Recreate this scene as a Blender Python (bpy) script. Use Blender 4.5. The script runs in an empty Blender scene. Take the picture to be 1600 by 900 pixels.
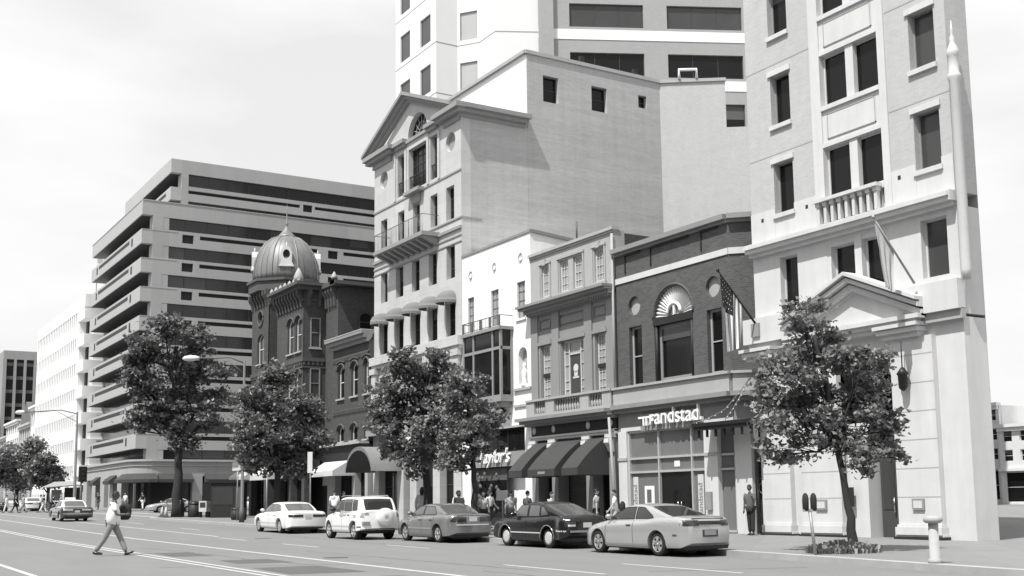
import bpy, math, random
import numpy as np
from mathutils import Vector, Matrix
from mathutils.geometry import tessellate_polygon
R = math.radians
random.seed(7); rng = np.random.default_rng(7)
scene = bpy.context.scene
COL = scene.collection
# ------------------------------------------------------------------ camera, sky, sun, exposure
H = 1.58
cam_d = bpy.data.cameras.new("camera"); cam = bpy.data.objects.new("camera", cam_d); COL.objects.link(cam)
cam_d.sensor_width = 36; cam_d.lens = 40.383; cam_d.shift_y = 0.06575
cam_d.clip_start = 0.2; cam_d.clip_end = 6000
def cam_axes(yaw, pit, rol):
    fw = Vector((-math.sin(yaw)*math.cos(pit), math.cos(yaw)*math.cos(pit), math.sin(pit)))
    r0 = Vector((math.cos(yaw), math.sin(yaw), 0)); u0 = r0.cross(fw)
    r = math.cos(rol)*r0 + math.sin(rol)*u0; u = -math.sin(rol)*r0 + math.cos(rol)*u0
    return r, u, fw
cr, cu, cf = cam_axes(R(58.637), R(7.298), R(-0.692))
cam.matrix_world = Matrix(((cr.x, cu.x, -cf.x, 0), (cr.y, cu.y, -cf.y, 0), (cr.z, cu.z, -cf.z, H), (0, 0, 0, 1)))
scene.camera = cam
SUN = Vector((0.36, -1.0, 1.85)).normalized()
world = bpy.data.worlds.new("World"); scene.world = world; world.use_nodes = True
nt = world.node_tree; N = nt.nodes; L = nt.links
for n in list(N): N.remove(n)
wo = N.new('ShaderNodeOutputWorld'); bg = N.new('ShaderNodeBackground'); sky = N.new('ShaderNodeTexSky')
sky.sky_type = 'NISHITA'; sky.sun_disc = False
sky.sun_elevation = math.asin(SUN.z); sky.sun_rotation = math.atan2(SUN.x, SUN.y)
sky.dust_density = 3.0
bw = N.new('ShaderNodeRGBToBW'); L.new(sky.outputs[0], bw.inputs[0])
tc = N.new('ShaderNodeTexCoord'); mp = N.new('ShaderNodeMapping'); mp.inputs['Scale'].default_value = (1, 1, 3.2)
mp.inputs['Rotation'].default_value = (0, R(8), 0)
L.new(tc.outputs['Generated'], mp.inputs['Vector'])
nz = N.new('ShaderNodeTexNoise'); nz.inputs['Scale'].default_value = 2.0; nz.inputs['Detail'].default_value = 6; nz.inputs['Roughness'].default_value = .48
L.new(mp.outputs[0], nz.inputs['Vector'])
cr_ = N.new('ShaderNodeValToRGB'); cr_.color_ramp.elements[0].position = .40; cr_.color_ramp.elements[1].position = .62
cr_.color_ramp.elements[0].color = (0, 0, 0, 1); cr_.color_ramp.elements[1].color = (1, 1, 1, 1)
L.new(nz.outputs['Fac'], cr_.inputs[0])
# thin bright cloud over the clear sky
mx = N.new('ShaderNodeMix'); mx.data_type = 'FLOAT'
L.new(cr_.outputs[0], mx.inputs[0])
mA = N.new('ShaderNodeMath'); mA.operation = 'MULTIPLY_ADD'; mA.inputs[1].default_value = .45; mA.inputs[2].default_value = 7.4
L.new(bw.outputs[0], mA.inputs[0])
L.new(mA.outputs[0], mx.inputs[2]); mx.inputs[3].default_value = 10.6
L.new(mx.outputs[0], bg.inputs[0]); bg.inputs[1].default_value = 0.084
L.new(bg.outputs[0], wo.inputs[0])
sl = bpy.data.lights.new("sun", 'SUN'); sun = bpy.data.objects.new("sun", sl); COL.objects.link(sun)
sl.energy = 5.0; sl.angle = R(0.55); sl.color = (1, .995, .98)
sun.rotation_euler = SUN.to_track_quat('Z', 'Y').to_euler(); sun.location = (0, -20, 40)
vs = scene.view_settings; vs.view_transform = 'Standard'; vs.look = 'None'; vs.exposure = 0.27; vs.gamma = 1; vs.use_curve_mapping = False

# ------------------------------------------------------------------ materials
MATS = {}
def mat(name, v, rough=.8, var=.12, scale=3.0, stretch=(1, 1, 1), spec=.3, metal=0., bump=0., kind=None, v2=None, bs=None, streak=0., emis=0., trans=0., bc=.05):
    if name in MATS: return MATS[name]
    m = bpy.data.materials.new(name); m.use_nodes = True; MATS[name] = m
    n = m.node_tree.nodes; l = m.node_tree.links; b = n['Principled BSDF']
    b.inputs['Roughness'].default_value = rough; b.inputs['Metallic'].default_value = metal
    b.inputs['Specular IOR Level'].default_value = spec
    b.inputs['Base Color'].default_value = (v, v, v, 1)
    g = n.new('ShaderNodeNewGeometry')
    def mapped(s, st):
        mm = n.new('ShaderNodeMapping'); mm.inputs['Scale'].default_value = (s*st[0], s*st[1], s*st[2]); l.new(g.outputs['Position'], mm.inputs[0]); return mm
    def noise(s, st, det=5, ro=.6):
        t = n.new('ShaderNodeTexNoise'); t.inputs['Scale'].default_value = 1; t.inputs['Detail'].default_value = det; t.inputs['Roughness'].default_value = ro
        l.new(mapped(s, st).outputs[0], t.inputs['Vector']); return t.outputs['Fac']
    def mathn(op, a, bb, c=None):
        t = n.new('ShaderNodeMath'); t.operation = op
        for i, q in enumerate((a, bb, c)):
            if q is None: continue
            if isinstance(q, (int, float)): t.inputs[i].default_value = q
            else: l.new(q, t.inputs[i])
        return t.outputs[0]
    val = None
    if kind == 'brick':
        sx = n.new('ShaderNodeSeparateXYZ'); l.new(g.outputs['Position'], sx.inputs[0])
        cx = n.new('ShaderNodeCombineXYZ'); l.new(mathn('ADD', sx.outputs[0], mathn('MULTIPLY', sx.outputs[1], .97)), cx.inputs[0]); l.new(sx.outputs[2], cx.inputs[1])
        t = n.new('ShaderNodeTexBrick'); l.new(cx.outputs[0], t.inputs['Vector'])
        bw_, bh_ = bs or (.24, .08)
        t.inputs['Scale'].default_value = 1; t.inputs['Brick Width'].default_value = bw_; t.inputs['Row Height'].default_value = bh_
        t.inputs['Mortar Size'].default_value = .012 if bh_ < .2 else .012; t.inputs['Mortar Smooth'].default_value = .3
        ct = bc; t.inputs['Color1'].default_value = (v*(1-ct),)*3+(1,); t.inputs['Color2'].default_value = (v*(1+ct),)*3+(1,)
        mv = v2 if v2 is not None else v*1.5
        t.inputs['Mortar'].default_value = (mv,)*3+(1,)
        r = n.new('ShaderNodeRGBToBW'); l.new(t.outputs['Color'], r.inputs[0]); val = r.outputs[0]
    if val is None:
        c = n.new('ShaderNodeValue'); c.outputs[0].default_value = v; val = c.outputs[0]
    if var > 0:
        f = noise(scale, stretch)
        f2 = noise(scale*.13, stretch, 3)
        k = mathn('MULTIPLY_ADD', f, var*2, 1-var)
        k2 = mathn('MULTIPLY_ADD', f2, var*1.6, 1-var*.8)
        val = mathn('MULTIPLY', val, mathn('MULTIPLY', k, k2))
    if streak > 0:
        f3 = noise(1.6, (1, 1, .07), 4, .7)
        val = mathn('MULTIPLY', val, mathn('MULTIPLY_ADD', f3, streak*2, 1-streak))
    cc = n.new('ShaderNodeCombineXYZ')
    for i in range(3): l.new(val, cc.inputs[i])
    l.new(cc.outputs[0], b.inputs['Base Color'])
    if bump > 0:
        bp = n.new('ShaderNodeBump'); bp.inputs['Strength'].default_value = bump; bp.inputs['Distance'].default_value = .02
        l.new(noise(scale*8, stretch) if kind != 'brick' else val, bp.inputs['Height']); l.new(bp.outputs[0], b.inputs['Normal'])
    if trans > 0:
        tr = n.new('ShaderNodeBsdfTranslucent'); l.new(cc.outputs[0], tr.inputs[0]); ms = n.new('ShaderNodeMixShader'); ms.inputs[0].default_value = trans
        l.new(b.outputs[0], ms.inputs[1]); l.new(tr.outputs[0], ms.inputs[2]); l.new(ms.outputs[0], n['Material Output'].inputs[0])
    if emis > 0:
        b.inputs['Emission Color'].default_value = (1, 1, 1, 1); b.inputs['Emission Strength'].default_value = emis
    return m
M = dict(
 asphalt=mat('asphalt', .18, .9, .13, .9, (.22, 1, 1), .25, bump=.3),
 paint=mat('road_paint', .46, .7, .3, 6, spec=.3),
 patch=mat('asphalt_patch', .10, .9, .15, 3, bump=.2),
 concrete=mat('sidewalk_concrete', .20, .85, .16, 1.3, kind='brick', bs=(1.5, 1.5), v2=.22),
 kerb=mat('kerb_granite', .34, .8, .2, 2.5),
 ground=mat('ground_soil', .34, .9, .15, .6),
 ped=mat('limestone_facade', .47, .8, .07, 1.2, kind='brick', bs=(1.3, .62), v2=.41, streak=.16),
 pedtrim=mat('limestone_trim', .27, .8, .10, 2, streak=.10),
 sidebrick=mat('painted_side_brick', .41, .85, .20, 1.2, (.3, .3, 3.4), kind='brick', bs=(.3, .1), v2=.36, streak=.14, bump=.4),
 white=mat('white_stucco', .82, .75, .03, 1.5, streak=.03),
 coping=mat('dark_coping', .24, .7, .15, 3),
 greyup=mat('grey_stucco', .36, .8, .10, 1.6, streak=.12),
 greylow=mat('grey_stone', .245, .8, .08, 1.6, streak=.10),
 brick=mat('red_brick', .085, .85, .10, 1.5, kind='brick', v2=.11, bump=.3, bc=.2),
 stone=mat('stone_band', .36, .8, .10, 2, streak=.10),
 oldbrick=mat('old_red_brick', .062, .85, .14, 1.5, kind='brick', v2=.09, bump=.3, streak=.12, bc=.2),
 oldtrim=mat('old_stone_trim', .085, .8, .15, 2),
 officec=mat('precast_concrete', .33, .8, .06, .7, (1, 1, .5), kind='brick', bs=(6.0, 3.26), v2=.28, streak=.06),
 officeb=mat('office_balcony_concrete', .36, .8, .06, .9, streak=.05),
 whiteo=mat('white_precast', .76, .8, .04, 1),
 towerw=mat('tower_precast', .66, .8, .03, 1),
 towerb=mat('tower_brick', .33, .85, .08, 2, kind='brick', v2=.3),
 rbrick=mat('pale_brick', .42, .85, .08, 2, kind='brick', v2=.46, bs=(.24, .08), streak=.08),
 lime=mat('pale_limestone', .55, .8, .10, 1.6, streak=.16),
 glass=mat('dark_glass', .010, .06, .3, .4, spec=.22),
 glassm=mat('grey_glass', .055, .12, .25, .5, spec=.4),
 shopglass=mat('blinded_shop_glass', .15, .15, .25, .8, (1, 1, .4), spec=.4),
 blind=mat('window_blind', .09, .7, .1, 3, spec=.3),
 glasso=mat('office_glass', .02, .1, .3, .4, spec=.45),
 glassl=mat('bright_glass', .40, .15, .12, .3, spec=.5),
 curtain=mat('curtained_glass', .30, .25, .25, 1.4, (1, 1, .25), spec=.5),
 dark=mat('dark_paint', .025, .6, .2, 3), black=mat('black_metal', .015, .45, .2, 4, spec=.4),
 framed=mat('dark_frame', .06, .6, .2, 3), framel=mat('light_frame', .55, .6, .08, 3), framem=mat('grey_frame', .26, .6, .1, 3),
 alu=mat('aluminium_frame', .5, .4, .05, 3, metal=.3),
 awnd=mat('dark_canvas', .05, .85, .15, 2), awnm=mat('grey_canvas', .17, .85, .1, 2), awnl=mat('pale_canvas', .55, .85, .08, 2),
 lead=mat('lead_roofing', .17, .5, .3, 1.1, (1, 1, .3), metal=.15, streak=.5, spec=.6),
 bark=mat('bark', .035, .9, .3, 6, (1, 1, .25), bump=.5),
 leaf=mat('leaf', .20, .42, .25, 3, spec=.5, trans=.28), leafd=mat('leaf_dark', .15, .45, .25, 3, spec=.5, trans=.28), leafp=mat('leaf_pale', .22, .5, .2, 2, trans=.28),
 pole=mat('pole_paint', .10, .5, .1, 3), galv=mat('galvanised_steel', .32, .5, .1, 3, metal=.4),
 whitep=mat('white_paint', .75, .5, .04, 3), signp=mat('sign_plate', .55, .5, .06, 5),
 chrome=mat('chrome', .6, .15, .02, 3, metal=1.), tyre=mat('tyre_rubber', .02, .85, .2, 6), rim=mat('alloy_rim', .55, .35, .05, 3, metal=.6),
 hubcap=mat('hubcap', .6, .4, .05, 3, metal=.3),
 cglass=mat('car_glass', .03, .04, .15, 1.5, spec=.5), cglassl=mat('car_glass_pale', .09, .06, .35, 2.0, spec=.6),
 lens=mat('tail_lens', .03, .15, .3, 8, spec=.8), lensl=mat('clear_lens', .35, .15, .2, 8, spec=.8),
 skin1=mat('skin_light', .42, .6, .03, 3), skin2=mat('skin_dark', .09, .55, .03, 3), hair=mat('dark_hair', .02, .6, .2, 9), hairl=mat('fair_hair', .25, .6, .1, 9),
 eye=mat('eye_dark', .02, .3, 0), c_white=mat('white_cloth', .82, .9, .06, 5), c_grey=mat('grey_cloth', .26, .9, .12, 5), c_dark=mat('dark_cloth', .03, .9, .2, 5),
 c_flag=mat('flag_cloth', .17, .9, .1, 5), c_mid=mat('mid_cloth', .11, .9, .15, 5), c_pale=mat('pale_cloth', .45, .9, .1, 5), shoe=mat('shoe_leather', .03, .35, .1, 5, spec=.5),
 tileroof=mat('slate_roof', .12, .8, .2, 2), far=mat('far_facade', .40, .85, .12, .8), fard=mat('far_dark_facade', .09, .8, .1, .8), farl=mat('far_pale_facade', .6, .85, .08, .8),
)
def paintm(name, v, metal=0., rough=.22):
    m = mat(name, v, rough, .03, 2, spec=.6 if v > .02 else .3, metal=metal); m.node_tree.nodes['Principled BSDF'].inputs['Coat Weight'].default_value = .6 if v > .02 else .35
    m.node_tree.nodes['Principled BSDF'].inputs['Coat Roughness'].default_value = .06; return m

# ------------------------------------------------------------------ ground shape and mesh helpers
def gz(x):
    if x > -50: return -.005*x
    return .25 + .0125*(-50 - max(x, -700))
class Fr:                       # a wall's frame: u along the wall, v outwards, z up
    def __init__(s, x, y, ang=0, flip=1):
        s.x, s.y = x, y; a = R(ang); s.ux, s.uy = math.cos(a), math.sin(a); s.nx, s.ny = s.uy*flip, -s.ux*flip
    def p(s, u, v, z): return (s.x+s.ux*u+s.nx*v, s.y+s.uy*u+s.ny*v, z)
W0 = Fr(0, 0)
class WF(Fr):                   # world axes: u=x, v=y
    def __init__(s): pass
    def p(s, u, v, z): return (u, v, z)
WORLD = WF()
def street(Y): return Fr(0, Y, 0)            # facade towards the avenue, u = world x
def side(X, Y0=0): f = Fr(X, Y0, 90); return f   # facade towards +x, u = world y - Y0
class MB:
    def __init__(s): s.v = []; s.f = []; s.m = []; s.sm = []
    def quad(s, pts, m=0, sm=False):
        i = len(s.v); s.v += [tuple(p) for p in pts]; s.f.append(tuple(range(i, i+len(pts)))); s.m.append(m); s.sm.append(sm)
    def box(s, fr, u0, u1, v0, v1, z0, z1, m=0):
        i = len(s.v)
        for z in (z0, z1):
            for u, v in ((u0, v0), (u1, v0), (u1, v1), (u0, v1)): s.v.append(fr.p(u, v, z))
        for q in ((0, 3, 2, 1), (4, 5, 6, 7), (0, 1, 5, 4), (1, 2, 6, 5), (2, 3, 7, 6), (3, 0, 4, 7)):
            s.f.append(tuple(i+k for k in q)); s.m.append(m); s.sm.append(False)
        return s
    def prism(s, fr, poly, a, b, m=0, axis='v'):   # poly of (u,z) extruded in v, or (v,z) in u, or (u,v) in z
        i = len(s.v); n = len(poly)
        for c in (a, b):
            for p, q in poly:
                s.v.append(fr.p(p, c, q) if axis == 'v' else fr.p(c, p, q) if axis == 'u' else fr.p(p, q, c))
        s.f.append(tuple(range(i, i+n))); s.f.append(tuple(range(i+2*n-1, i+n-1, -1)))
        for k in range(n): s.f.append((i+k, i+(k+1) % n, i+n+(k+1) % n, i+n+k))
        s.m += [m]*(n+2); s.sm += [False]*(n+2); return s
    def tube(s, pts, rad, seg=8, m=0, caps=True):
        pts = [Vector(p) for p in pts]; n = len(pts)
        rads = rad if hasattr(rad, '__len__') else [rad]*n
        i0 = len(s.v); prev = None
        for k, p in enumerate(pts):
            d = (pts[min(k+1, n-1)]-pts[max(k-1, 0)]).normalized()
            a = prev if prev is not None else (Vector((0, 0, 1)) if abs(d.z) < .9 else Vector((1, 0, 0)))
            x = d.cross(a).normalized(); y = x.cross(d).normalized(); prev = y if prev is not None or True else None
            prev = y
            for j in range(seg):
                t = 2*math.pi*j/seg; q = p+(x*math.cos(t)+y*math.sin(t))*rads[k]; s.v.append(tuple(q))
        for k in range(n-1):
            for j in range(seg):
                a = i0+k*seg+j; b = i0+k*seg+(j+1) % seg
                s.f.append((a, b, b+seg, a+seg)); s.m.append(m); s.sm.append(True)
        if caps:
            s.f.append(tuple(i0+j for j in range(seg))[::-1]); s.f.append(tuple(i0+(n-1)*seg+j for j in range(seg))); s.m += [m, m]; s.sm += [False, False]
        return s
    def lathe(s, c, prof, seg=16, m=0, axis='z', sm=True, sx=1, sy=1, cap0=True):   # prof list of (r, h)
        i0 = len(s.v)
        for r, h in prof:
            for j in range(seg):
                t = 2*math.pi*(j+.5)/seg; a, b = r*math.cos(t)*sx, r*math.sin(t)*sy
                if axis == 'z': s.v.append((c[0]+a, c[1]+b, c[2]+h))
                elif axis == 'y': s.v.append((c[0]+a, c[1]+h, c[2]+b))
                else: s.v.append((c[0]+h, c[1]+a, c[2]+b))
        for k in range(len(prof)-1):
            for j in range(seg):
                a = i0+k*seg+j; b = i0+k*seg+(j+1) % seg
                s.f.append((a, b, b+seg, a+seg)); s.m.append(m); s.sm.append(sm)
        if cap0: s.f.append(tuple(i0+j for j in range(seg))[::-1]); s.m.append(m); s.sm.append(False)
        s.f.append(tuple(i0+(len(prof)-1)*seg+j for j in range(seg))); s.m.append(m); s.sm.append(False)
        return s
    def build(s, name, mats, parent=None):
        me = bpy.data.meshes.new(name); me.from_pydata(s.v, [], s.f)
        ms = mats if isinstance(mats, (list, tuple)) else [mats]
        for q in ms: me.materials.append(q)
        if len(ms) > 1: me.polygons.foreach_set('material_index', s.m)
        me.polygons.foreach_set('use_smooth', s.sm); me.update()
        o = bpy.data.objects.new(name, me); COL.objects.link(o)
        if parent is not None: attach(o, parent)
        return o
def world_of(o):
    m = o.matrix_basis.copy(); p = o.parent
    while p is not None: m = p.matrix_basis @ o.matrix_parent_inverse @ m if False else p.matrix_basis @ m; p = p.parent
    return m
def attach(o, parent):          # o's mesh is in world coordinates: keep it there
    o.parent = parent; o.matrix_basis = world_of(parent).inverted() @ o.matrix_basis
def tag(o, label, cat, group=None, kind=None):
    o['label'] = label
    if cat: o['category'] = cat
    if group: o['group'] = group
    if kind: o['kind'] = kind
    return o
def thing(name, label, cat, loc=(0, 0, 0), rz=0, group=None):
    o = bpy.data.objects.new(name, None); COL.objects.link(o); o.empty_display_size = .3
    o.location = loc; o.rotation_euler = (0, 0, rz)
    o.matrix_basis = Matrix.Translation(Vector(loc)) @ Matrix.Rotation(rz, 4, 'Z')
    return tag(o, label, cat, group)
def struct(o): o['kind'] = 'structure'; return o
def bx(name, m, parent, fr, *b): return MB().box(fr, *b).build(name, m, parent)
# hole outlines
def RC(u0, u1, z0, z1): return [(u0, z0), (u1, z0), (u1, z1), (u0, z1)]
def CI(u, z, r, n=24, rz=None): return [(u+r*math.cos(2*math.pi*k/n), z+(rz or r)*math.sin(2*math.pi*k/n)) for k in range(n)]
def AR(u0, u1, z0, zs, rise=None, n=12):
    c = (u0+u1)/2; r = (u1-u0)/2; h = rise or r
    return [(u0, z0), (u1, z0)]+[(c+r*math.cos(math.pi*k/n), zs+h*math.sin(math.pi*k/n)) for k in range(n+1)]
def is_rect(p):
    return len(p) == 4 and len({round(a[0], 6) for a in p}) == 2 and len({round(a[1], 6) for a in p}) == 2
def plate(fr, outer, holes, depth, mb=None, v=0., outer_depth=None, m=0):
    mb = mb or MB(); od = depth if outer_depth is None else outer_depth
    if is_rect(outer) and (len(holes) > 1 or (holes and is_rect(holes[0]))):
        bb = []
        for h in holes:
            us = [p[0] for p in h]; zs = [p[1] for p in h]; e = 0 if is_rect(h) else .02
            b = (min(us)-e, max(us)+e, max(min(zs)-e, outer[0][1]), max(zs)+e); bb.append(b)
            if is_rect(h):
                for (a, c) in zip(h, h[1:]+h[:1]): mb.quad([fr.p(a[0], v, a[1]), fr.p(c[0], v, c[1]), fr.p(c[0], v-depth, c[1]), fr.p(a[0], v-depth, a[1])], m)
            else:
                n0 = len(mb.f); plate(fr, [(b[0], b[2]), (b[1], b[2]), (b[1], b[3]), (b[0], b[3])], [h], depth, mb, v, 0.0005, m)
        o0, o1, o2, o3 = min(p[0] for p in outer), max(p[0] for p in outer), min(p[1] for p in outer), max(p[1] for p in outer)
        us = sorted({round(q, 5) for b in bb for q in b[:2]} | {o0, o1}); zs = sorted({round(q, 5) for b in bb for q in b[2:]} | {o2, o3})
        for z0, z1 in zip(zs, zs[1:]):
            run = None
            for u0, u1 in list(zip(us, us[1:]))+[(None, None)]:
                solid = u0 is not None and not any(b[0]-1e-4 <= (u0+u1)/2 <= b[1]+1e-4 and b[2]-1e-4 <= (z0+z1)/2 <= b[3]+1e-4 for b in bb)
                if solid and run is None: run = u0
                if not solid and run is not None:
                    ue = u0 if u0 is not None else us[-1]
                    mb.quad([fr.p(run, v, z0), fr.p(ue, v, z0), fr.p(ue, v, z1), fr.p(run, v, z1)], m); run = None
        for (a, c) in zip(outer, outer[1:]+outer[:1]): mb.quad([fr.p(a[0], v, a[1]), fr.p(c[0], v, c[1]), fr.p(c[0], v-od, c[1]), fr.p(a[0], v-od, a[1])], m)
        return mb
    loops = [[Vector((p[0], p[1], 0)) for p in outer]]+[[Vector((p[0], p[1], 0)) for p in h] for h in holes]
    flat = [p for l in loops for p in l]
    i = len(mb.v); mb.v += [fr.p(p.x, v, p.y) for p in flat]
    for t in tessellate_polygon(loops): mb.f.append(tuple(i+k for k in t)); mb.m.append(m); mb.sm.append(False)
    for li, l in enumerate(loops):
        dd = od if li == 0 else depth
        for k in range(len(l)):
            a, b = l[k], l[(k+1) % len(l)]
            mb.quad([fr.p(a.x, v, a.y), fr.p(b.x, v, b.y), fr.p(b.x, v-dd, b.y), fr.p(a.x, v-dd, a.y)], m)
    return mb
def window(parent, fr, poly, depth=.28, nx=1, ny=2, fw=.07, mb_=.035, fm=None, gm=None, v=0., sill=0., sm=None, label=None, name='window'):
    fm = fm or M['framed']; gm = gm or M['glass']
    us = [p[0] for p in poly]; zs = [p[1] for p in poly]; u0, u1, z0, z1 = min(us), max(us), min(zs), max(zs)
    c = ((u0+u1)/2, (z0+z1)/2); sc = [((p[0]-c[0])*(1-2*fw/(u1-u0))+c[0], (p[1]-c[1])*(1-2*fw/(z1-z0))+c[1]) for p in poly]
    mb = plate(fr, poly, [sc], .05, v=v-depth+.05)
    rect = len(poly) == 4
    for k in range(1, nx):
        u = u0+(u1-u0)*k/nx; zt = z1-fw*.5 if rect else z1-fw-.02
        if not rect and nx > 1: zt = max(p[1] for p in poly if abs(p[0]-u) <= (u1-u0)*.3)-fw*.6 if False else z1-fw
        mb.box(fr, u-mb_/2, u+mb_/2, v-depth+.012, v-depth+.042, z0+fw*.5, zt)
    for k in range(1, ny):
        z = z0+(z1-z0)*k/ny
        mb.box(fr, u0+fw*.5, u1-fw*.5, v-depth+.014, v-depth+.04, z-mb_/2, z+mb_/2)
    o = mb.build(name, fm, parent)
    if label: o['label'] = label
    pm = MB(); i = 0; pm.quad([fr.p(p[0], v-depth+.004, p[1]) for p in poly]); pm.build('pane', gm, o)
    if rect and gm is M['glass'] and z1-z0 < 3 and rng.random() < .33:
        zz_ = z1-(z1-z0)*rng.uniform(.25, .75); bx('blind', M['blind'], o, fr, u0+fw, u1-fw, v-depth+.006, v-depth+.009, zz_, z1-fw)
    if sill > 0:
        bx('sill', sm or fm, o, fr, u0-.08, u1+.08, v-.02, v+sill, z0-.10, z0+.002)
    return o
def shell(fr, u0, u1, v0, v1, z0, z1, m, parent, name='body'):
    return MB().box(fr, u0, u1, v0, v1, z0, z1).build(name, m, parent)
def text(name, s, size, m, fr, u, v, z, parent, ext=.03, sx=1., rot=0, shear=0, align='CENTER'):
    cu_ = bpy.data.curves.new('txt', 'FONT'); cu_.body = s; cu_.size = size; cu_.extrude = ext; cu_.align_x = align; cu_.shear = shear; cu_.offset = .0
    t = bpy.data.objects.new('txt', cu_); COL.objects.link(t)
    bpy.context.view_layer.update()
    me = bpy.data.meshes.new_from_object(t.evaluated_get(bpy.context.evaluated_depsgraph_get()))
    bpy.data.objects.remove(t)
    a = R(rot); ca, sa = math.cos(a), math.sin(a)
    for vv in me.vertices:
        x, y, zz = vv.co.x*sx, vv.co.y, vv.co.z; x, y = x*ca-y*sa, x*sa+y*ca
        vv.co = fr.p(u+x, v+zz, z+y)
    me.materials.clear(); me.materials.append(m); me.name = name
    o = bpy.data.objects.new(name, me); COL.objects.link(o)
    if parent is not None: attach(o, parent)
    return o

# ------------------------------------------------------------------ ground, road, pavements
def sheet(name, m, poly_y, xs, dz):   # a strip following the ground: poly_y(x)->(y0,y1)
    mb = MB()
    for a, b in zip(xs, xs[1:]):
        y0, y1 = poly_y(a); y2, y3 = poly_y(b)
        mb.quad([(a, y0, gz(a)+dz), (b, y2, gz(b)+dz), (b, y3, gz(b)+dz), (a, y1, gz(a)+dz)])
    return mb.build(name, m)
def kerb_y(x):
    if x < -24: return 20.75
    if x < -14: return 20.75-(x+24)*.14
    return 19.35
struct(sheet('ground', M['ground'], lambda x: (-2500, 2500), [-3500, -700, -50, 300], 0))
struct(sheet('road', M['asphalt'], lambda x: (-6, 24), [-690, -50, 80], .004))
struct(sheet('side_street', M['asphalt'], lambda x: (24, 200), [-124, -108, -92], .004))
def side_walk(name, xs, y1, yk):
    mb = MB()
    for a, b in zip(xs, xs[1:]):
        ya, yb = yk(a), yk(b)
        mb.quad([(a, ya+.3, gz(a)+.15), (b, yb+.3, gz(b)+.15), (b, y1, gz(b)+.15), (a, y1, gz(a)+.15)])
    o = mb.build(name, M['concrete']); struct(o)
    kb = MB()
    for a, b in zip(xs, xs[1:]):
        ya, yb = yk(a), yk(b)
        for (za, zb, q0, q1) in ((.0, .154, 0, 0), (.154, .154, 0, .3)):
            kb.quad([(a, ya+q0, gz(a)+za), (b, yb+q0, gz(b)+za), (b, yb+q1, gz(b)+zb), (a, ya+q1, gz(a)+zb)])
    struct(kb.build('kerb', M['kerb']))
def kyE(x):
    y = kerb_y(x)
    if x < -83: y += 6.0-math.sqrt(max(0, 36-(-83-x)**2))   # rounded corner to the side street
    return y
side_walk('sidewalk', [-89, -88.9, -88.5, -88, -87, -86, -85, -84, -83, -50, -24, -22, -20, -18, -16, -14, 60], 300, kyE)
def kyW(x):
    y = 20.75
    if x > -128: y += 6.0-math.sqrt(max(0, 36-(x+128)**2))
    return y
side_walk('sidewalk', [-690, -128, -127, -126, -125, -124, -123, -122.5, -122.1, -122], 60, kyW)
ks = MB()
for X, s in ((-89, 1), (-122, -1)):
    ks.quad([(X, 26, gz(X)), (X, 60, gz(X)), (X, 60, gz(X)+.15), (X, 26, gz(X)+.15)])
struct(ks.build('kerb', M['kerb']))
def line(name, y0, y1, xs, w=.12, dz=.008):
    mb = MB(); n = len(xs)
    for i in range(n-1):
        a, b = xs[i], xs[i+1]; ya = y0+(y1-y0)*i/(n-1); yb = y0+(y1-y0)*(i+1)/(n-1)
        mb.quad([(a, ya-w/2, gz(a)+dz), (b, yb-w/2, gz(b)+dz), (b, yb+w/2, gz(b)+dz), (a, ya+w/2, gz(a)+dz)])
    o = mb.build(name, M['paint']); return o
mb = MB(); g_ = np.random.default_rng(21)
for x0, y0, n_, dx, dy in ((-34, 13.2, 26, .5, .02), (-22, 12.6, 18, .45, .03), (-50, 17.8, 30, .6, .0), (-28, 7.2, 20, .1, .28), (-40, 9.6, 24, .55, .03), (-19.5, 15.2, 14, .08, .3)):
    x, y = x0, y0; w_ = .03
    for k in range(n_):
        x2, y2 = x+dx*g_.uniform(.6, 1.3), y+dy*g_.uniform(.5, 1.4)+g_.normal(0, .05); w2 = g_.uniform(.015, .045)
        px_, py_ = -(y2-y), (x2-x); l_ = math.hypot(px_, py_); px_, py_ = px_/l_, py_/l_
        mb.quad([(x-px_*w_, y-py_*w_, gz(x)+.006), (x2-px_*w2, y2-py_*w2, gz(x2)+.006), (x2+px_*w2, y2+py_*w2, gz(x2)+.006), (x+px_*w_, y+py_*w_, gz(x)+.006)]); x, y, w_ = x2, y2, w2
struct(mb.build('road_crack', M['patch']))
for x, y, l in ((-29.5, 12.3, 'round iron manhole cover in the middle lane'), (-46, 16.0, 'round iron manhole cover nearer the parked white cars'), (-21.5, 10.2, 'round iron manhole cover near the centre lines')):
    T = tag(MB().lathe((x, y, gz(x)), [(.34, .004), (.34, .012), (.29, .013), (.28, .009)], 24, sm=False).build('manhole_cover', M['patch']), l, 'manhole cover', 'manhole covers')
# one set of markings: double centre line, lane lines, dashes, near edge line
lines = [('lane_line', 8.95, 8.3, [-170, -50, -20, 6], .12), ('lane_line', 8.65, 8.0, [-170, -50, -20, 6], .12),
         ('lane_line', 12.2, 11.0, [-150, -50, -20, 4], .16), ('lane_line', 4.45, 4.05, [-90, -50, -20, 4], .14), ('crosswalk_line', 15.2, 15.5, [-118, -50.001, -50], .14)]
for n_, a, b, xs, w in lines: struct(line(n_, a, b, xs, w))
for x0, x1, y in [(-39.9, -36.2, 14.55), (-23.6, -19.4, 14.05), (-31.8, -27.6, 14.3), (-48.2, -44.3, 14.8),
                  (-36.3, -32.9, 16.95), (-22.1, -17.9, 16.4), (-28.6, -24.4, 16.65), (-63, -59, 17.2), (-77, -72, 17.6)]:
    if (x0, y) in ((-31.8, 14.3), (-28.6, 16.65)): continue
    struct(line('lane_dash', y+.05, y-.05, [x0, x1], .12))
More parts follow.
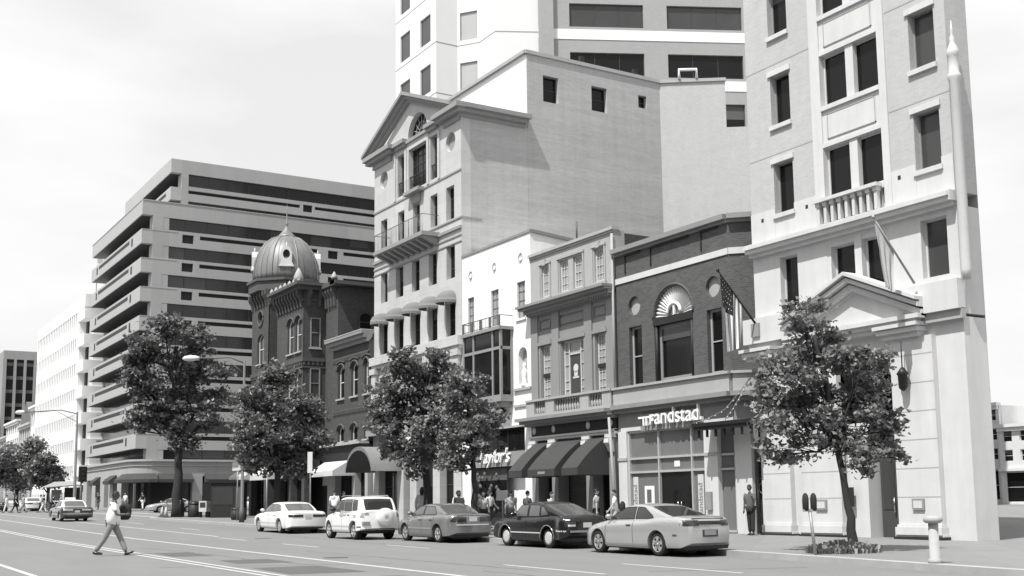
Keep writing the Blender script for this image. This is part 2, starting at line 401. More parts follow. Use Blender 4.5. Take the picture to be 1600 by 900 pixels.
for x0, x1, y0, y1 in [(-26.4, -23.6, 8.9, 10.5), (-30.2, -28.3, 9.3, 10.6), (-35.8, -33.1, 9.0, 10.0)]:
    mb = MB().quad([(x0, y0, gz(x0)+.006), (x1, y0-.1, gz(x1)+.006), (x1+.2, y1, gz(x1)+.006), (x0+.1, y1, gz(x0)+.006)])
    mb = MB(); mb.quad([(x0, y0, gz(x0)+.006), (x1, y0-.1, gz(x1)+.006), (x1+.2, y1, gz(x1)+.006), (x0+.1, y1, gz(x0)+.006)])
    struct(mb.build('road_patch', M['patch']))
for k in range(3):   # crosswalk over the side street
    mb = MB(); y = 22.6+k*.0
for y in (23.2, 26.4): struct(line('crosswalk_line', y, y, [-121.5, -89.5], .3))
for y in (19.0, 11.0):
    pass
# ------------------------------------------------------------------ pedimented limestone building
def b0(x): return gz(x)-.4
def ped_building():
    F = street(30); T = thing('pedimented_building', 'tall pale stone building with a pointed pediment, fan window and small balcony', 'building', (-60.8, 31, gz(-60)))
    xl, xr = -65.95, -54.42
    holes = []
    U = lambda a: a
    top = [(-62.57, -61.62), (-61.03, -58.58), (-58.15, -57.27)]
    wx2 = [(-64.97, -64.03), (-62.5, -61.6), (-60.43, -59.5), (-58.15, -57.27), (-56.2, -55.25)]
    wx3 = [(-64.95, -63.97), (-62.78, -61.75), (-60.6, -59.57), (-58.4, -57.38), (-56.2, -55.2)]
    wx4 = [(-65.1, -63.95), (-62.88, -61.72), (-60.66, -59.5), (-58.47, -57.33), (-56.3, -55.18)]
    hs = [RC(a, b, 20.28, 22.9) for a, b in top]+[CI(-64.53, 21.92, .56), CI(-55.64, 21.92, .56)]
    hs += [RC(a, b, 17.42, 19.34) for a, b in wx2]+[RC(a, b, 14.04, 15.95) for a, b in wx3]+[RC(a, b, 10.8, 12.72) for a, b in wx4]
    fan = AR(-61.1, -58.55, 23.55, 23.62, 1.27, 16)
    pl = plate(F, RC(xl, xr, 4.9, 23.25), hs, .45, outer_depth=.6)
    plate(F, [(xl, 23.25), (xr, 23.25), (-60.8, 26.0)], [fan], .45, outer_depth=.6, mb=pl); pl.build('wall', M['ped'], T)
    # round recesses backed with stone
    bx('circle_panel', M['pedtrim'], T, F, -65.2, -63.9, -.5, -.2, 21.2, 22.6); bx('circle_panel', M['pedtrim'], T, F, -56.3, -55.0, -.5, -.2, 21.2, 22.6)
    for i, (a, b) in enumerate(top): window(T, F, RC(a, b, 20.28, 22.9), .36, 4 if i == 1 else 2, 5, .06, .04)
    rl = MB()
    for a, b in top:                                    # low iron railings in the tall openings
        rl.box(F, a, b, -.12, -.08, 21.15, 21.2); n = int((b-a)/.13)
        for k in range(n): rl.box(F, a+.05+k*(b-a-.1)/max(1, n-1)-.012, a+.05+k*(b-a-.1)/max(1, n-1)+.012, -.11, -.09, 20.28, 21.15)
    rl.build('railing', M['black'], T)
    o = window(T, F, fan, .36, 1, 1, .09, .04)
    sp = MB(); c = (-59.83, 23.66)
    for k in range(1, 8):
        t = math.pi*k/8; sp.tube([F.p(c[0]+.34*math.cos(t), -.30, c[1]+.34*math.sin(t)), F.p(c[0]+1.1*math.cos(t), -.30, c[1]+1.12*math.sin(t))], .035, 4)
    for r in (.34, .75): sp.tube([F.p(c[0]+r*math.cos(math.pi*k/14), -.30, c[1]+r*math.sin(math.pi*k/14)) for k in range(15)], .04, 4)
    sp.build('glazing_bar', M['pedtrim'], o)
    for (a, b) in wx2: window(T, F, RC(a, b, 17.42, 19.34), .34, 2, 3)
    for (a, b) in wx3: window(T, F, RC(a, b, 14.04, 15.95), .34, 2, 3)
    for (a, b) in wx4: window(T, F, RC(a, b, 10.8, 12.72), .34, 2, 2)
    # white mullion columns round the tall windows
    for x in (-62.85, -61.33, -58.38, -57.0):
        MB().box(F, x-.12, x+.12, 0, .09, 20.1, 23.0).build('pilaster', M['ped'], T)
    # pediment: raking cornice, eaves
    zc, za = 23.35, 26.15
    for s, X in ((-1, -66.75), (1, -54.7)):
        mb = MB()
        mid = -60.8
        for (d0, d1, v1) in ((0, .22, .62), (.22, .42, .42), (.42, .62, .22)):
            x0 = X; zt0, zt1 = zc+.62-d0, 26.46-d0
            mb.prism(F, [(x0, zt0), (mid, zt1), (mid, zt1-(d1-d0)), (x0, zt0-(d1-d0))], -.05, v1)
        mb.build('raking_cornice', M['pedtrim'], T)
    mb = MB()
    for a, b in ((-66.6, -62.7), (-56.95, -53.85)):
        mb.box(F, a, b, 0, .6, 23.45, 23.72); mb.box(F, a+.1, b-.1, 0, .42, 23.25, 23.45); mb.box(F, a+.55, b-.6, 0, .12, 22.9, 23.25)
    for a, b in ((-62.68, -61.2), (-58.45, -56.98)):
        mb.box(F, a, b, 0, .34, 23.42, 23.66); mb.box(F, a+.05, b-.05, 0, .2, 23.2, 23.42)
    mb.box(F, -61.2, -58.45, 0, .12, 23.32, 23.52)
    mb.build('cornice', M['pedtrim'], T)
    S = side(-54.42)
    mb = MB(); mb.box(S, 29.45, 34.4, 0, .55, 23.5, 23.75); mb.box(S, 29.6, 34.3, 0, .36, 23.28, 23.5); mb.box(S, 29.8, 34.2, 0, .14, 23.05, 23.28)
    mb.build('eaves', M['pedtrim'], T)
    # roof behind the pediment
    MB().prism(Fr(0, 30.5), [(-66.5, 23.6), (-54.5, 23.6), (-60.8, 26.3)], 0, -5).build('roof', M['tileroof'], T)
    # string courses
    mb = MB()
    for z, h, d in ((20.02, .1, .05), (17.3, .09, .06), (16.75, .16, .12), (16.32, .09, .05), (15.96, .07, .05)):
        mb.box(F, xl-.02, xr+.02, 0, d, z-h/2, z+h/2)
    mb.box(S, 30, 31.3, 0, .04, 17.26, 17.34)
    mb.build('string_course', M['pedtrim'], T)
    bx('window_hood', M['pedtrim'], T, F, -60.9, -58.9, 0, .45, 19.92, 20.12)
    bx('keystone', M['pedtrim'], T, F, -60.4, -59.35, 0, .12, 19.36, 19.92)
    # balcony on brackets
    mb = MB(); mb.box(F, -63.55, -57.0, 0, 1.15, 16.72, 16.95)
    bal = mb.build('balcony', M['pedtrim'], T)
    for k in range(9): 
        x = -63.35+k*.76
        MB().prism(F, [(0.02, 16.72), (1.0, 16.72), (.95, 16.6), (.1, 16.25), (0.02, 16.2)], x-.13, x+.13, axis='u').build('bracket', M['pedtrim'], bal)
    mb = MB()
    mb.tube([F.p(-63.5, .05, 17.95), F.p(-63.5, 1.1, 17.95), F.p(-57.05, 1.1, 17.95), F.p(-57.05, .05, 17.95)], .022, 5)
    for k in range(34): x = -63.5+k*6.45/33; mb.tube([F.p(x, 1.1, 16.95), F.p(x, 1.1, 17.95)], .012 if k % 6 else .025, 4)
    mb.build('railing', M['pole'], bal)
    # domed canvas awnings
    for a, b in wx4:
        c = (a+b)/2; w = (b-a)/2+.12; mb = MB(); n = 10
        i0 = len(mb.v); rows = 6
        for j in range(rows+1):
            t = math.pi/2*j/rows
            for k in range(n+1):
                s_ = math.pi*k/n
                mb.v.append(F.p(c-w*math.cos(s_)*math.cos(t)**.8, .02+.85*math.sin(s_)*math.cos(t), 12.75+.62*math.sin(t)))
        for j in range(rows):
            for k in range(n):
                q = i0+j*(n+1)+k; mb.f.append((q, q+1, q+n+2, q+n+1)); mb.m.append(0); mb.sm.append(True)
        mb.v += [(x, y, z-.14) for x, y, z in mb.v[i0:i0+n+1]]
        for k in range(n): q = i0+(rows+1)*(n+1)+k; mb.f.append((i0+k, i0+k+1, q+1, q)); mb.m.append(0); mb.sm.append(False)
        mb.build('awning', M['awnm'], T)
    # ledge and lower storeys
    mb = MB(); mb.box(F, -66.0, xr+.1, 0, .35, 10.15, 10.66); mb.box(F, -66.0, xr+.04, 0, .2, 9.95, 10.15); mb.build('ledge', M['ped'], T)
    low = [RC(-64.9, -62.9, 6.6, 9.3), RC(-61.6, -58.9, 6.6, 9.3), RC(-57.6, -55.4, 6.6, 9.3)]
    mb = MB()
    for x in (-65.6, -62.3, -58.2, -54.85): mb.box(F, x-.32, x+.32, -.3, .22, 6.1, 9.6); mb.box(F, x-.42, x+.42, -.3, .32, 9.6, 9.95)
    mb.build('pilaster', M['ped'], T)
    for h in low: window(T, F, h, .05, 3, 2)
    bx('shop_cornice', M['pedtrim'], T, F, -66.1, xr, 0, .5, 5.75, 6.1)
    bx('fascia', M['pedtrim'], T, F, -65.9, xr, 0, .08, 4.7, 5.75)
    for x in (-65.35, -61.9, -60.2, -57.3, -54.85):
        p = bx('pier', M['ped'], T, F, x-.42, x+.42, -.4, .12, b0(x), 4.7)
    for a, b in ((-64.9, -62.35), (-61.5, -60.6), (-59.8, -57.7), (-56.9, -55.3)):
        window(T, F, RC(a, b, .5, 4.7), .35, 2, 2)
    # barrel awning over the entrance
    mb = MB(); n = 12; c = -63.6; w = 1.9
    for k in range(n+1):
        t = math.pi*k/n
        for v in (0, 2.1): mb.v.append(F.p(c-w*math.cos(t), v, 3.5+1.5*math.sin(t)))
    for k in range(n): q = 2*k; mb.f.append((q, q+2, q+3, q+1)); mb.m.append(0); mb.sm.append(True)
    mb.v += [F.p(c-w*math.cos(math.pi*k/n), 2.1, 3.28+1.5*math.sin(math.pi*k/n)) for k in range(n+1)]
    for k in range(n): mb.f.append((2*k+1, 2*k+3, 2*(n+1)+k+1, 2*(n+1)+k)); mb.m.append(0); mb.sm.append(False)
    mb.build('awning', M['awnm'], T)
    # front body, the taller rear part with its blank side wall
    shell(F, xl, xr, -34, -.6, b0(-60), 22.95, M['ped'], T) if False else shell(F, xl, xr, -4.38, -.6, b0(-60), 23.2, M['sidebrick'], T)
    plate(S, [(30.62, b0(-54)), (34.4, b0(-54)), (34.4, 23.1), (30.62, 23.1)], [], .01, v=.012).build('side_wall', M['sidebrick'], T)
    wins = [RC(35.52, 36.6, 24.9, 26.5), RC(39.0, 40.15, 24.95, 26.5), RC(42.55, 43.2, 25.75, 26.55)]
    plate(S, [(34.41, b0(-54)), (44.24, b0(-54)), (44.24, 27.62), (34.41, 27.62)], wins, .4, outer_depth=.5, v=.012).build('side_wall', M['sidebrick'], T)
    for w_ in wins: window(T, S, w_, .3, 1, 2, .05)
    # main rear block, with the corner cut on the diagonal
    A = (-54.42, 44.24); B = (-50.6, 49.6)
    Dg = Fr(A[0], A[1], math.degrees(math.atan2(B[1]-A[1], B[0]-A[0])))
    ln = math.hypot(B[0]-A[0], B[1]-A[1])
    plate(Dg, [(0, b0(-54)), (4.1, b0(-54)), (4.1, 27.62), (0, 27.62)], [], .5, outer_depth=3).build('side_wall', M['rbrick'], T)
    plate(Dg, [(4.1, b0(-54)), (15, b0(-54)), (15, 24.6), (4.1, 24.6)], [], .5, outer_depth=3, v=.02).build('side_wall', M['rbrick'], T)
    shell(WORLD, -66.3, -54.92, 34.4, 50, b0(-60), 27.3, M['ped'], T)
    plate(street(34.38), [(-66.6, 23.8), (-54.45, 23.8), (-54.45, 27.6), (-60.8, 27.9), (-66.6, 27.6)], [], .3).build('wall', M['white'], T)
    mb = MB(); mb.box(WORLD, -54.6, -54.32, 34.3, 44.3, 27.6, 27.82); mb.box(WORLD, -66.6, -54.4, 34.2, 34.4, 27.6, 27.8); mb.box(Dg, 0, 4.15, -.2, .1, 27.6, 27.8)
    mb.build('coping', M['greyup'], T)
    mb = MB(); mb.tube([(-53.6, 45.2, 27.8), (-53.6, 45.2, 28.4), (-53.0, 46.1, 28.4), (-53.0, 46.1, 27.8)], .1, 8); mb.build('vent_pipe', M['whitep'], T)
    mb = MB(); mb.box(WORLD, -54.55, -54.35, 38.2, 38.5, 27.8, 28.2); mb.box(WORLD, -54.55, -54.35, 42.2, 42.5, 27.8, 28.15); mb.build('roof_lamp', M['black'], T)
    return T
ped_building()

# ------------------------------------------------------------------ white stucco building
def balusters(mb, fr, u0, u1, v, z0, z1, n, r=.05, seg=8):
    for k in range(n):
        u = u0+(u1-u0)*(k+.5)/n; x, y, _ = fr.p(u, v, 0); h = z1-z0
        mb.lathe((x, y, z0), [(r*.7, 0), (r*.7, h*.08), (r*1.1, h*.3), (r*.95, h*.42), (r*.45, h*.7), (r*.5, h*.88), (r*.8, h*.92), (r*.8, h)], seg)
def white_building():
    F = street(30); xl, xr = -54.38, -47.38
    T = thing('white_stucco_building', 'bright white stucco building with a glazed bay window, niches and a script shop sign', 'building', (-50.9, 31, gz(-50)))
    w = [RC(-53.78, -53.08, 10.72, 12.6), RC(-51.28, -50.48, 10.72, 12.6), RC(-48.68, -47.88, 10.72, 12.6)]
    nich = [AR(-53.86, -53.12, 7.26, 8.85), AR(-48.6, -47.78, 7.26, 8.85)]
    circ = [CI(-53.46, 13.75, .24, 16, .3), CI(-50.92, 13.75, .24, 16, .3), CI(-48.31, 13.77, .24, 16, .3)]
    plate(F, RC(xl, xr, 5.34, 14.95), w+nich+circ, .3, outer_depth=.6).build('wall', M['white'], T)
    for h in w: window(T, F, h, .14, 2, 4, .05, .03, M['framem'], M['curtain'], sill=.08, sm=M['white'])
    for c in (-53.46, -50.92, -48.31):
        x, y, z = F.p(c, -.05, 13.76); mb = MB(); mb.lathe((x, y-.02, z), [(.26, 0), (.26, .2)], 16, axis='y'); o = mb.build('roundel', M['stone'], T)
        MB().lathe((x, y-.06, z), [(.10, 0), (.12, .06)], 10, axis='y').build('boss', M['white'], o)
    for u in (-53.49, -48.19):
        bx('niche_back', M['stone'], T, F, u-.5, u+.5, -.34, -.28, 7.0, 9.4)
        x, y, z = F.p(u, -.1, 7.28)
        MB().lathe((x, y, z), [(.18, 0), (.18, .12), (.1, .2), (.14, .45), (.16, .7), (.13, .85), (.06, .92), (.09, 1.0), (.09, 1.1), (.04, 1.2)], 12).build('statue', M['white'], T)
    mb = MB()
    for a, b in ((xl+.02, -53.08), (-49.0, xr)): mb.box(F, a, b, 0, .12, 7.1, 7.22); mb.box(F, a, b, 0, .08, 6.28, 6.4)
    mb.build('ledge', M['greyup'], T)
    # coping and return walls
    mb = MB(); mb.box(F, xl, xr+.05, -.3, .06, 14.95, 15.08); mb.build('coping', M['coping'], T)
    shell(F, xl, xr, -6, -.6, b0(-50), 14.8, M['white'], T)
    plate(side(xr), [(30.6, 12.4), (36, 12.2), (36, 14.45), (30.6, 14.95)], [], .2, v=.005).build('side_wall', M['white'], T)
    mb = MB(); mb.prism(side(xr), [(30, 14.96), (36.2, 14.4), (36.2, 14.58), (30, 15.12)], -.3, .08); mb.build('coping', M['coping'], T)
    mb = MB(); mb.tube([(-47.6, 33, 14.9), (-47.6, 33, 15.9)], .05, 6); mb.build('roof_pipe', M['pole'], T)
    bx('roof_box', M['black'], T, F, -54.3, -54.0, -1, -.6, 14.9, 15.4)
    # bay window (projecting), iron balustrade above
    B = MB(); ul, ur, pj = -53.02, -49.1, .75
    B.box(F, ul-.08, ur+.08, 0, pj+.1, 10.25, 10.42); B.box(F, ul, ur, 0, pj, 6.62, 6.95); B.box(F, ul+.2, ur-.2, 0, pj-.15, 6.35, 6.62)
    for u in (ul, -51.95, -49.98, ur-.12): B.box(F, u, u+.12, pj-.12, pj, 6.95, 10.25)
    B.box(F, ul, ur, pj-.1, pj-.01, 9.25, 9.4); B.box(F, ur-.1, ur, 0, .14, 6.95, 10.25); B.box(F, ul, ul+.1, 0, .14, 6.95, 10.25)
    B.box(F, ur-.06, ur-.02, .14, pj-.12, 9.25, 9.4)
    bay = B.build('bay_window', M['framem'], T)
    P = MB(); P.box(F, ul+.05, ur-.05, 0, pj-.06, 6.95, 10.25); P.build('pane', M['glassm'] if False else M['glass'], bay)
    for u in (-52.7, -50.0): bx('bracket', M['dark'], bay, F, u, u+.18, 0, .5, 5.95, 6.35)
    mb = MB(); mb.tube([F.p(ul, .02, 10.98), F.p(ul, pj, 10.98), F.p(ur, pj, 10.98), F.p(ur, .02, 10.98)], .025, 5); mb.tube([F.p(ul, pj, 10.5), F.p(ur, pj, 10.5)], .02, 5)
    for k in range(25): u = ul+k*(ur-ul)/24; mb.tube([F.p(u, pj, 10.42), F.p(u, pj, 10.98)], .012, 4)
    for k in range(5):
        u = ul+.1+k*(ur-ul-.2)/4; mb.box(F, u-.09, u+.09, pj-.02, pj+.03, 10.45, 10.95)
    mb.build('railing', M['pole'], bay)
    # shop front
    F2 = F
    window(T, F, RC(-53.3, -48.05, 4.12, 5.3), .1, 3, 1, .06, .05, M['dark'], M['glass'])
    bx('lintel', M['stone'], T, F, -53.4, -48.0, 0, .1, 5.3, 5.4)
    bx('sign_board', M['greylow'], T, F, -54.3, -48.0, -.3, .05, 3.4, 4.12)
    for a, b in ((xl, -53.45), (-48.0, xr)):
        bx('pier', M['white'], T, F, a, b, -.6, .06, b0(a), 5.34)
    text('sign_lettering', "Taylor's", 1.0, M['white'], F, -51.0, .12, 3.6, T, .05, 1.0, shear=.35)
    sw = window(T, F, RC(-53.4, -50.0, .75, 3.4), .18, 1, 1, .08, .05, M['dark'], M['glass'], name='shop_window')
    bx('stall_riser', M['dark'], T, F, -53.4, -50.0, -.2, 0, b0(-52), .75)
    window(T, F, RC(-49.7, -48.1, .3, 3.4), .9, 2, 1, .08, .06, M['dark'], M['glass'], name='shop_door')
    mb = MB()
    for k in range(26):
        x = -53.1+rng.random()*2.6; z = 1.0+rng.random()*2.1; x_, y_, z_ = F.p(x, -.02, z); mb.lathe((x_, y_-.02, z_), [(.02, -.1), (.12, -.05), (.15, 0), (.1, .08), (.02, .12)], 7, sx=1, sy=.3)
    mb.build('window_display', M['c_mid'], T)
    bx('poster', M['whitep'], T, F, -53.35, -53.0, .0, .02, 1.9, 2.45)
    return T
white_building()

# ------------------------------------------------------------------ grey stone building
def moulding(fr, u0, u1, steps, name, m, T, v0=0):  # steps: (v, z0, z1)
    mb = MB()
    for v, z0, z1 in steps: mb.box(fr, u0-v*.55, u1+v*.55 if v < .0 else u1+v*.2, v0, v, z0, z1)
    return mb.build(name, m, T)
def grey_building():
    F = street(30); xl, xr = -47.36, -40.4
    T = thing('grey_stone_building', 'narrow grey stone building with a heavy cornice, balustrade and three dark awnings', 'building', (-43.9, 31, gz(-44)))
    up = [(-46.38, -45.7), (-44.78, -44.04), (-43.63, -42.89), (-41.92, -41.2)]
    plate(F, RC(xl, xr, 11.1, 13.6), [RC(a, b, 11.45, 12.97) for a, b in up], .3, outer_depth=.6).build('wall', M['greyup'], T)
    for a, b in up: window(T, F, RC(a, b, 11.45, 12.97), .16, 3, 4, .07, .025, M['framel'], M['curtain'])
    mb = MB()
    for a, b in ((-46.55, -45.53), (-44.95, -42.72), (-42.09, -41.03)):
        mb.box(F, a, a+.1, 0, .05, 11.25, 13.08); mb.box(F, b-.1, b, 0, .05, 11.25, 13.08); mb.box(F, a-.06, b+.06, 0, .1, 11.27, 11.4); mb.box(F, a-.03, b+.03, 0, .08, 13.05, 13.16)
        if b-a < 1.5: mb.box(F, (a+b)/2-.12, (a+b)/2+.12, 0, .1, 13.0, 13.3)
    mb.build('architrave', M['stone'], T)
    mb = MB(); mb.box(F, xl-.05, xr+.05, -.3, .14, 13.6, 13.74); mb.box(F, xl-.02, xr+.02, -.2, .07, 13.5, 13.6); mb.build('coping', M['stone'], T)
    # main cornice
    mb = MB(); mb.box(F, xl-.3, xr+.05, 0, .75, 11.0, 11.12); mb.box(F, xl-.25, xr+.04, 0, .62, 10.9, 11.0); mb.box(F, xl-.1, xr+.02, 0, .38, 10.72, 10.9); mb.box(F, xl-.05, xr, 0, .15, 10.6, 10.72)
    for k in range(36): u = xl+.05+k*(xr-xl-.2)/35; mb.box(F, u, u+.09, .1, .33, 10.62, 10.72)
    mb.build('cornice', M['coping'], T)
    lo = [(-46.46, -45.64), (-44.68, -42.88), (-41.93, -41.15)]
    pan = [RC(-46.6, -45.6, 9.8, 10.35), RC(-44.9, -42.8, 9.8, 10.35), RC(-42.06, -41.08, 9.8, 10.35)]
    plate(F, RC(xl, xr, 5.6, 10.75), [RC(a, b, 6.35, 9.06) for a, b in lo]+pan, .3, outer_depth=.6).build('wall', M['greylow'], T)
    for p in pan:
        bx('panel', M['greylow'], T, F, p[0][0], p[1][0], -.2, -.07, p[0][1], p[2][1]); bx('panel_field', M['greylow'], T, F, p[0][0]+.12, p[1][0]-.12, -.07, -.02, p[0][1]+.12, p[2][1]-.12)
    for i, (a, b) in enumerate(lo):
        if i == 1:
            o = window(T, F, RC(a, b, 6.35, 9.06), .18, 1, 1, .08, .03, M['framel'], M['curtain'])
            mb = MB()
            for u in (-44.25, -43.31): mb.box(F, u-.03, u+.03, -.16, -.12, 6.4, 9.0)
            for z in (8.55, 7.95, 7.2, 6.8): mb.box(F, a+.08, -44.25, -.16, -.13, z-.015, z+.015); mb.box(F, -43.31, b-.08, -.16, -.13, z-.015, z+.015)
            mb.box(F, -44.25, -43.31, -.16, -.12, 8.4, 8.46); mb.build('glazing_bar', M['framel'], o)
            bx('pane', M['glassm'], o, F, -44.2, -43.36, -.17, -.168, 6.5, 8.38)
            em = MB(); x, y, z = F.p(-43.78, -.155, 7.75)
            em.lathe((x, y, z), [(.2, 0), (.2, .01)], 10, axis='y'); em.box(F, -44.02, -43.54, -.165, -.155, 7.28, 7.36); em.box(F, -43.92, -43.64, -.165, -.155, 7.38, 7.6)
            em.build('window_emblem', M['framel'], o)
        else: window(T, F, RC(a, b, 6.35, 9.06), .18, 3, 8, .07, .022, M['framel'], M['curtain']); bx('transom', M['dark'], T, F, a+.05, b-.05, -.15, -.06, 7.55, 7.72)
    mb = MB()
    for a, b in ((-46.62, -45.5), (-44.86, -42.7), (-42.07, -41.0)):
        mb.box(F, a, a+.13, 0, .05, 6.4, 9.1); mb.box(F, b-.13, b, 0, .05, 6.4, 9.1); mb.box(F, a-.05, b+.05, 0, .12, 9.1, 9.24); mb.box(F, a+.1, b-.1, 0, .06, 9.24, 9.34)
    mb.build('architrave', M['greylow'], T)
    mb = MB()
    for u in (-47.0, -45.15, -42.45, -40.72): mb.box(F, u-.3, u+.3, 0, .08, 5.9, 10.6)
    mb.build('pilaster', M['greylow'], T)
    # balustrade
    B = MB(); B.box(F, xl, xr+.04, 0, .42, 6.38, 6.48); B.box(F, xl, xr+.02, 0, .36, 5.6, 5.78)
    for a, b in ((xl, -46.65), (-45.65, -44.92), (-42.79, -42.09), (-41.07, xr)): B.box(F, a, b, .05, .36, 5.78, 6.38)
    bl = B.build('balustrade', M['greyup'], T)
    for a, b, n in ((-46.65, -45.65, 5), (-44.92, -42.79, 10), (-42.09, -41.07, 5)):
        for k in range(n):
            q = MB(); u = a+(b-a)*k/n; balusters(q, F, u, u+(b-a)/n, .2, 5.78, 6.38, 1, .075); q.build('baluster', M['greyup'], bl)
    mb = MB(); mb.box(F, xl-.4, xr+.06, 0, .8, 5.45, 5.6); mb.box(F, xl-.3, xr+.05, 0, .6, 5.32, 5.45); mb.box(F, xl-.2, xr+.04, 0, .35, 5.2, 5.32); mb.build('ledge', M['coping'], T)
    bx('frieze', M['dark'], T, F, xl+.1, xr, -.6, .1, 4.72, 5.2)
    for u in (-47.04, -45.34, -42.51, -40.8):
        x, y, z = F.p(u, .1, 5.0); MB().lathe((x, y-.05, z), [(.1, 0), (.15, .02), (.15, .06)], 14, axis='y', sy=1.25).build('medallion', M['signp'], T)
    mb = MB(); mb.box(F, xl+.1, xr, -.6, .22, 4.5, 4.72); mb.box(F, xl+.1, xr, -.6, .3, 4.62, 4.7); mb.build('shop_cornice', M['signp'], T)
    for u in (-47.0, -45.3, -42.5, -40.72):
        bx('pier', M['greylow'], T, F, u-.26, u+.26, -.5, .1, b0(u), 4.5)
        q = MB(); q.box(F, u-.3, u+.3, .1, .3, 4.35, 4.5); q.prism(F, [(.1, 4.35), (.42, 4.3), (.45, 4.12), (.3, 3.95), (.22, 3.75), (.1, 3.7)], u-.17, u+.17, axis='u'); q.build('console', M['signp'], T)
    for a, b in ((-46.72, -45.56), (-45.02, -42.78), (-42.22, -40.98)):
        zt, zb_, pr = 4.45, 3.05, 1.75
        mb = MB(); rows = 7; pts = [(pr*(t/rows), zt-(zt-zb_)*(t/rows)**1.35*.0-(zt-zb_)*(.55*(t/rows)+.45*(t/rows)**2)) for t in range(rows+1)]
        for (v0, z0), (v1, z1) in zip(pts, pts[1:]): mb.quad([F.p(a, v0+.05, z0), F.p(b, v0+.05, z0), F.p(b, v1+.05, z1), F.p(a, v1+.05, z1)], 0, True)
        mb.quad([F.p(a, pr+.05, zb_), F.p(b, pr+.05, zb_), F.p(b, pr+.05, zb_-.32), F.p(a, pr+.05, zb_-.32)])
        for e in (a, b): mb.quad([F.p(e, v+.05, z) for v, z in pts]+[F.p(e, pr+.05, zb_-.32), F.p(e, .05, zb_-.32)])
        aw = mb.build('awning', M['awnd'], T)
        if b-a > 2: bx('valance_label', M['framem'], aw, F, -44.15, -43.55, pr+.055, pr+.06, 2.83, 2.95)
        window(T, F, RC(a, b, .35, 3.7), .5 if b-a < 2 else 1.1, 2 if b-a > 2 else 1, 1, .1, .08, M['dark'], M['glass'], name='shop_window')
    shell(F, xl, xr, -12, -.6, b0(-44), 13.4, M['brick'], T)
    plate(side(xr), RC(30.6, 42, 4, 13.5), [], .2, v=.003).build('side_wall', M['oldbrick'], T)
    mb = MB(); mb.tube([F.p(xr+.02, .12, 13.4), F.p(xr+.02, .12, 5.6)], .06, 8); mb.tube([F.p(xr+.02, .5, 5.2), F.p(xr+.02, .2, .4)], .06, 8); mb.build('downpipe', M['greyup'], T)
    return T
grey_building()

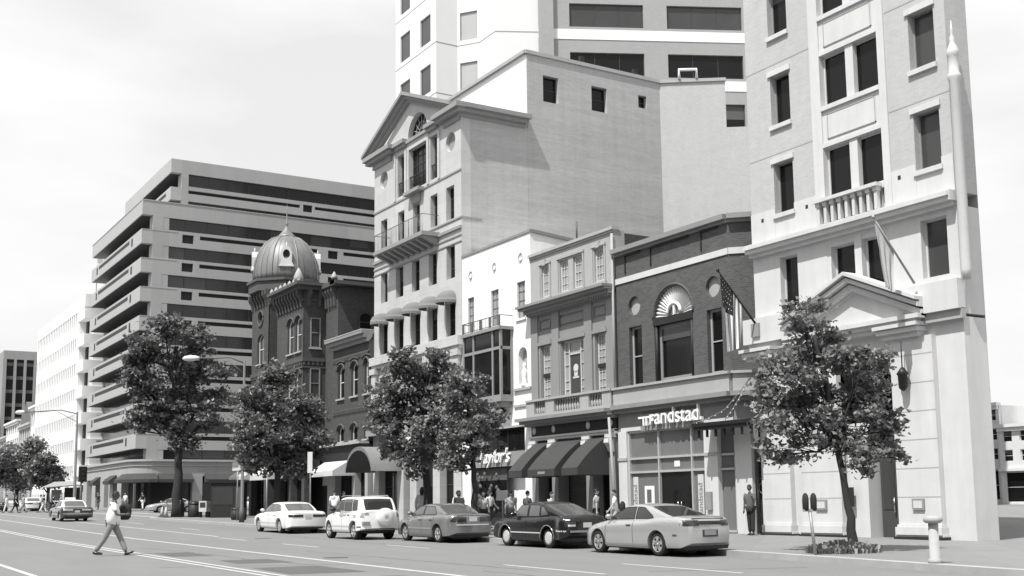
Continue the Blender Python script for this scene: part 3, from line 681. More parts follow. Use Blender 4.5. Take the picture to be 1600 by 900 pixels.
# ------------------------------------------------------------------ brick corner building with the ground floor shop
def brick_building():
    F = street(30); xl, xr = -40.3, -32.98
    T = thing('brick_shop_building', 'dark brick two storey building with an arched window above a glazed shopfront', 'building', (-36.6, 31, gz(-37)))
    ws = [RC(-39.45, -38.55, 6.48, 9.04), RC(-34.36, -33.48, 6.5, 9.04)]
    arch = AR(-37.7, -35.22, 6.5, 9.14)
    cs = [CI(-39.03, 9.94, .42), CI(-33.95, 9.93, .42)]
    plate(F, RC(xl, xr, 6.3, 12.3), ws+[arch]+cs, .3, outer_depth=.6).build('wall', M['brick'], T)
    C_ = Fr(xr, 30, 45)    # canted end bay running back
    plate(C_, RC(0, 4.2, 6.3, 12.3), [], .3, outer_depth=.6).build('wall', M['brick'], T)
    for c in (-39.03, -33.95): bx('roundel', M['stone'], T, F, c-.5, c+.5, -.3, -.16, 9.4, 10.45)
    for h in ws: window(T, F, h, .24, 1, 2, .09, .05, M['stone'], M['glass'], v=0)
    o = window(T, F, RC(-37.62, -35.3, 6.5, 8.85), .26, 1, 1, .16, .05, M['framem'], M['glass'])
    bx('blind', M['glassm'], o, F, -37.45, -35.45, -.25, -.2, 8.2, 8.7)
    bx('transom', M['dark'], T, F, -37.72, -35.2, -.28, .04, 8.86, 9.16)
    # fan of ribs in the arch
    mb = MB(); c = (-36.46, 9.16); n = 22
    mb.quad([F.p(c[0]+1.26*math.cos(math.pi*k/24), -.2, c[1]+1.26*math.sin(math.pi*k/24)) for k in range(25)])
    for k in range(n):
        t0, t1, tm = math.pi*k/n, math.pi*(k+1)/n, math.pi*(k+.5)/n
        a = F.p(c[0]+.4*math.cos(t0), -.18, c[1]+.4*math.sin(t0)); b = F.p(c[0]+1.24*math.cos(t0), -.18, c[1]+1.24*math.sin(t0))
        cc = F.p(c[0]+1.24*math.cos(tm), -.08, c[1]+1.24*math.sin(tm)); d = F.p(c[0]+.4*math.cos(tm), -.12, c[1]+.4*math.sin(tm))
        e = F.p(c[0]+1.24*math.cos(t1), -.18, c[1]+1.24*math.sin(t1)); f_ = F.p(c[0]+.4*math.cos(t1), -.18, c[1]+.4*math.sin(t1))
        mb.quad([a, b, cc, d]); mb.quad([d, cc, e, f_])
    fan = mb.build('fanlight', M['lime'], T)
    mb = MB(); mb.tube([F.p(c[0]+.42*math.cos(math.pi*k/14), -.06, c[1]+.1+.42*math.sin(math.pi*k/14)) for k in range(15)], .07, 6); mb.box(F, c[0]-.05, c[0]+.05, -.12, -.05, 9.2, 9.6); mb.build('fan_boss', M['white'], fan)
    mb = MB(); mb.tube([F.p(c[0]+1.3*math.cos(math.pi*k/24), .0, c[1]+1.3*math.sin(math.pi*k/24)) for k in range(25)], .05, 6); mb.build('arch_trim', M['brick'], T)
    for u in (-37.6, -35.32): MB().tube([F.p(u, -.05, 6.5), F.p(u, -.05, 8.86)], .07, 8).build('colonnette', M['dark'], T)
    # stone band, parapet panels, roof edge
    mb = MB(); mb.box(F, xl, xr, 0, .05, 11.05, 11.3); mb.box(C_, 0, 4.2, 0, .05, 11.05, 11.3); mb.build('stone_band', M['lime'], T)
    mb = MB(); 
    for a, b in ((-39.6, -38.5), (-37.8, -35.3), (-34.55, -33.5)):
        mb.box(F, a, b, 0, .09, 12.22, 12.27); mb.box(F, a, a+.04, 0, .06, 11.45, 12.22)
    mb.build('parapet_trim', M['dark'], T)
    mb = MB(); mb.box(F, xl-.05, xr+.03, -.5, .28, 12.42, 12.62); mb.box(F, xl, xr+.02, -.3, .12, 12.3, 12.42)
    mb.box(C_, -.03, 4.3, -.5, .28, 12.42, 12.62); mb.box(C_, 0, 4.3, -.3, .12, 12.3, 12.42); mb.build('coping', M['coping'], T)
    MB().prism(WORLD, [(xl, 30.6), (xr-.25, 30.6), (xr+2.3, 33.2), (xr+2.3, 38), (xl, 38)], b0(-36), 12.3, axis='z').build('body', M['brick'], T)
    # ledge and fascia
    mb = MB(); mb.box(F, xl, xr+.1, 0, .30, 5.68, 6.36); mb.box(F, xl, xr+.15, 0, .4, 6.36, 6.46)
    mb.box(C_, 0, 4.2, 0, .30, 5.68, 6.36); mb.box(C_, -.05, 4.2, 0, .4, 6.36, 6.46); mb.build('ledge', M['stone'], T)
    mb = MB(); mb.box(F, xl, xr+.15, 0, .5, 5.5, 5.68); mb.box(F, xl, xr+.1, 0, .3, 5.34, 5.5); mb.box(C_, -.1, 4.2, 0, .5, 5.5, 5.68); mb.box(C_, -.05, 4.2, 0, .3, 5.34, 5.5); mb.build('cornice', M['coping'], T)
    bx('fascia', M['greylow'], T, F, xl, xr, -.6, .05, 4.55, 5.34); bx('fascia', M['greylow'], T, C_, 0, 4.2, -.6, .05, 4.4, 5.34)
    bx('sign_band', M['lime'], T, F, xl+.2, xr, .05, .07, 4.55, 4.72)
    sg = bx('sign_board', M['greylow'], T, F, -38.6, -34.9, .07, .16, 4.5, 5.2)
    text('sign_lettering', 'randstad', .92, M['white'], F, -36.25, .26, 4.72, sg, .06, 1.0)
    mb = MB(); mb.box(F, -34.62, -34.52, .2, .32, 4.72, 4.84)
    for u0, u1, z0, z1 in ((-38.55, -38.05, 5.0, 5.08), (-38.25, -38.17, 4.7, 5.0), (-38.05, -37.97, 4.7, 5.08), (-37.97, -37.78, 5.0, 5.08), (-37.68, -37.56, 4.86, 5.0)): mb.box(F, u0, u1, .2, .32, z0, z1)
    mb.build('sign_emblem', M['white'], sg)
    # glazed front
    y0 = .35
    G = MB(); G.box(F, -39.7, -34.7, -.12, -.02, 4.45, 4.55)
    for u in (-39.7, -37.7, -35.6, -34.78): G.box(F, u, u+.08, -.12, 0, y0, 4.45)
    for z in (3.32, 2.74): G.box(F, -39.62, -34.78, -.118, -.01, z, z+.09)
    G.box(F, -39.62, -34.78, -.118, -.01, y0-.2, y0+.15)
    fr_ = G.build('shopfront', M['alu'], T)
    MB().box(F, -39.66, -34.74, -.16, -.11, y0, 4.5).build('pane', M['shopglass'], fr_)
    bx('doorway', M['glass'], fr_, F, -37.6, -35.6, -.11, -.105, y0, 2.74)
    for u in (-36.5, -36.3): MB().tube([F.p(u, -.03, 1.2), F.p(u, -.03, 1.55)], .02, 6).build('handle', M['chrome'], fr_)
    bx('house_number_plate', M['whitep'], fr_, F, -36.75, -36.4, -.1, -.09, 2.95, 3.2)
    for u, a in ((-39.35, 90), (-35.15, 90)):
        p = bx('window_banner', M['signp'], fr_, F, u-.17, u+.17, -.1, -.09, .9, 2.6)
        text('banner_lettering', 'randstad', .38, M['framem'] if a == 90 else M['white'], F, u+.09, -.08, .95, p, .004, 1.0, rot=90, align='LEFT')
    ps = bx('poster', M['whitep'], fr_, F, -38.75, -38.1, -.1, -.09, 1.0, 2.2)
    bx('poster_picture', M['c_mid'], ps, F, -38.6, -38.3, -.09, -.087, 1.5, 2.05)
    for a, b, m_ in ((xl, -39.7, 'lime'), (-34.7, -33.9, 'lime')):
        o = bx('pier', M['lime'], T, F, a+.02, b, -.6, .1, b0(a), 4.55)
        bx('pier_band', M['stone'], o, F, a, b+.02, .1, .14, 3.3, 3.42)
    # canted shop window and end pier
    G = MB()
    for z in (.35, 2.72, 3.28, 4.3): G.box(F, -33.9, -33.0, -.12, 0, z, z+.08)
    G.box(F, -33.06, -32.98, -.12, 0, .35, 4.35); o = G.build('side_shopfront', M['alu'], T)
    bx('pane', M['shopglass'], o, F, -33.9, -33.02, -.16, -.11, .35, 4.35)
    bx('pier', M['lime'], T, F, -32.98, -32.35, -.6, .04, b0(-33), 4.4)
    bx('meter_box', M['framem'], T, F, -34.55, -34.25, .1, .2, 1.2, 1.9)
    return T
brick_building()
# ------------------------------------------------------------------ pale bank building at the right
def right_building():
    F = street(30); xl, xr = -31.62, -22.55
    T = thing('limestone_corner_building', 'tall pale brick and limestone building at the right with a pedimented entrance', 'building', (-27, 31, gz(-27)))
    colA, colC, pr = (-30.36, -29.38), (-23.98, -22.98), [(-27.76, -26.7), (-26.35, -25.36)]
    rows = [(22.1, 24.0), (18.74, 20.66), (15.4, 17.32), (12.02, 13.95)]
    rowsA = [(22.1, 24.0), (18.84, 20.7), (15.38, 17.3), (12.02, 13.94)]
    hs = []
    for z0, z1 in rowsA: hs.append(RC(*colA, z0, z1)); hs.append(RC(*colC, z0, z1))
    pw = [(a, b, z0-.02, z1-.1) for z0, z1 in rows for a, b in pr]
    rec = [RC(-28.3, -24.95, 11.2, 25.5)]
    plate(F, RC(xl, xr, 11.05, 26), [h for h in hs if h[0][1] > 12.3]+[RC(-30.36, -29.38, 12.02, 13.94), RC(-23.98, -22.98, 12.02, 13.94)]+[RC(-28.3, -24.95, 11.3, 25.5)], .35, outer_depth=1.05).build('wall', M['rbrick'], T)
    for a, b in ((xl, -30.36), (-29.38, -28.3), (-24.95, -23.98), (-22.98, xr)): bx('apron', M['lime'], T, F, a, b, .001, .03, 11.05, 12.26)
    for c in (colA, colC): bx('apron', M['lime'], T, F, c[0], c[1], .001, .012, 11.05, 12.0)
    for (z0, z1) in rowsA:
        for c in (colA, colC):
            window(T, F, RC(c[0], c[1], z0, z1), .3, 1, 1, .05, .04, M['framem'], M['glass'] if c is colA else M['glassm'])
            bx('lintel', M['lime'], T, F, c[0]-.1, c[1]+.08, 0, .07, z1, z1+.2); bx('sill', M['lime'], T, F, c[0]-.06, c[1]+.06, -.02, .1, z0-.16, z0)
    # centre strip: surround, paired windows, spandrel panels
    mb = MB()
    mb.box(F, -28.3, -27.85, -.36, .06, 11.06, 26); mb.box(F, -25.25, -24.95, -.36, .06, 11.06, 26); mb.box(F, -26.7, -26.35, -.3, -.012, 12.0, 26)
    for i, (z0, z1) in enumerate(rows):
        lo = rows[i+1][1]-.1 if i+1 < len(rows) else 11.9
        mb.box(F, -27.85, -25.25, -.3, .0, lo, z0-.04)
        mb.box(F, -27.85, -25.25, 0, .09, z0-.2, z0-.04); mb.box(F, -27.85, -25.25, 0, .05, lo+.02, lo+.16)
        if i < 3: mb.box(F, -27.65, -25.45, 0, .02, lo+.32, z0-.36)
    mb.build('window_surround', M['lime'], T)
    mb = MB()
    for i in range(3):
        lo = rows[i+1][1]-.1; z0 = rows[i][0]; a, b, c, d = -27.62, -25.48, lo+.3, z0-.34
        for q in ((a, b, c, c+.03), (a, b, d-.03, d), (a, a+.03, c, d), (b-.03, b, c, d)): mb.box(F, q[0], q[1], 0, .035, q[2], q[3])
    mb.build('panel_moulding', M['stone'], T)
    for z0, z1 in rows:
        for a, b in pr: window(T, F, RC(a-.08, b+.08 if b < -26 else b+.1, z0-.04, z1-.1), .22, 1, 1, .06, .04, M['framel'], M['glass'])
    # balustrade under the paired windows
    B = MB(); B.box(F, -28.15, -25.3, 0, .4, 11.86, 11.98); bl = B.build('balustrade', M['lime'], T)
    bx('balustrade_back', M['stone'], bl, F, -28.1, -25.35, -.25, .02, 11.12, 11.86)
    for k in range(9):
        u = -28.0+k*2.55/8; q = MB(); q.box(F, u-.09, u+.09, .1, .32, 11.72, 11.86); q.box(F, u-.06, u+.06, .12, .28, 11.1, 11.72); q.build('baluster', M['lime'], bl)
    for u, z in ((-31.01, 11.94), (-28.76, 11.96), (-24.64, 11.99)): bx('vent', M['dark'], T, F, u-.06, u+.06, .028, .035, z-.07, z+.07)
    for z in (17.75, 14.3, 21.2): bx('joint', M['stone'], T, F, xl, -28.3, 0, .008, z-.02, z+.02); bx('joint', M['stone'], T, F, -24.95, xr, 0, .008, z-.02, z+.02)
    # cornice band
    mb = MB(); mb.box(F, xl-.05, xr+.05, -.05, .38, 10.72, 11.05); mb.box(F, xl-.02, xr+.02, -.05, .46, 10.86, 11.0); mb.box(F, xl, xr, -.05, .22, 10.6, 10.72); mb.build('cornice', M['lime'], T)
    # limestone storey below
    h3 = [RC(-30.24, -29.36, 8.5, 10.38), RC(-27.95, -25.2, 8.45, 10.45), RC(-23.95, -22.95, 8.5, 10.38)]
    plate(F, RC(xl, xr, 7.2, 10.62), h3, .35, outer_depth=1.05).build('wall', M['lime'], T)
    window(T, F, h3[0], .28, 1, 1, .05, .04, M['framel'], M['glass']); window(T, F, h3[2], .28, 1, 1, .05, .04, M['framel'], M['glassm'])
    for a, b in ((-27.78, -26.7), (-26.4, -25.36)): window(T, F, RC(a, b, 8.45, 10.3), .3, 1, 1, .05, .04, M['framel'], M['glass'])
    mb = MB(); mb.box(F, -27.95, -27.78, -.3, -.02, 8.45, 10.45); mb.box(F, -26.7, -26.4, -.3, 0, 8.45, 10.45); mb.box(F, -25.36, -25.2, -.3, -.02, 8.45, 10.45); mb.box(F, -27.95, -25.2, -.3, -.04, 10.3, 10.45); mb.build('window_surround', M['lime'], T)
    # attic block, entablature with pilaster capitals
    mb = MB(); mb.box(F, xl-.35, -29.75, 0, .34, 7.32, 8.25); mb.box(F, -24.4, xr+.1, 0, .34, 7.32, 8.25); mb.build('attic_block', M['lime'], T)
    mb = MB(); mb.box(F, xl-.2, xr+.1, 0, .22, 7.02, 7.34); mb.build('entablature', M['stone'], T)
    for a, b in ((-31.95, -30.3), (-29.65, -28.5), (-25.6, -23.85)):
        q = MB(); q.box(F, a, b, 0, .62, 6.98, 7.1); q.box(F, a+.06, b-.06, 0, .52, 6.82, 6.96); q.box(F, a+.14, b-.14, 0, .38, 6.66, 6.82); q.build('capital', M['lime'], T)
    # pediment over the entrance
    for s in (-1, 1):
        X = -29.75 if s < 0 else -23.75; mid = -26.62; mb = MB()
        for d0, d1, v1 in ((0, .12, .74), (.12, .2, .5), (.2, .34, .62), (.34, .42, .34), (.42, .62, .44), (.62, .7, .26)):
            mb.prism(F, [(X, 7.88-d0), (mid, 9.14-d0), (mid, 9.14-d1), (X, 7.88-d1)], .0, v1)
        mb.build('raking_cornice', M['lime'], T)
    mb = MB(); mb.box(F, -29.7, -23.75, 0, .62, 7.2, 7.34); mb.box(F, -29.3, -23.95, 0, .5, 7.08, 7.2); mb.box(F, -29.2, -24.05, 0, .36, 6.95, 7.08); mb.build('cornice', M['lime'], T)
    MB().prism(F, [(-29.1, 7.34), (-24.1, 7.34), (-26.62, 8.6)], 0, .2).build('tympanum', M['lime'], T)
    # ground storey with the arched entrance
    arch = AR(-29.0, -25.3, .0, 4.9)
    plate(F, RC(xl, xr, -.3, 7.1), [arch], .9, outer_depth=1.05).build('wall', M['lime'], T)
    A = MB(); A.box(F, -29.0, -25.3, -.95, -.9, -.2, 6.9); A.build('pane', M['glass'], T)
    mb = MB(); mb.box(F, -29.0, -25.3, -.8, -.2, 3.8, 4.1); mb.build('transom', M['lime'], T)
    mb = MB(); mb.box(F, -28.95, -26.75, -.85, -.15, -.2, 3.75); mb.build('wall_panel', M['lime'], T)
    D = MB(); D.box(F, -26.7, -25.35, -.8, -.7, .15, 3.5); d = D.build('door', M['framed'], T)
    for u in (-26.6, -25.98): bx('pane', M['glassm'], d, F, u, u+.5, -.69, -.68, 1.2, 3.1)
    MB().tube([F.p(-26.1, -.62, 1.1), F.p(-26.1, -.62, 1.6)], .03, 6).build('handle', M['chrome'], d)
    for a, b in ((-31.3, -29.95), (-29.4, -27.6), (-25.25, -23.6)):
        q = MB(); q.box(F, a, b, 0, .22, .7, 6.66); q.build('pilaster', M['lime'], T)
        q = MB(); q.box(F, a-.06, b+.06, 0, .34, .42, .66); q.box(F, a-.02, b+.02, 0, .28, .66, .74); q.box(F, a-.1, b+.1, 0, .3, .36, .42); q.build('base_moulding', M['lime'], T)
        q = MB(); q.box(F, a-.12, b+.12, 0, .36, -.2, .36); q.build('plinth', M['dark'], T)
    mb = MB()
    for z in (1.6, 2.5, 3.4, 4.3, 5.2, 6.1):
        for a, b in ((-31.3, -29.95), (-29.4, -27.6), (-25.25, -23.6)): mb.box(F, a, b, .22, .225, z-.015, z+.015)
    mb.build('joint', M['stone'], T)
    for u0, u1 in ((-28.75, -28.25), (-24.65, -24.2)):
        o = bx('display_case', M['framem'], T, F, u0, u1, .22, .29, 1.2, 1.55); bx('notice', M['signp'], o, F, u0+.06, u1-.06, .29, .3, 1.25, 1.48)
    bx('plaque', M['dark'], T, F, -27.45, -27.25, 0, .06, 1.3, 1.95)
    x, y, z = F.p(-24.6, .45, 4.95)
    q = MB(); q.lathe((x, y, z), [(.05, 0), (.14, .1), (.16, .5), (.2, .55), (.05, .75)], 8); q.tube([(x, y, z+.7), (x, y, z+1.6)], .02, 5); q.build('lantern', M['black'], T)
    # corner turret with finial
    x, y = -22.3, 29.95
    q = MB(); q.lathe((x, y, 8.2), [(.12, 0), (.16, .3), (.16, 6.3), (.21, 6.4), (.21, 6.5), (.16, 6.6), (.16, 7.1), (.19, 7.15), (.19, 7.3), (.12, 7.45), (.07, 7.6), (.09, 7.7), (.03, 7.85), (.05, 7.95), (.01, 8.3)], 12); q.build('turret', M['lime'], T)
    # body behind (its right side runs back along the plot line)
    MB().prism(WORLD, [(xl, 31.06), (xr-.0, 31.06), (-34.5, 46.5), (-40, 46.5), (-40, 38), (xl, 36)], b0(-27), 26, axis='z').build('body', M['rbrick'], T)
    # canopy over the doorway beside it
    C = MB(); C.box(F, -34.2, -30.95, 0, 1.1, 4.36, 4.5); C.box(F, -34.15, -31.0, .9, 1.05, 4.22, 4.36)
    cn = C.build('canopy', M['black'], T)
    for k in range(7): bx('pendant', M['black'], cn, F, -34.0+k*.48, -33.93+k*.48, .9, .98, 3.95, 4.22)
    bx('door_surround', M['lime'], T, F, -32.35, -32.08, -.1, .05, -.2, 4.36)
    q = bx('side_door', M['dark'], T, F, -32.08, -31.5, -.5, -.3, -.2, 3.9); bx('transom', M['framem'], q, F, -32.05, -31.52, -.3, -.28, 3.2, 3.45)
    q = MB(); q.tube([F.p(-32.05, -.2, 1.3), F.p(-32.05, -.2, 2.35), F.p(-31.55, -.2, 2.35)], .02, 5); q.tube([F.p(-31.8+.2*math.cos(t), -.2, 2.0+.2*math.sin(t)) for t in [i*.5 for i in range(13)]], .015, 5); q.build('grille', M['framem'], T)
    return T
right_building()
def cable(name, label, pts, r, parent=None, m=None, grp=None, bulbs=0):
    P = []
    for a, b in zip(pts, pts[1:]):
        a, b = Vector(a), Vector(b)
        for k in range(9): t = k/9; q = a.lerp(b, t); q.z -= .25*4*t*(1-t)*(a-b).length*.12; P.append(q)
    P.append(Vector(pts[-1])); mb = MB().tube(P, r, 5)
    for q in P[::2] if bulbs else []: mb.lathe((q.x, q.y, q.z-.05), [(.02, -.04), (.045, 0), (.02, .04)], 6)
    o = mb.build(name, m or M['galv']); return tag(o, label, 'light string')
cable('light_string', 'loose string of small lamps hanging from the pale building down to the dark canopy', [(-31.6, 29.6, 6.1), (-32.6, 29.2, 4.95), (-34.0, 29.0, 4.55)], .018, bulbs=1)
cable('light_string', 'shorter light string looping down from the same corner onto the canopy', [(-31.6, 29.55, 6.05), (-31.9, 29.2, 5.2), (-32.4, 29.0, 4.55)], .018, bulbs=1)

# ------------------------------------------------------------------ small old brick building
def small_brick():
    Y = 29.7; F = street(Y); xl, xr = -71.9, -65.97
    T = thing('old_brick_shop', 'low old brick building with arched windows above a pale shop awning', 'building', (-69, 31, gz(-69)))
    ws = [(-71.0, -70.0), (-68.82, -67.76), (-66.95, -66.2)]; ws = [(-71.05, -70.0), (-68.85, -67.8), (-66.95+.2, -66.1)]
    up = [AR(a, b, 8.5, 10.35, .35, 8) for a, b in ws]; lo = [AR(a, b, 5.65, 6.4, .28, 8) for a, b in ws]
    plate(F, RC(xl, xr, 5.5, 11.9), up+lo, .4, outer_depth=.8).build('wall', M['oldbrick'], T)
    for h in up: window(T, F, h, .22, 1, 2, .09, .06, M['framel'], M['glass'], sill=.14, sm=M['stone'])
    for h in lo: window(T, F, h, .22, 1, 1, .07, .06, M['framel'], M['glass'], sill=.14, sm=M['stone'])
    mb = MB()
    for (a, b) in ws:
        for z0, zz, rr in ((8.5, 10.35, .35), (5.65, 6.4, .28)):
            c = (a+b)/2; w = (b-a)/2+.1
            mb.tube([F.p(c+w*math.cos(math.pi*k/10), .04, zz+(rr+.12)*math.sin(math.pi*k/10)) for k in range(11)], .07, 5)
    mb.build('window_hood', M['oldtrim'], T)
    mb = MB()
    for z in (10.95, 7.45):
        mb.box(F, xl, xr, 0, .08, z+.2, z+.3); n = 34
        for k in range(n): u = xl+.1+k*(xr-xl-.2)/n; mb.box(F, u, u+.09, 0, .08, z, z+.2)
    for a, b in ws:
        c = (a+b)/2; mb.prism(F, [(c-.7, 10.95-.02), (c, 11.0+.1), (c+.7, 10.93), (c+.7, 10.85), (c, 11.0), (c-.7, 10.85)], 0, .1)
    mb.build('corbel_table', M['oldtrim'], T)
    mb = MB(); mb.box(F, xl-.25, xr, -.3, .55, 12.3, 12.5); mb.box(F, xl-.15, xr, -.2, .4, 12.05, 12.3); mb.box(F, xl-.08, xr, -.1, .2, 11.8, 12.05); mb.build('cornice', M['coping'], T)
    bx('cornice_cap', M['stone'], T, F, xl-.27, xr, -.3, .57, 12.5, 12.56)
    mb = MB(); mb.box(F, xl-.9, xr, 0, .7, 5.35, 5.5); mb.build('shop_cornice', M['stone'], T)
    bx('fascia', M['dark'], T, F, xl-.8, xr, -.5, .45, 4.4, 5.35)
    for a, b in ((xl-.6, -71.2), (-68.4, -68.0), (-66.4, xr)): bx('pier', M['stone'], T, F, a, b, -.4, .1, b0(a), 4.4)
    window(T, F, RC(-71.2, -68.4, .9, 4.4), .4, 2, 1, .1, .06, M['dark'], M['glass'], name='shop_window'); window(T, F, RC(-68.0, -66.4, .4, 4.4), .4, 2, 2, .1, .06, M['dark'], M['glass'], name='shop_door')
    bx('sign_board', M['framed'], T, F, -71.0, -67.0, .1, .2, 4.35, 4.75)
    a, b, pr_ = -72.3, -68.0, 1.6
    mb = MB(); mb.quad([F.p(a, .1, 4.55), F.p(b, .1, 4.55), F.p(b, pr_, 3.72), F.p(a, pr_, 3.72)]); mb.quad([F.p(a, pr_, 3.72), F.p(b, pr_, 3.72), F.p(b, pr_, 3.38), F.p(a, pr_, 3.38)])
    for e in (a, b): mb.quad([F.p(e, .1, 4.55), F.p(e, pr_, 3.72), F.p(e, pr_, 3.38), F.p(e, .1, 3.4)])
    o = mb.build('awning', M['awnl'], T); bx('valance_label', M['signp'], o, F, -71.0, -69.6, pr_+.005, pr_+.01, 3.45, 3.65)
    shell(F, xl+.02, xr, -8, -.8, b0(-69), 11.9, M['oldbrick'], T)
    return T
small_brick()

# ------------------------------------------------------------------ old brick building with the domed corner turret
def dome_building():
    T = thing('domed_brick_building', 'dark ornate brick building with a lead dome on its corner turret', 'building', (-78, 32, gz(-78)))
    F = street(30); Fb = street(28.4)
    # main block
    shell(WORLD, -80.9, -71.6, 30.0, 46, b0(-78), 16.3, M['oldbrick'], T)
    # bay
    xl, xr = -79.3, -74.0
    ws = [(-77.15, -75.95), (-75.6, -74.45)]
    up = [AR(a, b, 12.1, 14.15, .4, 8) for a, b in ws]; lo = [AR(a, b, 8.4, 10.4, .4, 8) for a, b in ws]
    plate(Fb, RC(xl, xr, 4.8, 16.3), up+lo, .35, outer_depth=1.6).build('wall', M['oldbrick'], T)
    for h in up+lo: window(T, Fb, h, .2, 1, 2, .1, .06, M['framel'], M['glassm'], sill=.12, sm=M['stone'])
    Sb = side(xr)
    plate(Sb, RC(28.4, 30, 4.8, 16.3), [], .1, v=.006).build('wall', M['oldbrick'], T)
    for z in (12.3, 8.8):
        window(T, Sb, RC(28.85, 29.6, z, z+2.1), -.02, 1, 2, .08, .05, M['framem'], M['glassm'], v=0, sill=.12, sm=M['stone'])
    mb = MB()
    for fr, a, b in ((Fb, xl, xr+.1), (Sb, 28.3, 30)):
        mb.box(fr, a, b, 0, .12, 11.35, 11.6); mb.box(fr, a, b, 0, .08, 10.9, 11.0)
        n = int((b-a)/.3)
        for k in range(n): u = a+.05+k*(b-a-.1)/n; mb.box(fr, u, u+.14, 0, .1, 11.1, 11.35)
    mb.build('belt_course', M['oldtrim'], T)
    mb = MB()
    for a, b in ws:
        c = (a+b)/2
        for zz in (14.15, 10.4): mb.tube([Fb.p(c+(.7)*math.cos(math.pi*k/10), .04, zz+.52*math.sin(math.pi*k/10)) for k in range(11)], .07, 5)
    mb.build('window_hood', M['oldtrim'], T)
    # bay cornice on corbels
    mb = MB(); mb.box(WORLD, xl-.1, xr+.7, 27.6, 30.2, 16.55, 16.75); mb.box(WORLD, xl, xr+.45, 27.9, 30.2, 16.3, 16.55); mb.build('cornice', M['oldtrim'], T)
    mb = MB()
    for fr, a, b in ((Fb, xl+.1, xr), (Sb, 28.5, 30)):
        n = max(2, int((b-a)/.55))
        for k in range(n): u = a+k*(b-a)/n; mb.prism(fr, [(0, 15.1), (.12, 15.15), (.2, 15.6), (.45, 16.0), (.45, 16.3), (0, 16.3)], u+.1, u+.32, axis='u')
        mb.box(fr, a, b, 0, .1, 15.55, 15.7)
    mb.build('corbel', M['oldtrim'], T)
    mb = MB()
    for k in range(7): x = xl+.3+k*.9; mb.lathe((x, 27.85, 16.75), [(.12, 0), (.16, .1), (.1, .25), (.02, .36)], 8)
    mb.lathe((xr+.2, 27.9, 16.75), [(.3, 0), (.34, .35), (.2, .7), (.03, 1.0)], 8)
    mb.lathe((xr+2.4, 29.6, 16.75), [(.2, 0), (.22, .15), (.03, .5)], 8)
    mb.build('cresting', M['stone'], T)
    # right part: pilaster, side wall with blind window
    bx('pilaster', M['oldbrick'], T, F, -73.7, -71.604, .0, .1, 4.8, 16.2)
    mb = MB(); mb.box(WORLD, -74.2, -71.1, 29.4, 30.2, 16.3, 16.6); mb.box(WORLD, -71.9, -71.0, 29.4, 41, 16.35, 16.6); mb.build('cornice', M['oldtrim'], T)
    mb = MB()
    for k in range(4): mb.prism(F, [(.1, 14.9), (.25, 15.0), (.3, 15.6), (.5, 16.0), (.5, 16.3), (.1, 16.3)], -73.6+k*.5, -73.35+k*.5, axis='u')
    mb.build('corbel', M['oldtrim'], T)
    S = side(-71.6)
    window(T, S, AR(31.4, 32.4, 13.2, 14.3, .35, 8), -.02, 1, 2, .1, .06, M['framed'], M['glass'], sill=.1, sm=M['oldtrim'])
    # ground storey shopfront
    bx('fascia', M['dark'], T, Fb, xl-1.7, xr+1.9, -.5, .3, 3.9, 4.9)
    for x in (-84.5, -80.8, -78.5, -76.2, -73.6): bx('pier', M['oldbrick'], T, Fb, x-.25, x+.25, -.4, .1, b0(x), 4)
    window(T, Fb, RC(-84.3, -80.9, 1.2, 3.9), .4, 3, 1, .1, .06, M['dark'], M['glass'], name='shop_window'); window(T, Fb, RC(-80.6, -73.7, 1.0, 3.9), .4, 5, 1, .1, .06, M['dark'], M['glass'], name='shop_window')
    for a, b in ((-84.6, -81.0), (-79.8, -76.0)):
        mb = MB(); mb.quad([Fb.p(a, .3, 4.6), Fb.p(b, .3, 4.6), Fb.p(b, 1.7, 3.7), Fb.p(a, 1.7, 3.7)]); mb.quad([Fb.p(a, 1.7, 3.7), Fb.p(b, 1.7, 3.7), Fb.p(b, 1.7, 3.35), Fb.p(a, 1.7, 3.35)]); mb.quad([Fb.p(b, .3, 4.6), Fb.p(b, 1.7, 3.7), Fb.p(b, 1.7, 3.35), Fb.p(b, .3, 3.4)]); mb.build('awning', M['awnl'], T)
    # turret
    x0, x1, y0, y1 = -84.9, -81.0, 28.4, 32.3
    tw = [AR(-83.6, -82.1, 12.1, 13.9, .45, 8), CI(-82.95, 15.55, .42, 16)]
    plate(Fb, RC(x0, x1, 4.8, 17.5), tw+[AR(-83.6, -82.1, 7.9, 9.9, .45, 8)], .35, outer_depth=.6).build('wall', M['oldbrick'], T)
    shell(WORLD, x0, x1-.004, 29.0, y1, b0(-83), 17.5, M['oldbrick'], T)
    plate(side(x1), RC(28.4, 32.3, 4.8, 17.5), [], .2, v=.005).build('wall', M['oldbrick'], T)
    for h in (tw[0], AR(-83.6, -82.1, 7.9, 9.9, .45, 8)): window(T, Fb, h, .2, 1, 2, .1, .07, M['framel'], M['glassm'], sill=.12, sm=M['stone'])
    window(T, Fb, tw[1], .2, 1, 1, .09, .05, M['framed'], M['glass'])
    mb = MB(); mb.tube([Fb.p(-82.95+.58*math.cos(t), .03, 15.55+.58*math.sin(t)) for t in [k*math.pi/10 for k in range(21)]], .07, 5)
    for fr, a, b in ((Fb, x0, x1+.1), (side(x1), 28.3, 32.3)):
        mb.box(fr, a, b, 0, .12, 11.2, 11.45)
        n = 7
        for k in range(n): u = a+.1+k*(b-a-.3)/(n-1); mb.prism(fr, [(0, 16.3), (.1, 16.35), (.18, 16.75), (.4, 17.1), (.4, 17.5), (0, 17.5)], u, u+.2, axis='u')
        for k in range(14): u = a+.05+k*(b-a)/14; mb.box(fr, u, u+.12, 0, .1, 11.0, 11.2)
    mb.build('corbel', M['oldtrim'], T)
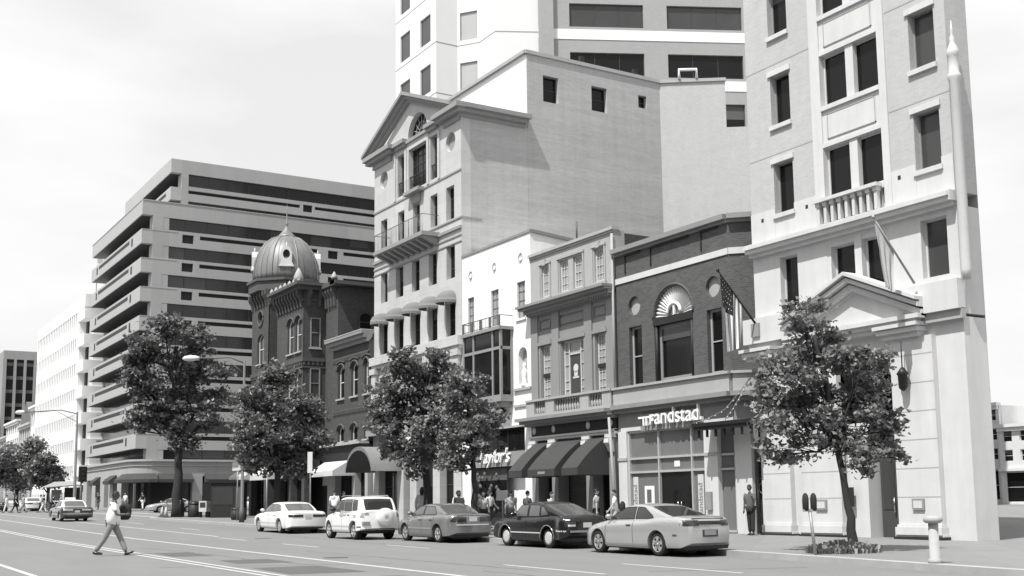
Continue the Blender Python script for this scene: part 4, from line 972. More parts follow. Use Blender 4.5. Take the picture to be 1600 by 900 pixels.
    cx_, cy_ = -82.95, 30.35
    mb = MB(); mb.box(WORLD, x0-.4, x1+.4, 27.95, 32.75, 17.7, 18.5) if False else None
    mb.prism(WORLD, [(cx_+2.75*math.cos(math.pi/8+k*math.pi/4)*1.02, cy_+2.75*math.sin(math.pi/8+k*math.pi/4)*1.02) for k in range(8)], 17.5, 18.2, axis='z')
    mb.prism(WORLD, [(cx_+2.95*math.cos(math.pi/8+k*math.pi/4), cy_+2.95*math.sin(math.pi/8+k*math.pi/4)) for k in range(8)], 18.2, 18.4, axis='z'); mb.build('cornice', M['oldtrim'], T)
    prof = [(2.45, 18.4), (2.52, 18.85), (2.5, 19.4), (2.38, 20.05), (2.12, 20.75), (1.68, 21.38), (1.15, 21.82), (.7, 22.0)]
    mb = MB(); mb.lathe((cx_, cy_, 0), prof, 32, sm=True); dome = mb.build('dome', M['lead'], T)
    mb = MB()
    for j in range(8):
        t = 2*math.pi*j/8; mb.tube([(cx_+r*math.cos(t)*1.0, cy_+r*math.sin(t)*1.0, z) for r, z in prof], .075, 6)
        for q in (-.27, 0, .27):
            t2 = 2*math.pi*(j+.5+q)/8; k_ = .995
            mb.tube([(cx_+r*math.cos(t2)*1.005*k_, cy_+r*math.sin(t2)*1.005*k_, z) for r, z in prof], .025, 4)
    mb.build('roof_rib', M['lead'], dome)
    mb = MB(); mb.lathe((cx_, cy_, 21.92), [(.78, 0), (.82, .12), (.58, .28), (.36, .55), (.16, .85), (.08, 1.0), (.12, 1.12), (.12, 1.22), (.05, 1.35), (.035, 2.1), (.005, 2.8)], 12); mb.build('finial', M['lead'], dome)
    for t in (-.35, -.35+math.pi/2, -.35+math.pi, -.35-math.pi/2):
        dx, dy = math.cos(t), math.sin(t); r = 2.28
        fr = Fr(cx_+dx*r, cy_+dy*r, math.degrees(t)+90)
        q = MB(); plate(fr, [(-.52, 19.35), (.52, 19.35), (.40, 19.65), (.42, 20.35), (.25, 20.7), (0, 20.82), (-.25, 20.7), (-.42, 20.35), (-.40, 19.65)], [CI(0, 20.2, .26, 14, .36)], .9, q, v=.3); q.box(fr, -.56, .56, .05, .36, 19.25, 19.36)
        q.tube([fr.p(0, .1, 20.7), fr.p(0, .1, 21.15)], [.09, .02], 6); o = q.build('dormer', M['lime'] if t != 0 else M['lime'], dome)
        qq = MB(); qq.quad([fr.p(u, .1, z) for u, z in CI(0, 20.2, .28, 14, .38)]); qq.build('pane', M['dark'], o)
    return T
dome_building()
def flagpole(name, label, a, b, r, cloth=None, m=None, grp=None):
    T = thing(name, label, 'flagpole', a, 0, grp)
    mb = MB(); mb.tube([a, b], [r, r*.6], 8); mb.lathe(b, [(r, -r), (r*1.6, 0), (r, r*1.6)], 8); mb.build('pole', m or M['pole'], T)
    return T
def drape(T, p0, p1, fly, drop, gather, m, nh=14, nf=20, mats=None, matf=None, name='flag', down=(0, 0, -1), fold=.07, fold_n=3):
    mb = MB(); p0, p1 = Vector(p0), Vector(p1); d = Vector(down)
    g = Vector(gather)
    for i in range(nf+1):
        f = i/nf
        for j in range(nh+1):
            h = j/nh; base = p0.lerp(p1, h)
            ln = fly*(1-.12*h)
            q = base+d*ln*f
            tgt = p0.lerp(p1, .35)+d*ln*f+g*f
            q = q.lerp(tgt+(base-p0.lerp(p1, .35))*.25, f**1.3*.85)
            n = Vector((0.9, .3, 0)); q += n*fold*math.sin(h*math.pi*2*fold_n+f*2)*min(1, f*2)
            mb.v.append(tuple(q))
    for i in range(nf):
        for j in range(nh):
            a = i*(nh+1)+j; mb.f.append((a, a+1, a+nh+2, a+nh+1)); mb.m.append(matf(i/nf, j/nh) if matf else 0); mb.sm.append(True)
    return mb.build(name, mats or m, T)
# large flag on the pale building
T = flagpole('flagpole', 'slanting flagpole with the striped national flag hanging beside the brick wall', (-31.25, 29.66, 8.02), (-31.1, 27.75, 9.85), .045, m=M['dark'])
MB().box(street(30), -31.45, -31.05, .3, .42, 7.55, 8.05).build('pole_bracket', M['framem'], T)
def us(f, h):
    if f < .4 and h < .54: return 1
    return 0 if int(h*13) % 2 == 0 and False else (2 if int(h*13) % 2 == 0 else 0)
def hang(T, p0, p1, t0, t1, nh, nf, mats, matf, fold):
    mb = MB(); p0, p1, t0, t1 = map(Vector, (p0, p1, t0, t1))
    for i in range(nf+1):
        f = i/nf
        for j in range(nh+1):
            h = j/nh; q = p0.lerp(p1, h).lerp(t0.lerp(t1, h), f); q.z -= .12*math.sin(math.pi*f)*h
            q += Vector((1, .25, 0))*fold*math.sin(h*math.pi*5+f*1.5)*min(1, f*2.2); mb.v.append(tuple(q))
    for i in range(nf):
        for j in range(nh): a = i*(nh+1)+j; mb.f.append((a, a+1, a+nh+2, a+nh+1)); mb.m.append(matf(i/nf, j/nh)); mb.sm.append(True)
    return mb.build('flag', mats, T)
fl = hang(T, (-31.12, 27.86, 9.74), (-31.2, 29.0, 8.62), (-31.15, 27.98, 6.85), (-31.2, 28.85, 7.1), 26, 26, [M['c_white'], M['c_dark'], M['c_flag']], us, .06)
me = fl.data; mb = MB(); nh, nf = 26, 26
for a in range(5):
    for b in range(6):
        i = 1+a*2; j = 1+b*2+(a % 2); c = Vector(me.vertices[i*(nh+1)+j].co); e1 = (Vector(me.vertices[i*(nh+1)+j+1].co)-c).normalized(); e2 = (Vector(me.vertices[(i+1)*(nh+1)+j].co)-c).normalized(); n_ = e1.cross(e2).normalized()
        for s in (-.006, .006):
            mb.quad([tuple(c+n_*s+(e1*math.cos(t*math.pi/5+1.57)+e2*math.sin(t*math.pi/5+1.57))*(.026 if t % 2 == 0 else .011)) for t in range(10)])
o = mb.build('star', M['c_white'], None); o.parent = fl
T = flagpole('flagpole', 'pale flag on a slanting pole over the arched entrance, above the pediment', (-23.9, 29.5, 8.3), (-24.1, 28.0, 10.3), .04, m=M['galv'])
drape(T, (-24.1, 28.05, 10.2), (-24.05, 28.8, 9.25), 1.7, 1, (.1, .1, -.2), M['c_pale'], 12, 14, fold=.05)
T = flagpole('flagpole', 'bare slanting flagpole low on the domed brick building', (-84.6, 28.1, 8.2), (-86.2, 26.3, 9.7), .05, m=M['whitep'])
T = flagpole('flagpole', 'slanting pole with a small pale flag beside the turret of the domed building', (-81.2, 28.2, 7.2), (-82.2, 26.6, 9.3), .045, m=M['whitep'])
drape(T, (-82.2, 26.7, 9.2), (-81.8, 27.3, 8.3), 1.1, 1, (0, .1, -.1), M['c_pale'], 10, 10)
# ------------------------------------------------------------------ banded office block on the far corner
def office():
    xc = -128.0; T = thing('banded_office_building', 'large office block with dark ribbon windows and a stepped back top floor', 'building', (xc-10, 40, gz(-130)))
    F = street(30); S = side(xc)
    P = 3.26; tops = [35.6-P*k for k in range(9)]          # band tops
    def bandrow(F, S, yf, xcorner, xl, yend, top, hb, last=False):
        zb = top-hb
        B = MB()
        # spandrel band wrapping round the corner, with dark slots let in
        B.box(F, xl, xcorner, -1.2, 0, zb, top); B.box(F, xl, xcorner-.7, -1.9, -1.2, zb, top); B.build('balcony_band', M['officeb'], T)
        s0 = zb-(P-hb)
        # recess behind (avenue side)
        R_ = bx('recess', M['officec'], T, F, xl+1.5, xcorner-.02, -3.0, -1.9, zb-(P-hb)-.0, zb)
        bx('soffit_shade', M['dark'], T, F, xl+.3, xcorner-.75, -1.9, -.12, zb-.03, zb-.003)  # dark panel under each band, with the recess shade put into its colour
        w = bx('window_strip', M['framed'], T, F, xl+1.6, xcorner-1.6, -1.9, -1.82, zb-(P-hb)+.0, zb-.03)
        bx('pane', M['glasso'], w, F, xl+1.7, xcorner-1.65, -1.82, -1.81, zb-(P-hb)+.01, zb-.05)
        bx('corner_pier', M['officeb'], T, F, xcorner-1.5, xcorner-.61, -1.9, -1.21, zb-(P-hb), zb)
    for k, top in enumerate(tops):
        hb = 1.62 if k else 1.62
        zb = top-hb
        bandrow(F, S, 30, xc, -154.6, 90, top, hb)
        if k:
            q = MB()
            q.box(F, -150.2, -133.8, 0, .004, top-.72, top-.28)
            for a in (-132.9, -151.6): q.box(F, a, a+.75, 0, .005, top-1.2, top-.28)
            q.build('vent_slot', M['dark'], T)
    # side facade: wall with window strips and slots cut in
    hs = []; slots = []
    for k, top in enumerate(tops):
        z1 = top-1.72; z0 = z1-1.4
        hs.append(RC(2.35, 88, z0, z1))
        if k:
            zt = top-.20
            y = 4.5
            while y < 80:
                slots.append(RC(y, y+1.3, zt-1.0, zt)); slots.append(RC(y+2.0, min(y+16.4, 87), zt-.45, zt)); y += 17.6
    top = MB(); S30 = side(xc, 30)
    plate(S30, RC(1.2, 90, 6.3, 35.6), hs+slots, .35, outer_depth=.6, mb=top); top.build('side_wall', M['officec'], T)
    for h in hs:
        z0, z1 = h[0][1], h[2][1]; w = MB()
        n = 34
        for k in range(n+1): u = 2.35+k*(88-2.35)/n; w.box(S30, u-.03, u+.03, -.3, -.24, z0, z1)
        w.box(S30, 2.35, 88, -.3, -.24, z0, z0+.05); w.box(S30, 2.35, 88, -.3, -.24, z1-.05, z1)
        o = w.build('window_strip', M['framed'], T); pm = MB(); pm.box(S30, 2.35, 88, -.34, -.3, z0, z1); pm.build('pane', M['glassm'] if False else M['glasso'], o)
        for k in range(n):
            if rng.random() < .14: u = 2.35+k*(88-2.35)/n; bx('blind', M['glassm'], o, S30, u+.05, u+(88-2.35)/n-.05, -.299, -.295, z0+(.06 if rng.random() < .5 else .5), z1-.06)
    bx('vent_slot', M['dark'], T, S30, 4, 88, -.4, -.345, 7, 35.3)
    q = MB(); q.box(S30, 0, 90, -.3, .05, 35.602, 35.7); q.box(F, -154.6, xc-.3, -.3, .05, 35.602, 35.7)
    for top_ in tops[1:]: q.box(S30, 0, 4, .001, .03, top_-.06, top_-.001)
    q.build('coping', M['officeb'], T)
    MB().box(WORLD, -154, xc-.61, 33.1, 118, b0(-128), 35.3).build('body', M['officec'], T)
    # set back top
    yb, xb = 33.3, -128.9; Fu = street(yb); Su = side(xb, yb)
    hs = [RC(2.0, 84, 38.05, 39.5), RC(2.0, 84, 35.3, 36.3)]; sl_ = [RC(2.0, 15.5, 37.2, 37.6), RC(17.4, 30, 37.2, 37.6), RC(15.9, 17.1, 36.8, 37.7)]
    plate(Su, RC(1.2, 86, 35.2, 41.1), hs+sl_, .35, outer_depth=.6).build('side_wall', M['officec'], T)
    for h in hs:
        z0, z1 = h[0][1], h[2][1]; w = MB()
        for k in range(35): u = 2+k*82/34; w.box(Su, u-.03, u+.03, -.3, -.24, z0, z1)
        w.box(Su, 2, 84, -.3, -.24, z0, z0+.05); w.box(Su, 2, 84, -.3, -.24, z1-.05, z1)
        o = w.build('window_strip', M['framed'], T); bx('pane', M['glasso'], o, Su, 2, 84, -.34, -.3, z0, z1)
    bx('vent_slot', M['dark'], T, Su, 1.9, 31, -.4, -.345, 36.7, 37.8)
    for t_, hb in ((41.1, 1.6), (37.8, 1.5)):
        bx('balcony_band', M['officeb'], T, Fu, -151.5, xb, -1.2, 0, t_-hb, t_); bx('recess', M['glasso'], T, Fu, -150, xb-1.5, -2.2, -1.9, t_-hb-1.8, t_-hb); bx('soffit_shade', M['dark'], T, Fu, -151, xb-.75, -1.9, -.12, t_-hb-.03, t_-hb-.003)  # upper bands get the same dark underside panel in place of shade
        bx('corner_pier', M['officeb'], T, Fu, xb-1.5, xb-.61, -1.9, -1.21, t_-hb-1.7, t_-hb)
    bx('vent_slot', M['dark'], T, Fu, -147, -131, 0, .004, 37.1, 37.5)
    MB().box(WORLD, -151, xb-.61, yb+2.2, 118, 35, 40.9).build('body', M['officec'], T)
    # ground storey with a rounded corner
    pts = [(-154.6, 29.7)]+[(xc+.3-2.5+2.5*math.sin(t), 29.7+2.5-2.5*math.cos(t)) for t in [k*math.pi/2/8 for k in range(9)]]+[(xc+.3, 110)]
    def ring(name, m, o, z0, z1, par=T):
        n = len(pts); mb = MB(); P = [(x, y) for x, y in pts]
        off = []
        for i, (x, y) in enumerate(P):
            if i == 0: nx_, ny_ = 0, -1
            elif i == n-1: nx_, ny_ = 1, 0
            else: t = (i-1)*math.pi/2/8; nx_, ny_ = math.sin(t), -math.cos(t)
            off.append((x+nx_*o, y+ny_*o))
        for (a, b), (c, d) in zip(off, off[1:]): mb.quad([(a, b, z0), (c, d, z0), (c, d, z1), (a, b, z1)], 0, abs(a-c) < 2 and abs(b-d) < 2)
        mb.quad([(x, y, z1) for x, y in off]+[(-154.6, 110, z1)]); mb.quad([(x, y, z0) for x, y in off]+[(-154.6, 110, z0)])
        return mb.build(name, m, par)
    ring('base_wall', M['officec'], 0, 4.9, 6.5); ring('cornice', M['stone'], .25, 6.5, 6.72); ring('moulding', M['officeb'], .12, 6.0, 6.08)
    ring('shop_glazing', M['glasso'], -.7, b0(-128)+.2, 4.9)
    St = side(xc+.3)
    for u in (36.2, 41.8, 51, 60, 70): bx('pier', M['officec'], T, St, u, u+1.1 if u < 40 else u+.5, -.8, .06, b0(-128), 4.95)
    for u in (-153.5, -148.2, -143.5, -139.0, -134.6): bx('pier', M['officec'], T, street(29.7), u, u+2.2, -.8, .05, b0(-140), 4.95)
    for fr, a, b in ((St, 32.4, 36.1), (St, 37.5, 41.7), (street(29.7), -132.4, -130.2), (street(29.7), -138.2, -136.6+1.6), (street(29.7), -146, -143.5)):
        mb = MB(); mb.quad([fr.p(a, .05, 5.2), fr.p(b, .05, 5.2), fr.p(b, .9, 4.55), fr.p(a, .9, 4.55)]); mb.quad([fr.p(a, .9, 4.55), fr.p(b, .9, 4.55), fr.p(b, .9, 4.2), fr.p(a, .9, 4.2)])
        for e in (a, b): mb.quad([fr.p(e, .05, 5.2), fr.p(e, .9, 4.55), fr.p(e, .9, 4.2), fr.p(e, .05, 4.2)])
        mb.build('awning', M['awnd'], T)
    mb = MB(); prev = None
    for k in range(7):
        t = math.pi/2*k/6; c = (xc+.3-2.5, 32.2); a = (c[0]+2.55*math.sin(t), c[1]-2.55*math.cos(t), 5.2); b = (c[0]+3.5*math.sin(t), c[1]-3.5*math.cos(t), 4.55); d = (b[0], b[1], 4.2)
        if prev: mb.quad([prev[0], a, b, prev[1]]); mb.quad([prev[1], b, d, prev[2]])
        prev = (a, b, d)
    mb.build('awning', M['awnd'], T)
    text('sign_lettering', 'Rizik Brothers', .75, M['officeb'], St, 38.9, .03, 5.45, T, .02, 1.0, shear=.3)
    for fr, x in ((F, -131.0), (F, -147.0)): pass
    return T
office()

# ------------------------------------------------------------------ white finned office further up the avenue
def fin_office():
    F = street(30); xl, xr = -192, -159.3; T = thing('white_finned_office', 'white office block with rows of narrow windows between fins, beyond the banded block', 'building', (-175, 32, gz(-175)))
    tops = [27.5-3.42*k+.0 for k in range(7)]
    MB().box(WORLD, xl, xr, 31, 60, 0, 29.4).build('body', M['whiteo'], T)
    mb = MB(); mb.box(F, xl, xr, -1, .5, 27.6, 29.3)
    mb.build('parapet', M['whiteo'], T)
    for i in range(7):
        z1 = 27.6-3.42*i; z0 = z1-1.75
        bx('window_strip', M['glassm'], T, F, xl, xr, -1, -.25, z0, z1)
        bx('spandrel', M['whiteo'], T, F, xl, xr, -1, .45, z0-1.67, z0)
    n = 24
    for k in range(n+1): u = xl+k*(xr-xl)/n; bx('fin', M['whiteo'], T, F, u-.25, u+.25, -.9, .47, 2.2, 27.6)
    # stair bay with dark recess and projecting boxes at its near end
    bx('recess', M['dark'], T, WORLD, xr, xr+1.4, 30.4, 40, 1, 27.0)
    for i in range(8): 
        z = 26.2-3.42*i; bx('balcony_box', M['whiteo'], T, WORLD, xr, xr+4.2, 29.4, 33, z-.1, z+1.3)
    bx('roof_slab', M['whiteo'], T, WORLD, xr, xr+4.2, 29.4, 40, 27.6, 29.3)
    bx('stair_wall', M['whiteo'], T, WORLD, xr+1.4, xr+4.0, 30.6, 40, 1, 27.6)
    return T
fin_office()
T = flagpole('flagpole', 'tall roof flagpole with a limp flag above the white finned office', (-166.5, 33, 29.3), (-166.5, 33, 37.6), .09, m=M['galv'])
drape(T, (-166.5, 33, 37.3), (-166.5, 33, 36.0), 2.2, 1, (1.6, .6, -.2), M['c_grey'], 8, 10, down=(.6, .25, -.75))

def plain(name, label, X0, X1, Y0, Y1, z1, m, rows, cols, wm, gable=0, side_rows=0, fr_h=.55):
    T = thing(name, label, 'building', ((X0+X1)/2, Y0+1, gz(X1)))
    F = street(Y0); z0 = gz(X1)
    MB().box(WORLD, X0, X1, Y0+.4, Y1, z0-1, z1-.02).build('body', m, T)
    hs = []; st = (z1-z0-4.5)/rows
    for r in range(rows):
        for c in range(cols):
            u = X0+(c+.22)*(X1-X0)/cols; z = z0+4.5+st*(r+.2); hs.append(RC(u, u+(X1-X0)/cols*.56, z, z+st*.6))
    hs.append(RC(X0+.5, X1-.5, z0+.6, z0+3.8))
    plate(F, RC(X0, X1, z0-1, z1), hs, .3, outer_depth=.45).build('wall', m, T)
    for h in hs: window(T, F, h, .22, 1, 2, .08, .05, M['framel'] if wm is None else wm, M['glass'])
    mb = MB(); mb.box(F, X0-.1, X1+.1, -.3, .5, z1-.1, z1+.25); mb.box(F, X0, X1, -.1, .3, z1-.5, z1-.1); mb.box(F, X0, X1, -.1, .35, z0+3.9, z0+4.2); mb.build('cornice', m, T)
    S = side(X1); 
    if gable:
        MB().prism(F, [(X0, z1+.2), (X1, z1+.2), ((X0+X1)/2, z1+gable)], .1, -8).build('gable', M['tileroof'], T)
    return T
plain('row_house_block', 'pale ornate narrow building with an arched gable beside the white finned office', -199, -192.2, 30, 45, 17.5, M['farl'], 3, 3, None, 3.2)
plain('row_house_block', 'grey mid-height building with a dark sloping roof up the avenue', -211, -199.2, 30.2, 45, 15.2, M['far'], 3, 5, None, 4)
plain('row_house_block', 'pale four storey building at the far left edge of the row', -226, -211.2, 30, 46, 16.5, M['farl'], 4, 6, None)
plain('row_house_block', 'grey flat roofed building farthest up the avenue', -262, -226.4, 30.4, 50, 14.5, M['far'], 3, 12, None)
plain('distant_building', 'pale low building far behind the right hand corner building, low at the right edge', -100, -79, 110, 125, 11.5, M['farl'], 3, 12, None)
plain('distant_building', 'second pale distant block at the right edge, farther right', -78.5, -58, 109, 125, 9.0, M['farl'], 2, 10, None)
# dark tower with vertical ribs
def ribbed():
    X = -300; T = thing('ribbed_tower', 'distant dark office tower with tall vertical ribs', 'building', (X-10, 44, gz(X)))
    S = side(X); y0, y1, zt = 38.6, 50.5, 39.7
    MB().box(WORLD, X-28, X-.5, y0, y1, 0, zt-.02).build('body', M['fard'], T)
    bx('parapet', M['greylow'], T, S, y0-.05, y1+.05, -28, .1, zt-2.1, zt)
    bx('glazing', M['glass'], T, S, y0, y1, -.5, -.3, 0, zt-2.1)
    for k in range(6): u = y0+k*(y1-y0-.6)/5; bx('rib', M['greylow'], T, S, u, u+.6, -.3, .15, 0, zt-2.1)
    for k in range(11): bx('floor_band', M['fard'], T, S, y0+.6, y1-.6, -.3, -.2, 3+k*3.3, 3.8+k*3.3)
    MB().box(WORLD, X-28, X-.5, y0-.1, y0, 0, zt).build('end_wall', M['greylow'], T)
ribbed()
plain('distant_building', 'low grey building closing the far end of the avenue at the left edge', -330, -300, 28, 37, 24, M['greylow'], 6, 8, None)

# the other side of the avenue, behind the camera: added, unseen, for shade and reflections
def opposite(label, X0, X1, h, m, rows, cols):
    T = thing('added_opposite_building', label, 'building', ((X0+X1)/2, -15, gz(X1)), 0, 'unseen buildings added on the near side of the avenue')
    F = Fr(0, -14, 180); a, b = -X1, -X0; z0 = gz(X1)
    hs = []; st = (h-5.5)/rows
    for r in range(rows):
        for c in range(cols): u = a+(c+.2)*(b-a)/cols; hs.append(RC(u, u+(b-a)/cols*.6, z0+5+st*r+.4, z0+5+st*r+st*.72))
    for c in range(max(2, cols//2)): w = (b-a)/max(2, cols//2); hs.append(RC(a+c*w+.4, a+(c+1)*w-.4, z0+.5, z0+3.9))
    plate(F, RC(a, b, z0-1, h), hs, .3, outer_depth=.5).build('wall', m, T)
    for q in hs: window(T, F, q, .22, 1, 2, .08, .05, M['framed'], M['glass'])
    MB().box(WORLD, X0, X1, -34, -14.55, z0-1, h-.05).build('body', m, T); bx('cornice', m, T, F, a, b, 0, .5, h-.05, h+.4)
for i, (X0, X1, h, m, r_, c_) in enumerate(((-150, -112, 21, 'far', 5, 12), (-86, -62, 19, 'brick', 4, 7), (-61.8, -38, 22, 'greylow', 5, 7), (-37.8, -14, 18, 'oldbrick', 4, 7), (-13.8, 14, 22, 'far', 5, 8), (14.2, 40, 19, 'brick', 4, 7))):
    opposite(('long grey office block', 'brick block', 'grey stone block', 'old dark brick block', 'pale office block', 'brick corner block')[i]+' added out of view on the near side, '+('farthest', 'across from the domed building', 'across from the pediment', 'across from the dark brick shop', 'behind the camera', 'right of the camera')[i], X0, X1, h, M[m], r_, c_)

# ------------------------------------------------------------------ tower behind
def tower():
    T = thing('angular_tower', 'tall pale angular tower with square windows rising behind the pedimented building', 'building', (-66, 42, 0))
    z0, z1 = 10, 52
    V = [(-73.19, 34.95), (-66.82, 34.95), (-66.82, 36.6), (-65.47, 37.6), (-63.33, 37.6), (-62.0, 40.18)]
    # keep clear of the house in front: the tower stands 16 m further back along the same lines
    k = 1.42; V = [(x*k, y*k) for x, y in V]
    D2 = Fr(V[5][0], V[5][1], 63.7); e = (V[5][0]+math.cos(R(63.7))*38, V[5][1]+math.sin(R(63.7))*38)
    zz = lambda z: H+(z-H)*k
    MB().prism(WORLD, [(V[0][0]+.1, V[0][1]+.62), (V[1][0]-.62, V[1][1]+.62), (V[2][0]-.62, V[2][1]+.4), (V[3][0]-.4, V[3][1]+.62), (V[4][0]-.62, V[4][1]+.62), (V[5][0]-.6, V[5][1]+.5), (e[0]-.6, e[1]+.5), (e[0]-40, e[1]+5), (V[0][0]+.1, e[1])], 5, zz(44), axis='z').build('body', M['towerw'], T)
    floors = [32.93+3.62*j for j in range(-4, 4)]
    def seg(a, b, wins, m=M['towerw'], wm=M['glassl']):
        fr = Fr(a[0], a[1], math.degrees(math.atan2(b[1]-a[1], b[0]-a[0]))); ln = math.hypot(b[0]-a[0], b[1]-a[1])
        hs = []
        for f in floors:
            for u0, u1 in wins: hs.append(RC(u0*ln, u1*ln, zz(f+.35), zz(f+2.35)))
        plate(fr, RC(.004, ln-.004, 5, zz(44)), hs, .3, outer_depth=.5).build('wall', m, T)
        for h in hs: window(T, fr, h, .16, 1, 1, .09, .05, M['framem'], wm)
        mb = MB()
        for f in floors: mb.box(fr, 0, ln, 0, .012, zz(f)-.05, zz(f)+.05)
        mb.build('joint', M['framem'], T)
        return fr, ln
    seg(V[0], V[1], [(.12, .37), (.62, .87)], wm=M['glassm']); seg(V[1], V[2], []); seg(V[2], V[3], [(.12, .9)]); seg(V[3], V[4], []); seg(V[4], V[5], [])
    ln = 38; hs = []
    for j in range(-3, 3):
        z = 32.48+3.45*j
        for u0, u1 in ((3.0, 10.2), (12.5, 19.9), (22.2, 29.5)): hs.append((RC(u0, u1, zz(z-2.55), zz(z-.9)), j))
    plate(D2, RC(0, ln, 5, zz(44)), [h for h, _ in hs], .4, outer_depth=.5).build('brick_wall', M['towerb'], T)
    for h, j in hs: window(T, D2, h, .25, 3, 1, .08, .05, M['framed'], M['glassm'] if j > 0 else M['glass'])
    for j in range(-4, 4):
        z = 32.48+3.45*j; bx('stone_band', M['whiteo'], T, D2, 0, ln, 0, .05, zz(z)-.0, zz(z)+1.0)
    bx('corner_shaft', M['towerb'], T, D2, .0, 1.4, .05, .5, 5, zz(44))
    return T
tower()
# ------------------------------------------------------------------ trees
SR = Vector((.521, .854, 0)); SD = Vector((-.854, .521, 0))     # across and along the view of the row
def tree(name, label, base, ppm, origin, blobs, trunk, r0, leafsize, m, per=15, nl=40, cl=.3, group='street trees along the kerb', forks=None, seed=1):
    g = np.random.default_rng(seed)
    bx_, by_ = base; bz = gz(bx_)+.12
    T = thing(name, label, 'tree', (bx_, by_, bz), 0, group)
    def W(px, py, d=0): return Vector((bx_, by_, bz))+SR*((px-origin[0])/ppm)+SD*d+Vector((0, 0, (origin[1]-py)/ppm))
    # trunk and limbs
    mb = MB(); pts = [W(*p) for p in trunk]; n = len(pts)
    rad = [r0*(1-.55*i/(n-1)) for i in range(n)]; rad[0] *= 1.35
    pp = []; rr = []
    for i in range(n-1):
        for k in range(4): pp.append(pts[i].lerp(pts[i+1], k/4)+Vector(g.normal(0, r0*.12, 3))*(1 if i+k else 0)); rr.append(rad[i]+(rad[i+1]-rad[i])*k/4)
    pp.append(pts[-1]); rr.append(rad[-1]); mb.tube(pp, rr, 9)
    cents = []
    for (px, py, r) in blobs:
        R_ = r/ppm; d = g.uniform(-.6, .6)*R_*1.6; c = W(px, py, d); cents.append((c, R_))
    for c, R_ in cents:
        t = g.uniform(.45, 1); s = pp[int(t*(len(pp)-1))]; 
        if s.z > c.z: s = pp[int(.5*len(pp))]
        mid = s.lerp(c, .5)+Vector((0, 0, -.12*(c-s).length)); q = []
        for k in range(7): u = k/6; q.append((s*(1-u)**2+mid*2*u*(1-u)+c*u*u)+Vector(g.normal(0, .03, 3)))
        mb.tube(q, [r0*.42*(1-.8*k/6) for k in range(7)], 6)
        for _ in range(9):
            a = q[g.integers(2, 6)]; e = c+Vector(g.normal(0, 1, 3)).normalized()*R_*.8; mb.tube([a, a.lerp(e, .5)+Vector(g.normal(0, .05, 3)), e], [r0*.14, r0*.09, r0*.03], 4)
    mb.build('trunk', M['bark'], T)
    # leaves: clumps through the crown, many of them near its surface
    P = []; 
    for c, R_ in [(c_, r_*.9) for c_, r_ in cents]:
        k = max(6, int(per*(R_/.8)**1.6)) if ppm > 30 else per
        for _ in range(k):
            v = g.normal(0, 1, 3); v /= np.linalg.norm(v); r = R_*(g.uniform(.2, 1.0)**.5)*g.uniform(.7, 1.42)
            cc = np.array(c)+v*r*np.array([1, 1, .85])
            nn = int(nl*1.9*g.uniform(.4, 1.5)); s = cl*g.uniform(.5, 1.15)
            off = g.normal(0, 1, (nn, 3))*np.array([s, s, s*.6])*.6
            P.append(cc+off)
    P = np.concatenate(P); n = len(P)
    nrm = g.normal(0, 1, (n, 3)); nrm[:, 2] = np.abs(nrm[:, 2])+.35; nrm /= np.linalg.norm(nrm, axis=1)[:, None]
    a = np.cross(nrm, g.normal(0, 1, (n, 3))); a /= np.linalg.norm(a, axis=1)[:, None]; b = np.cross(nrm, a)
    sz = (leafsize*.66*g.uniform(.4, 1.4, n))[:, None]
    v0 = P-a*sz*.6; v1 = P+b*sz*.45-nrm*sz*.12; v2 = P+a*sz*.6; v3 = P-b*sz*.45-nrm*sz*.12
    vs_ = np.stack([v0, v1, v2, v3], 1).reshape(-1, 3)
    me = bpy.data.meshes.new('crown'); me.vertices.add(4*n); me.vertices.foreach_set('co', vs_.ravel())
    me.loops.add(4*n); me.loops.foreach_set('vertex_index', np.arange(4*n)); me.polygons.add(n); me.polygons.foreach_set('loop_start', np.arange(0, 4*n, 4))
    me.update(calc_edges=True); me.materials.append(m)
    o = bpy.data.objects.new('crown', me); COL.objects.link(o); attach(o, T)
    return T
tree('street_tree', 'slim young street tree in front of the pale corner building, beside the hooded parking meter', (-20.5, 22.5), 62, (1333, 862),
     [(1272, 487, 34), (1300, 520, 40), (1245, 585, 52), (1300, 575, 62), (1345, 560, 36), (1365, 610, 50), (1215, 660, 34), (1262, 645, 58), (1335, 655, 58), (1392, 655, 36), (1385, 705, 34), (1300, 690, 34), (1228, 712, 28), (1345, 715, 32), (1205, 608, 18)],
     [(1333, 862), (1326, 790), (1316, 720), (1308, 660), (1300, 590), (1285, 520)], .105, .18, M['leaf'], 20, 42, .27, seed=3)
tree('street_tree', 'tallest street tree, at the side street corner before the banded office block', (-83.8, 22.7), 21.6, (277, 808),
     [(256, 512, 24), (288, 528, 34), (228, 545, 28), (268, 570, 46), (214, 592, 24), (312, 575, 30), (238, 622, 40), (300, 628, 42), (266, 655, 38), (222, 655, 24), (318, 655, 16), (284, 690, 18), (205, 560, 12)],
     [(277, 808), (277, 740), (278, 690), (275, 620), (268, 540)], .34, .36, M['leafd'], 30, 34, .56, seed=5)
tree('street_tree', 'dense rounded street tree behind the white sedan, left of the awning shop', (-60.6, 21.8), 28.5, (433, 826),
     [(430, 598, 24), (398, 640, 34), (442, 632, 42), (478, 650, 28), (420, 685, 46), (465, 695, 40), (384, 685, 24), (440, 728, 34), (402, 725, 26), (490, 690, 16), (415, 615, 20), (470, 735, 16)],
     [(433, 826), (433, 770), (432, 720), (430, 640)], .2, .28, M['leafd'], 32, 34, .42, seed=6)
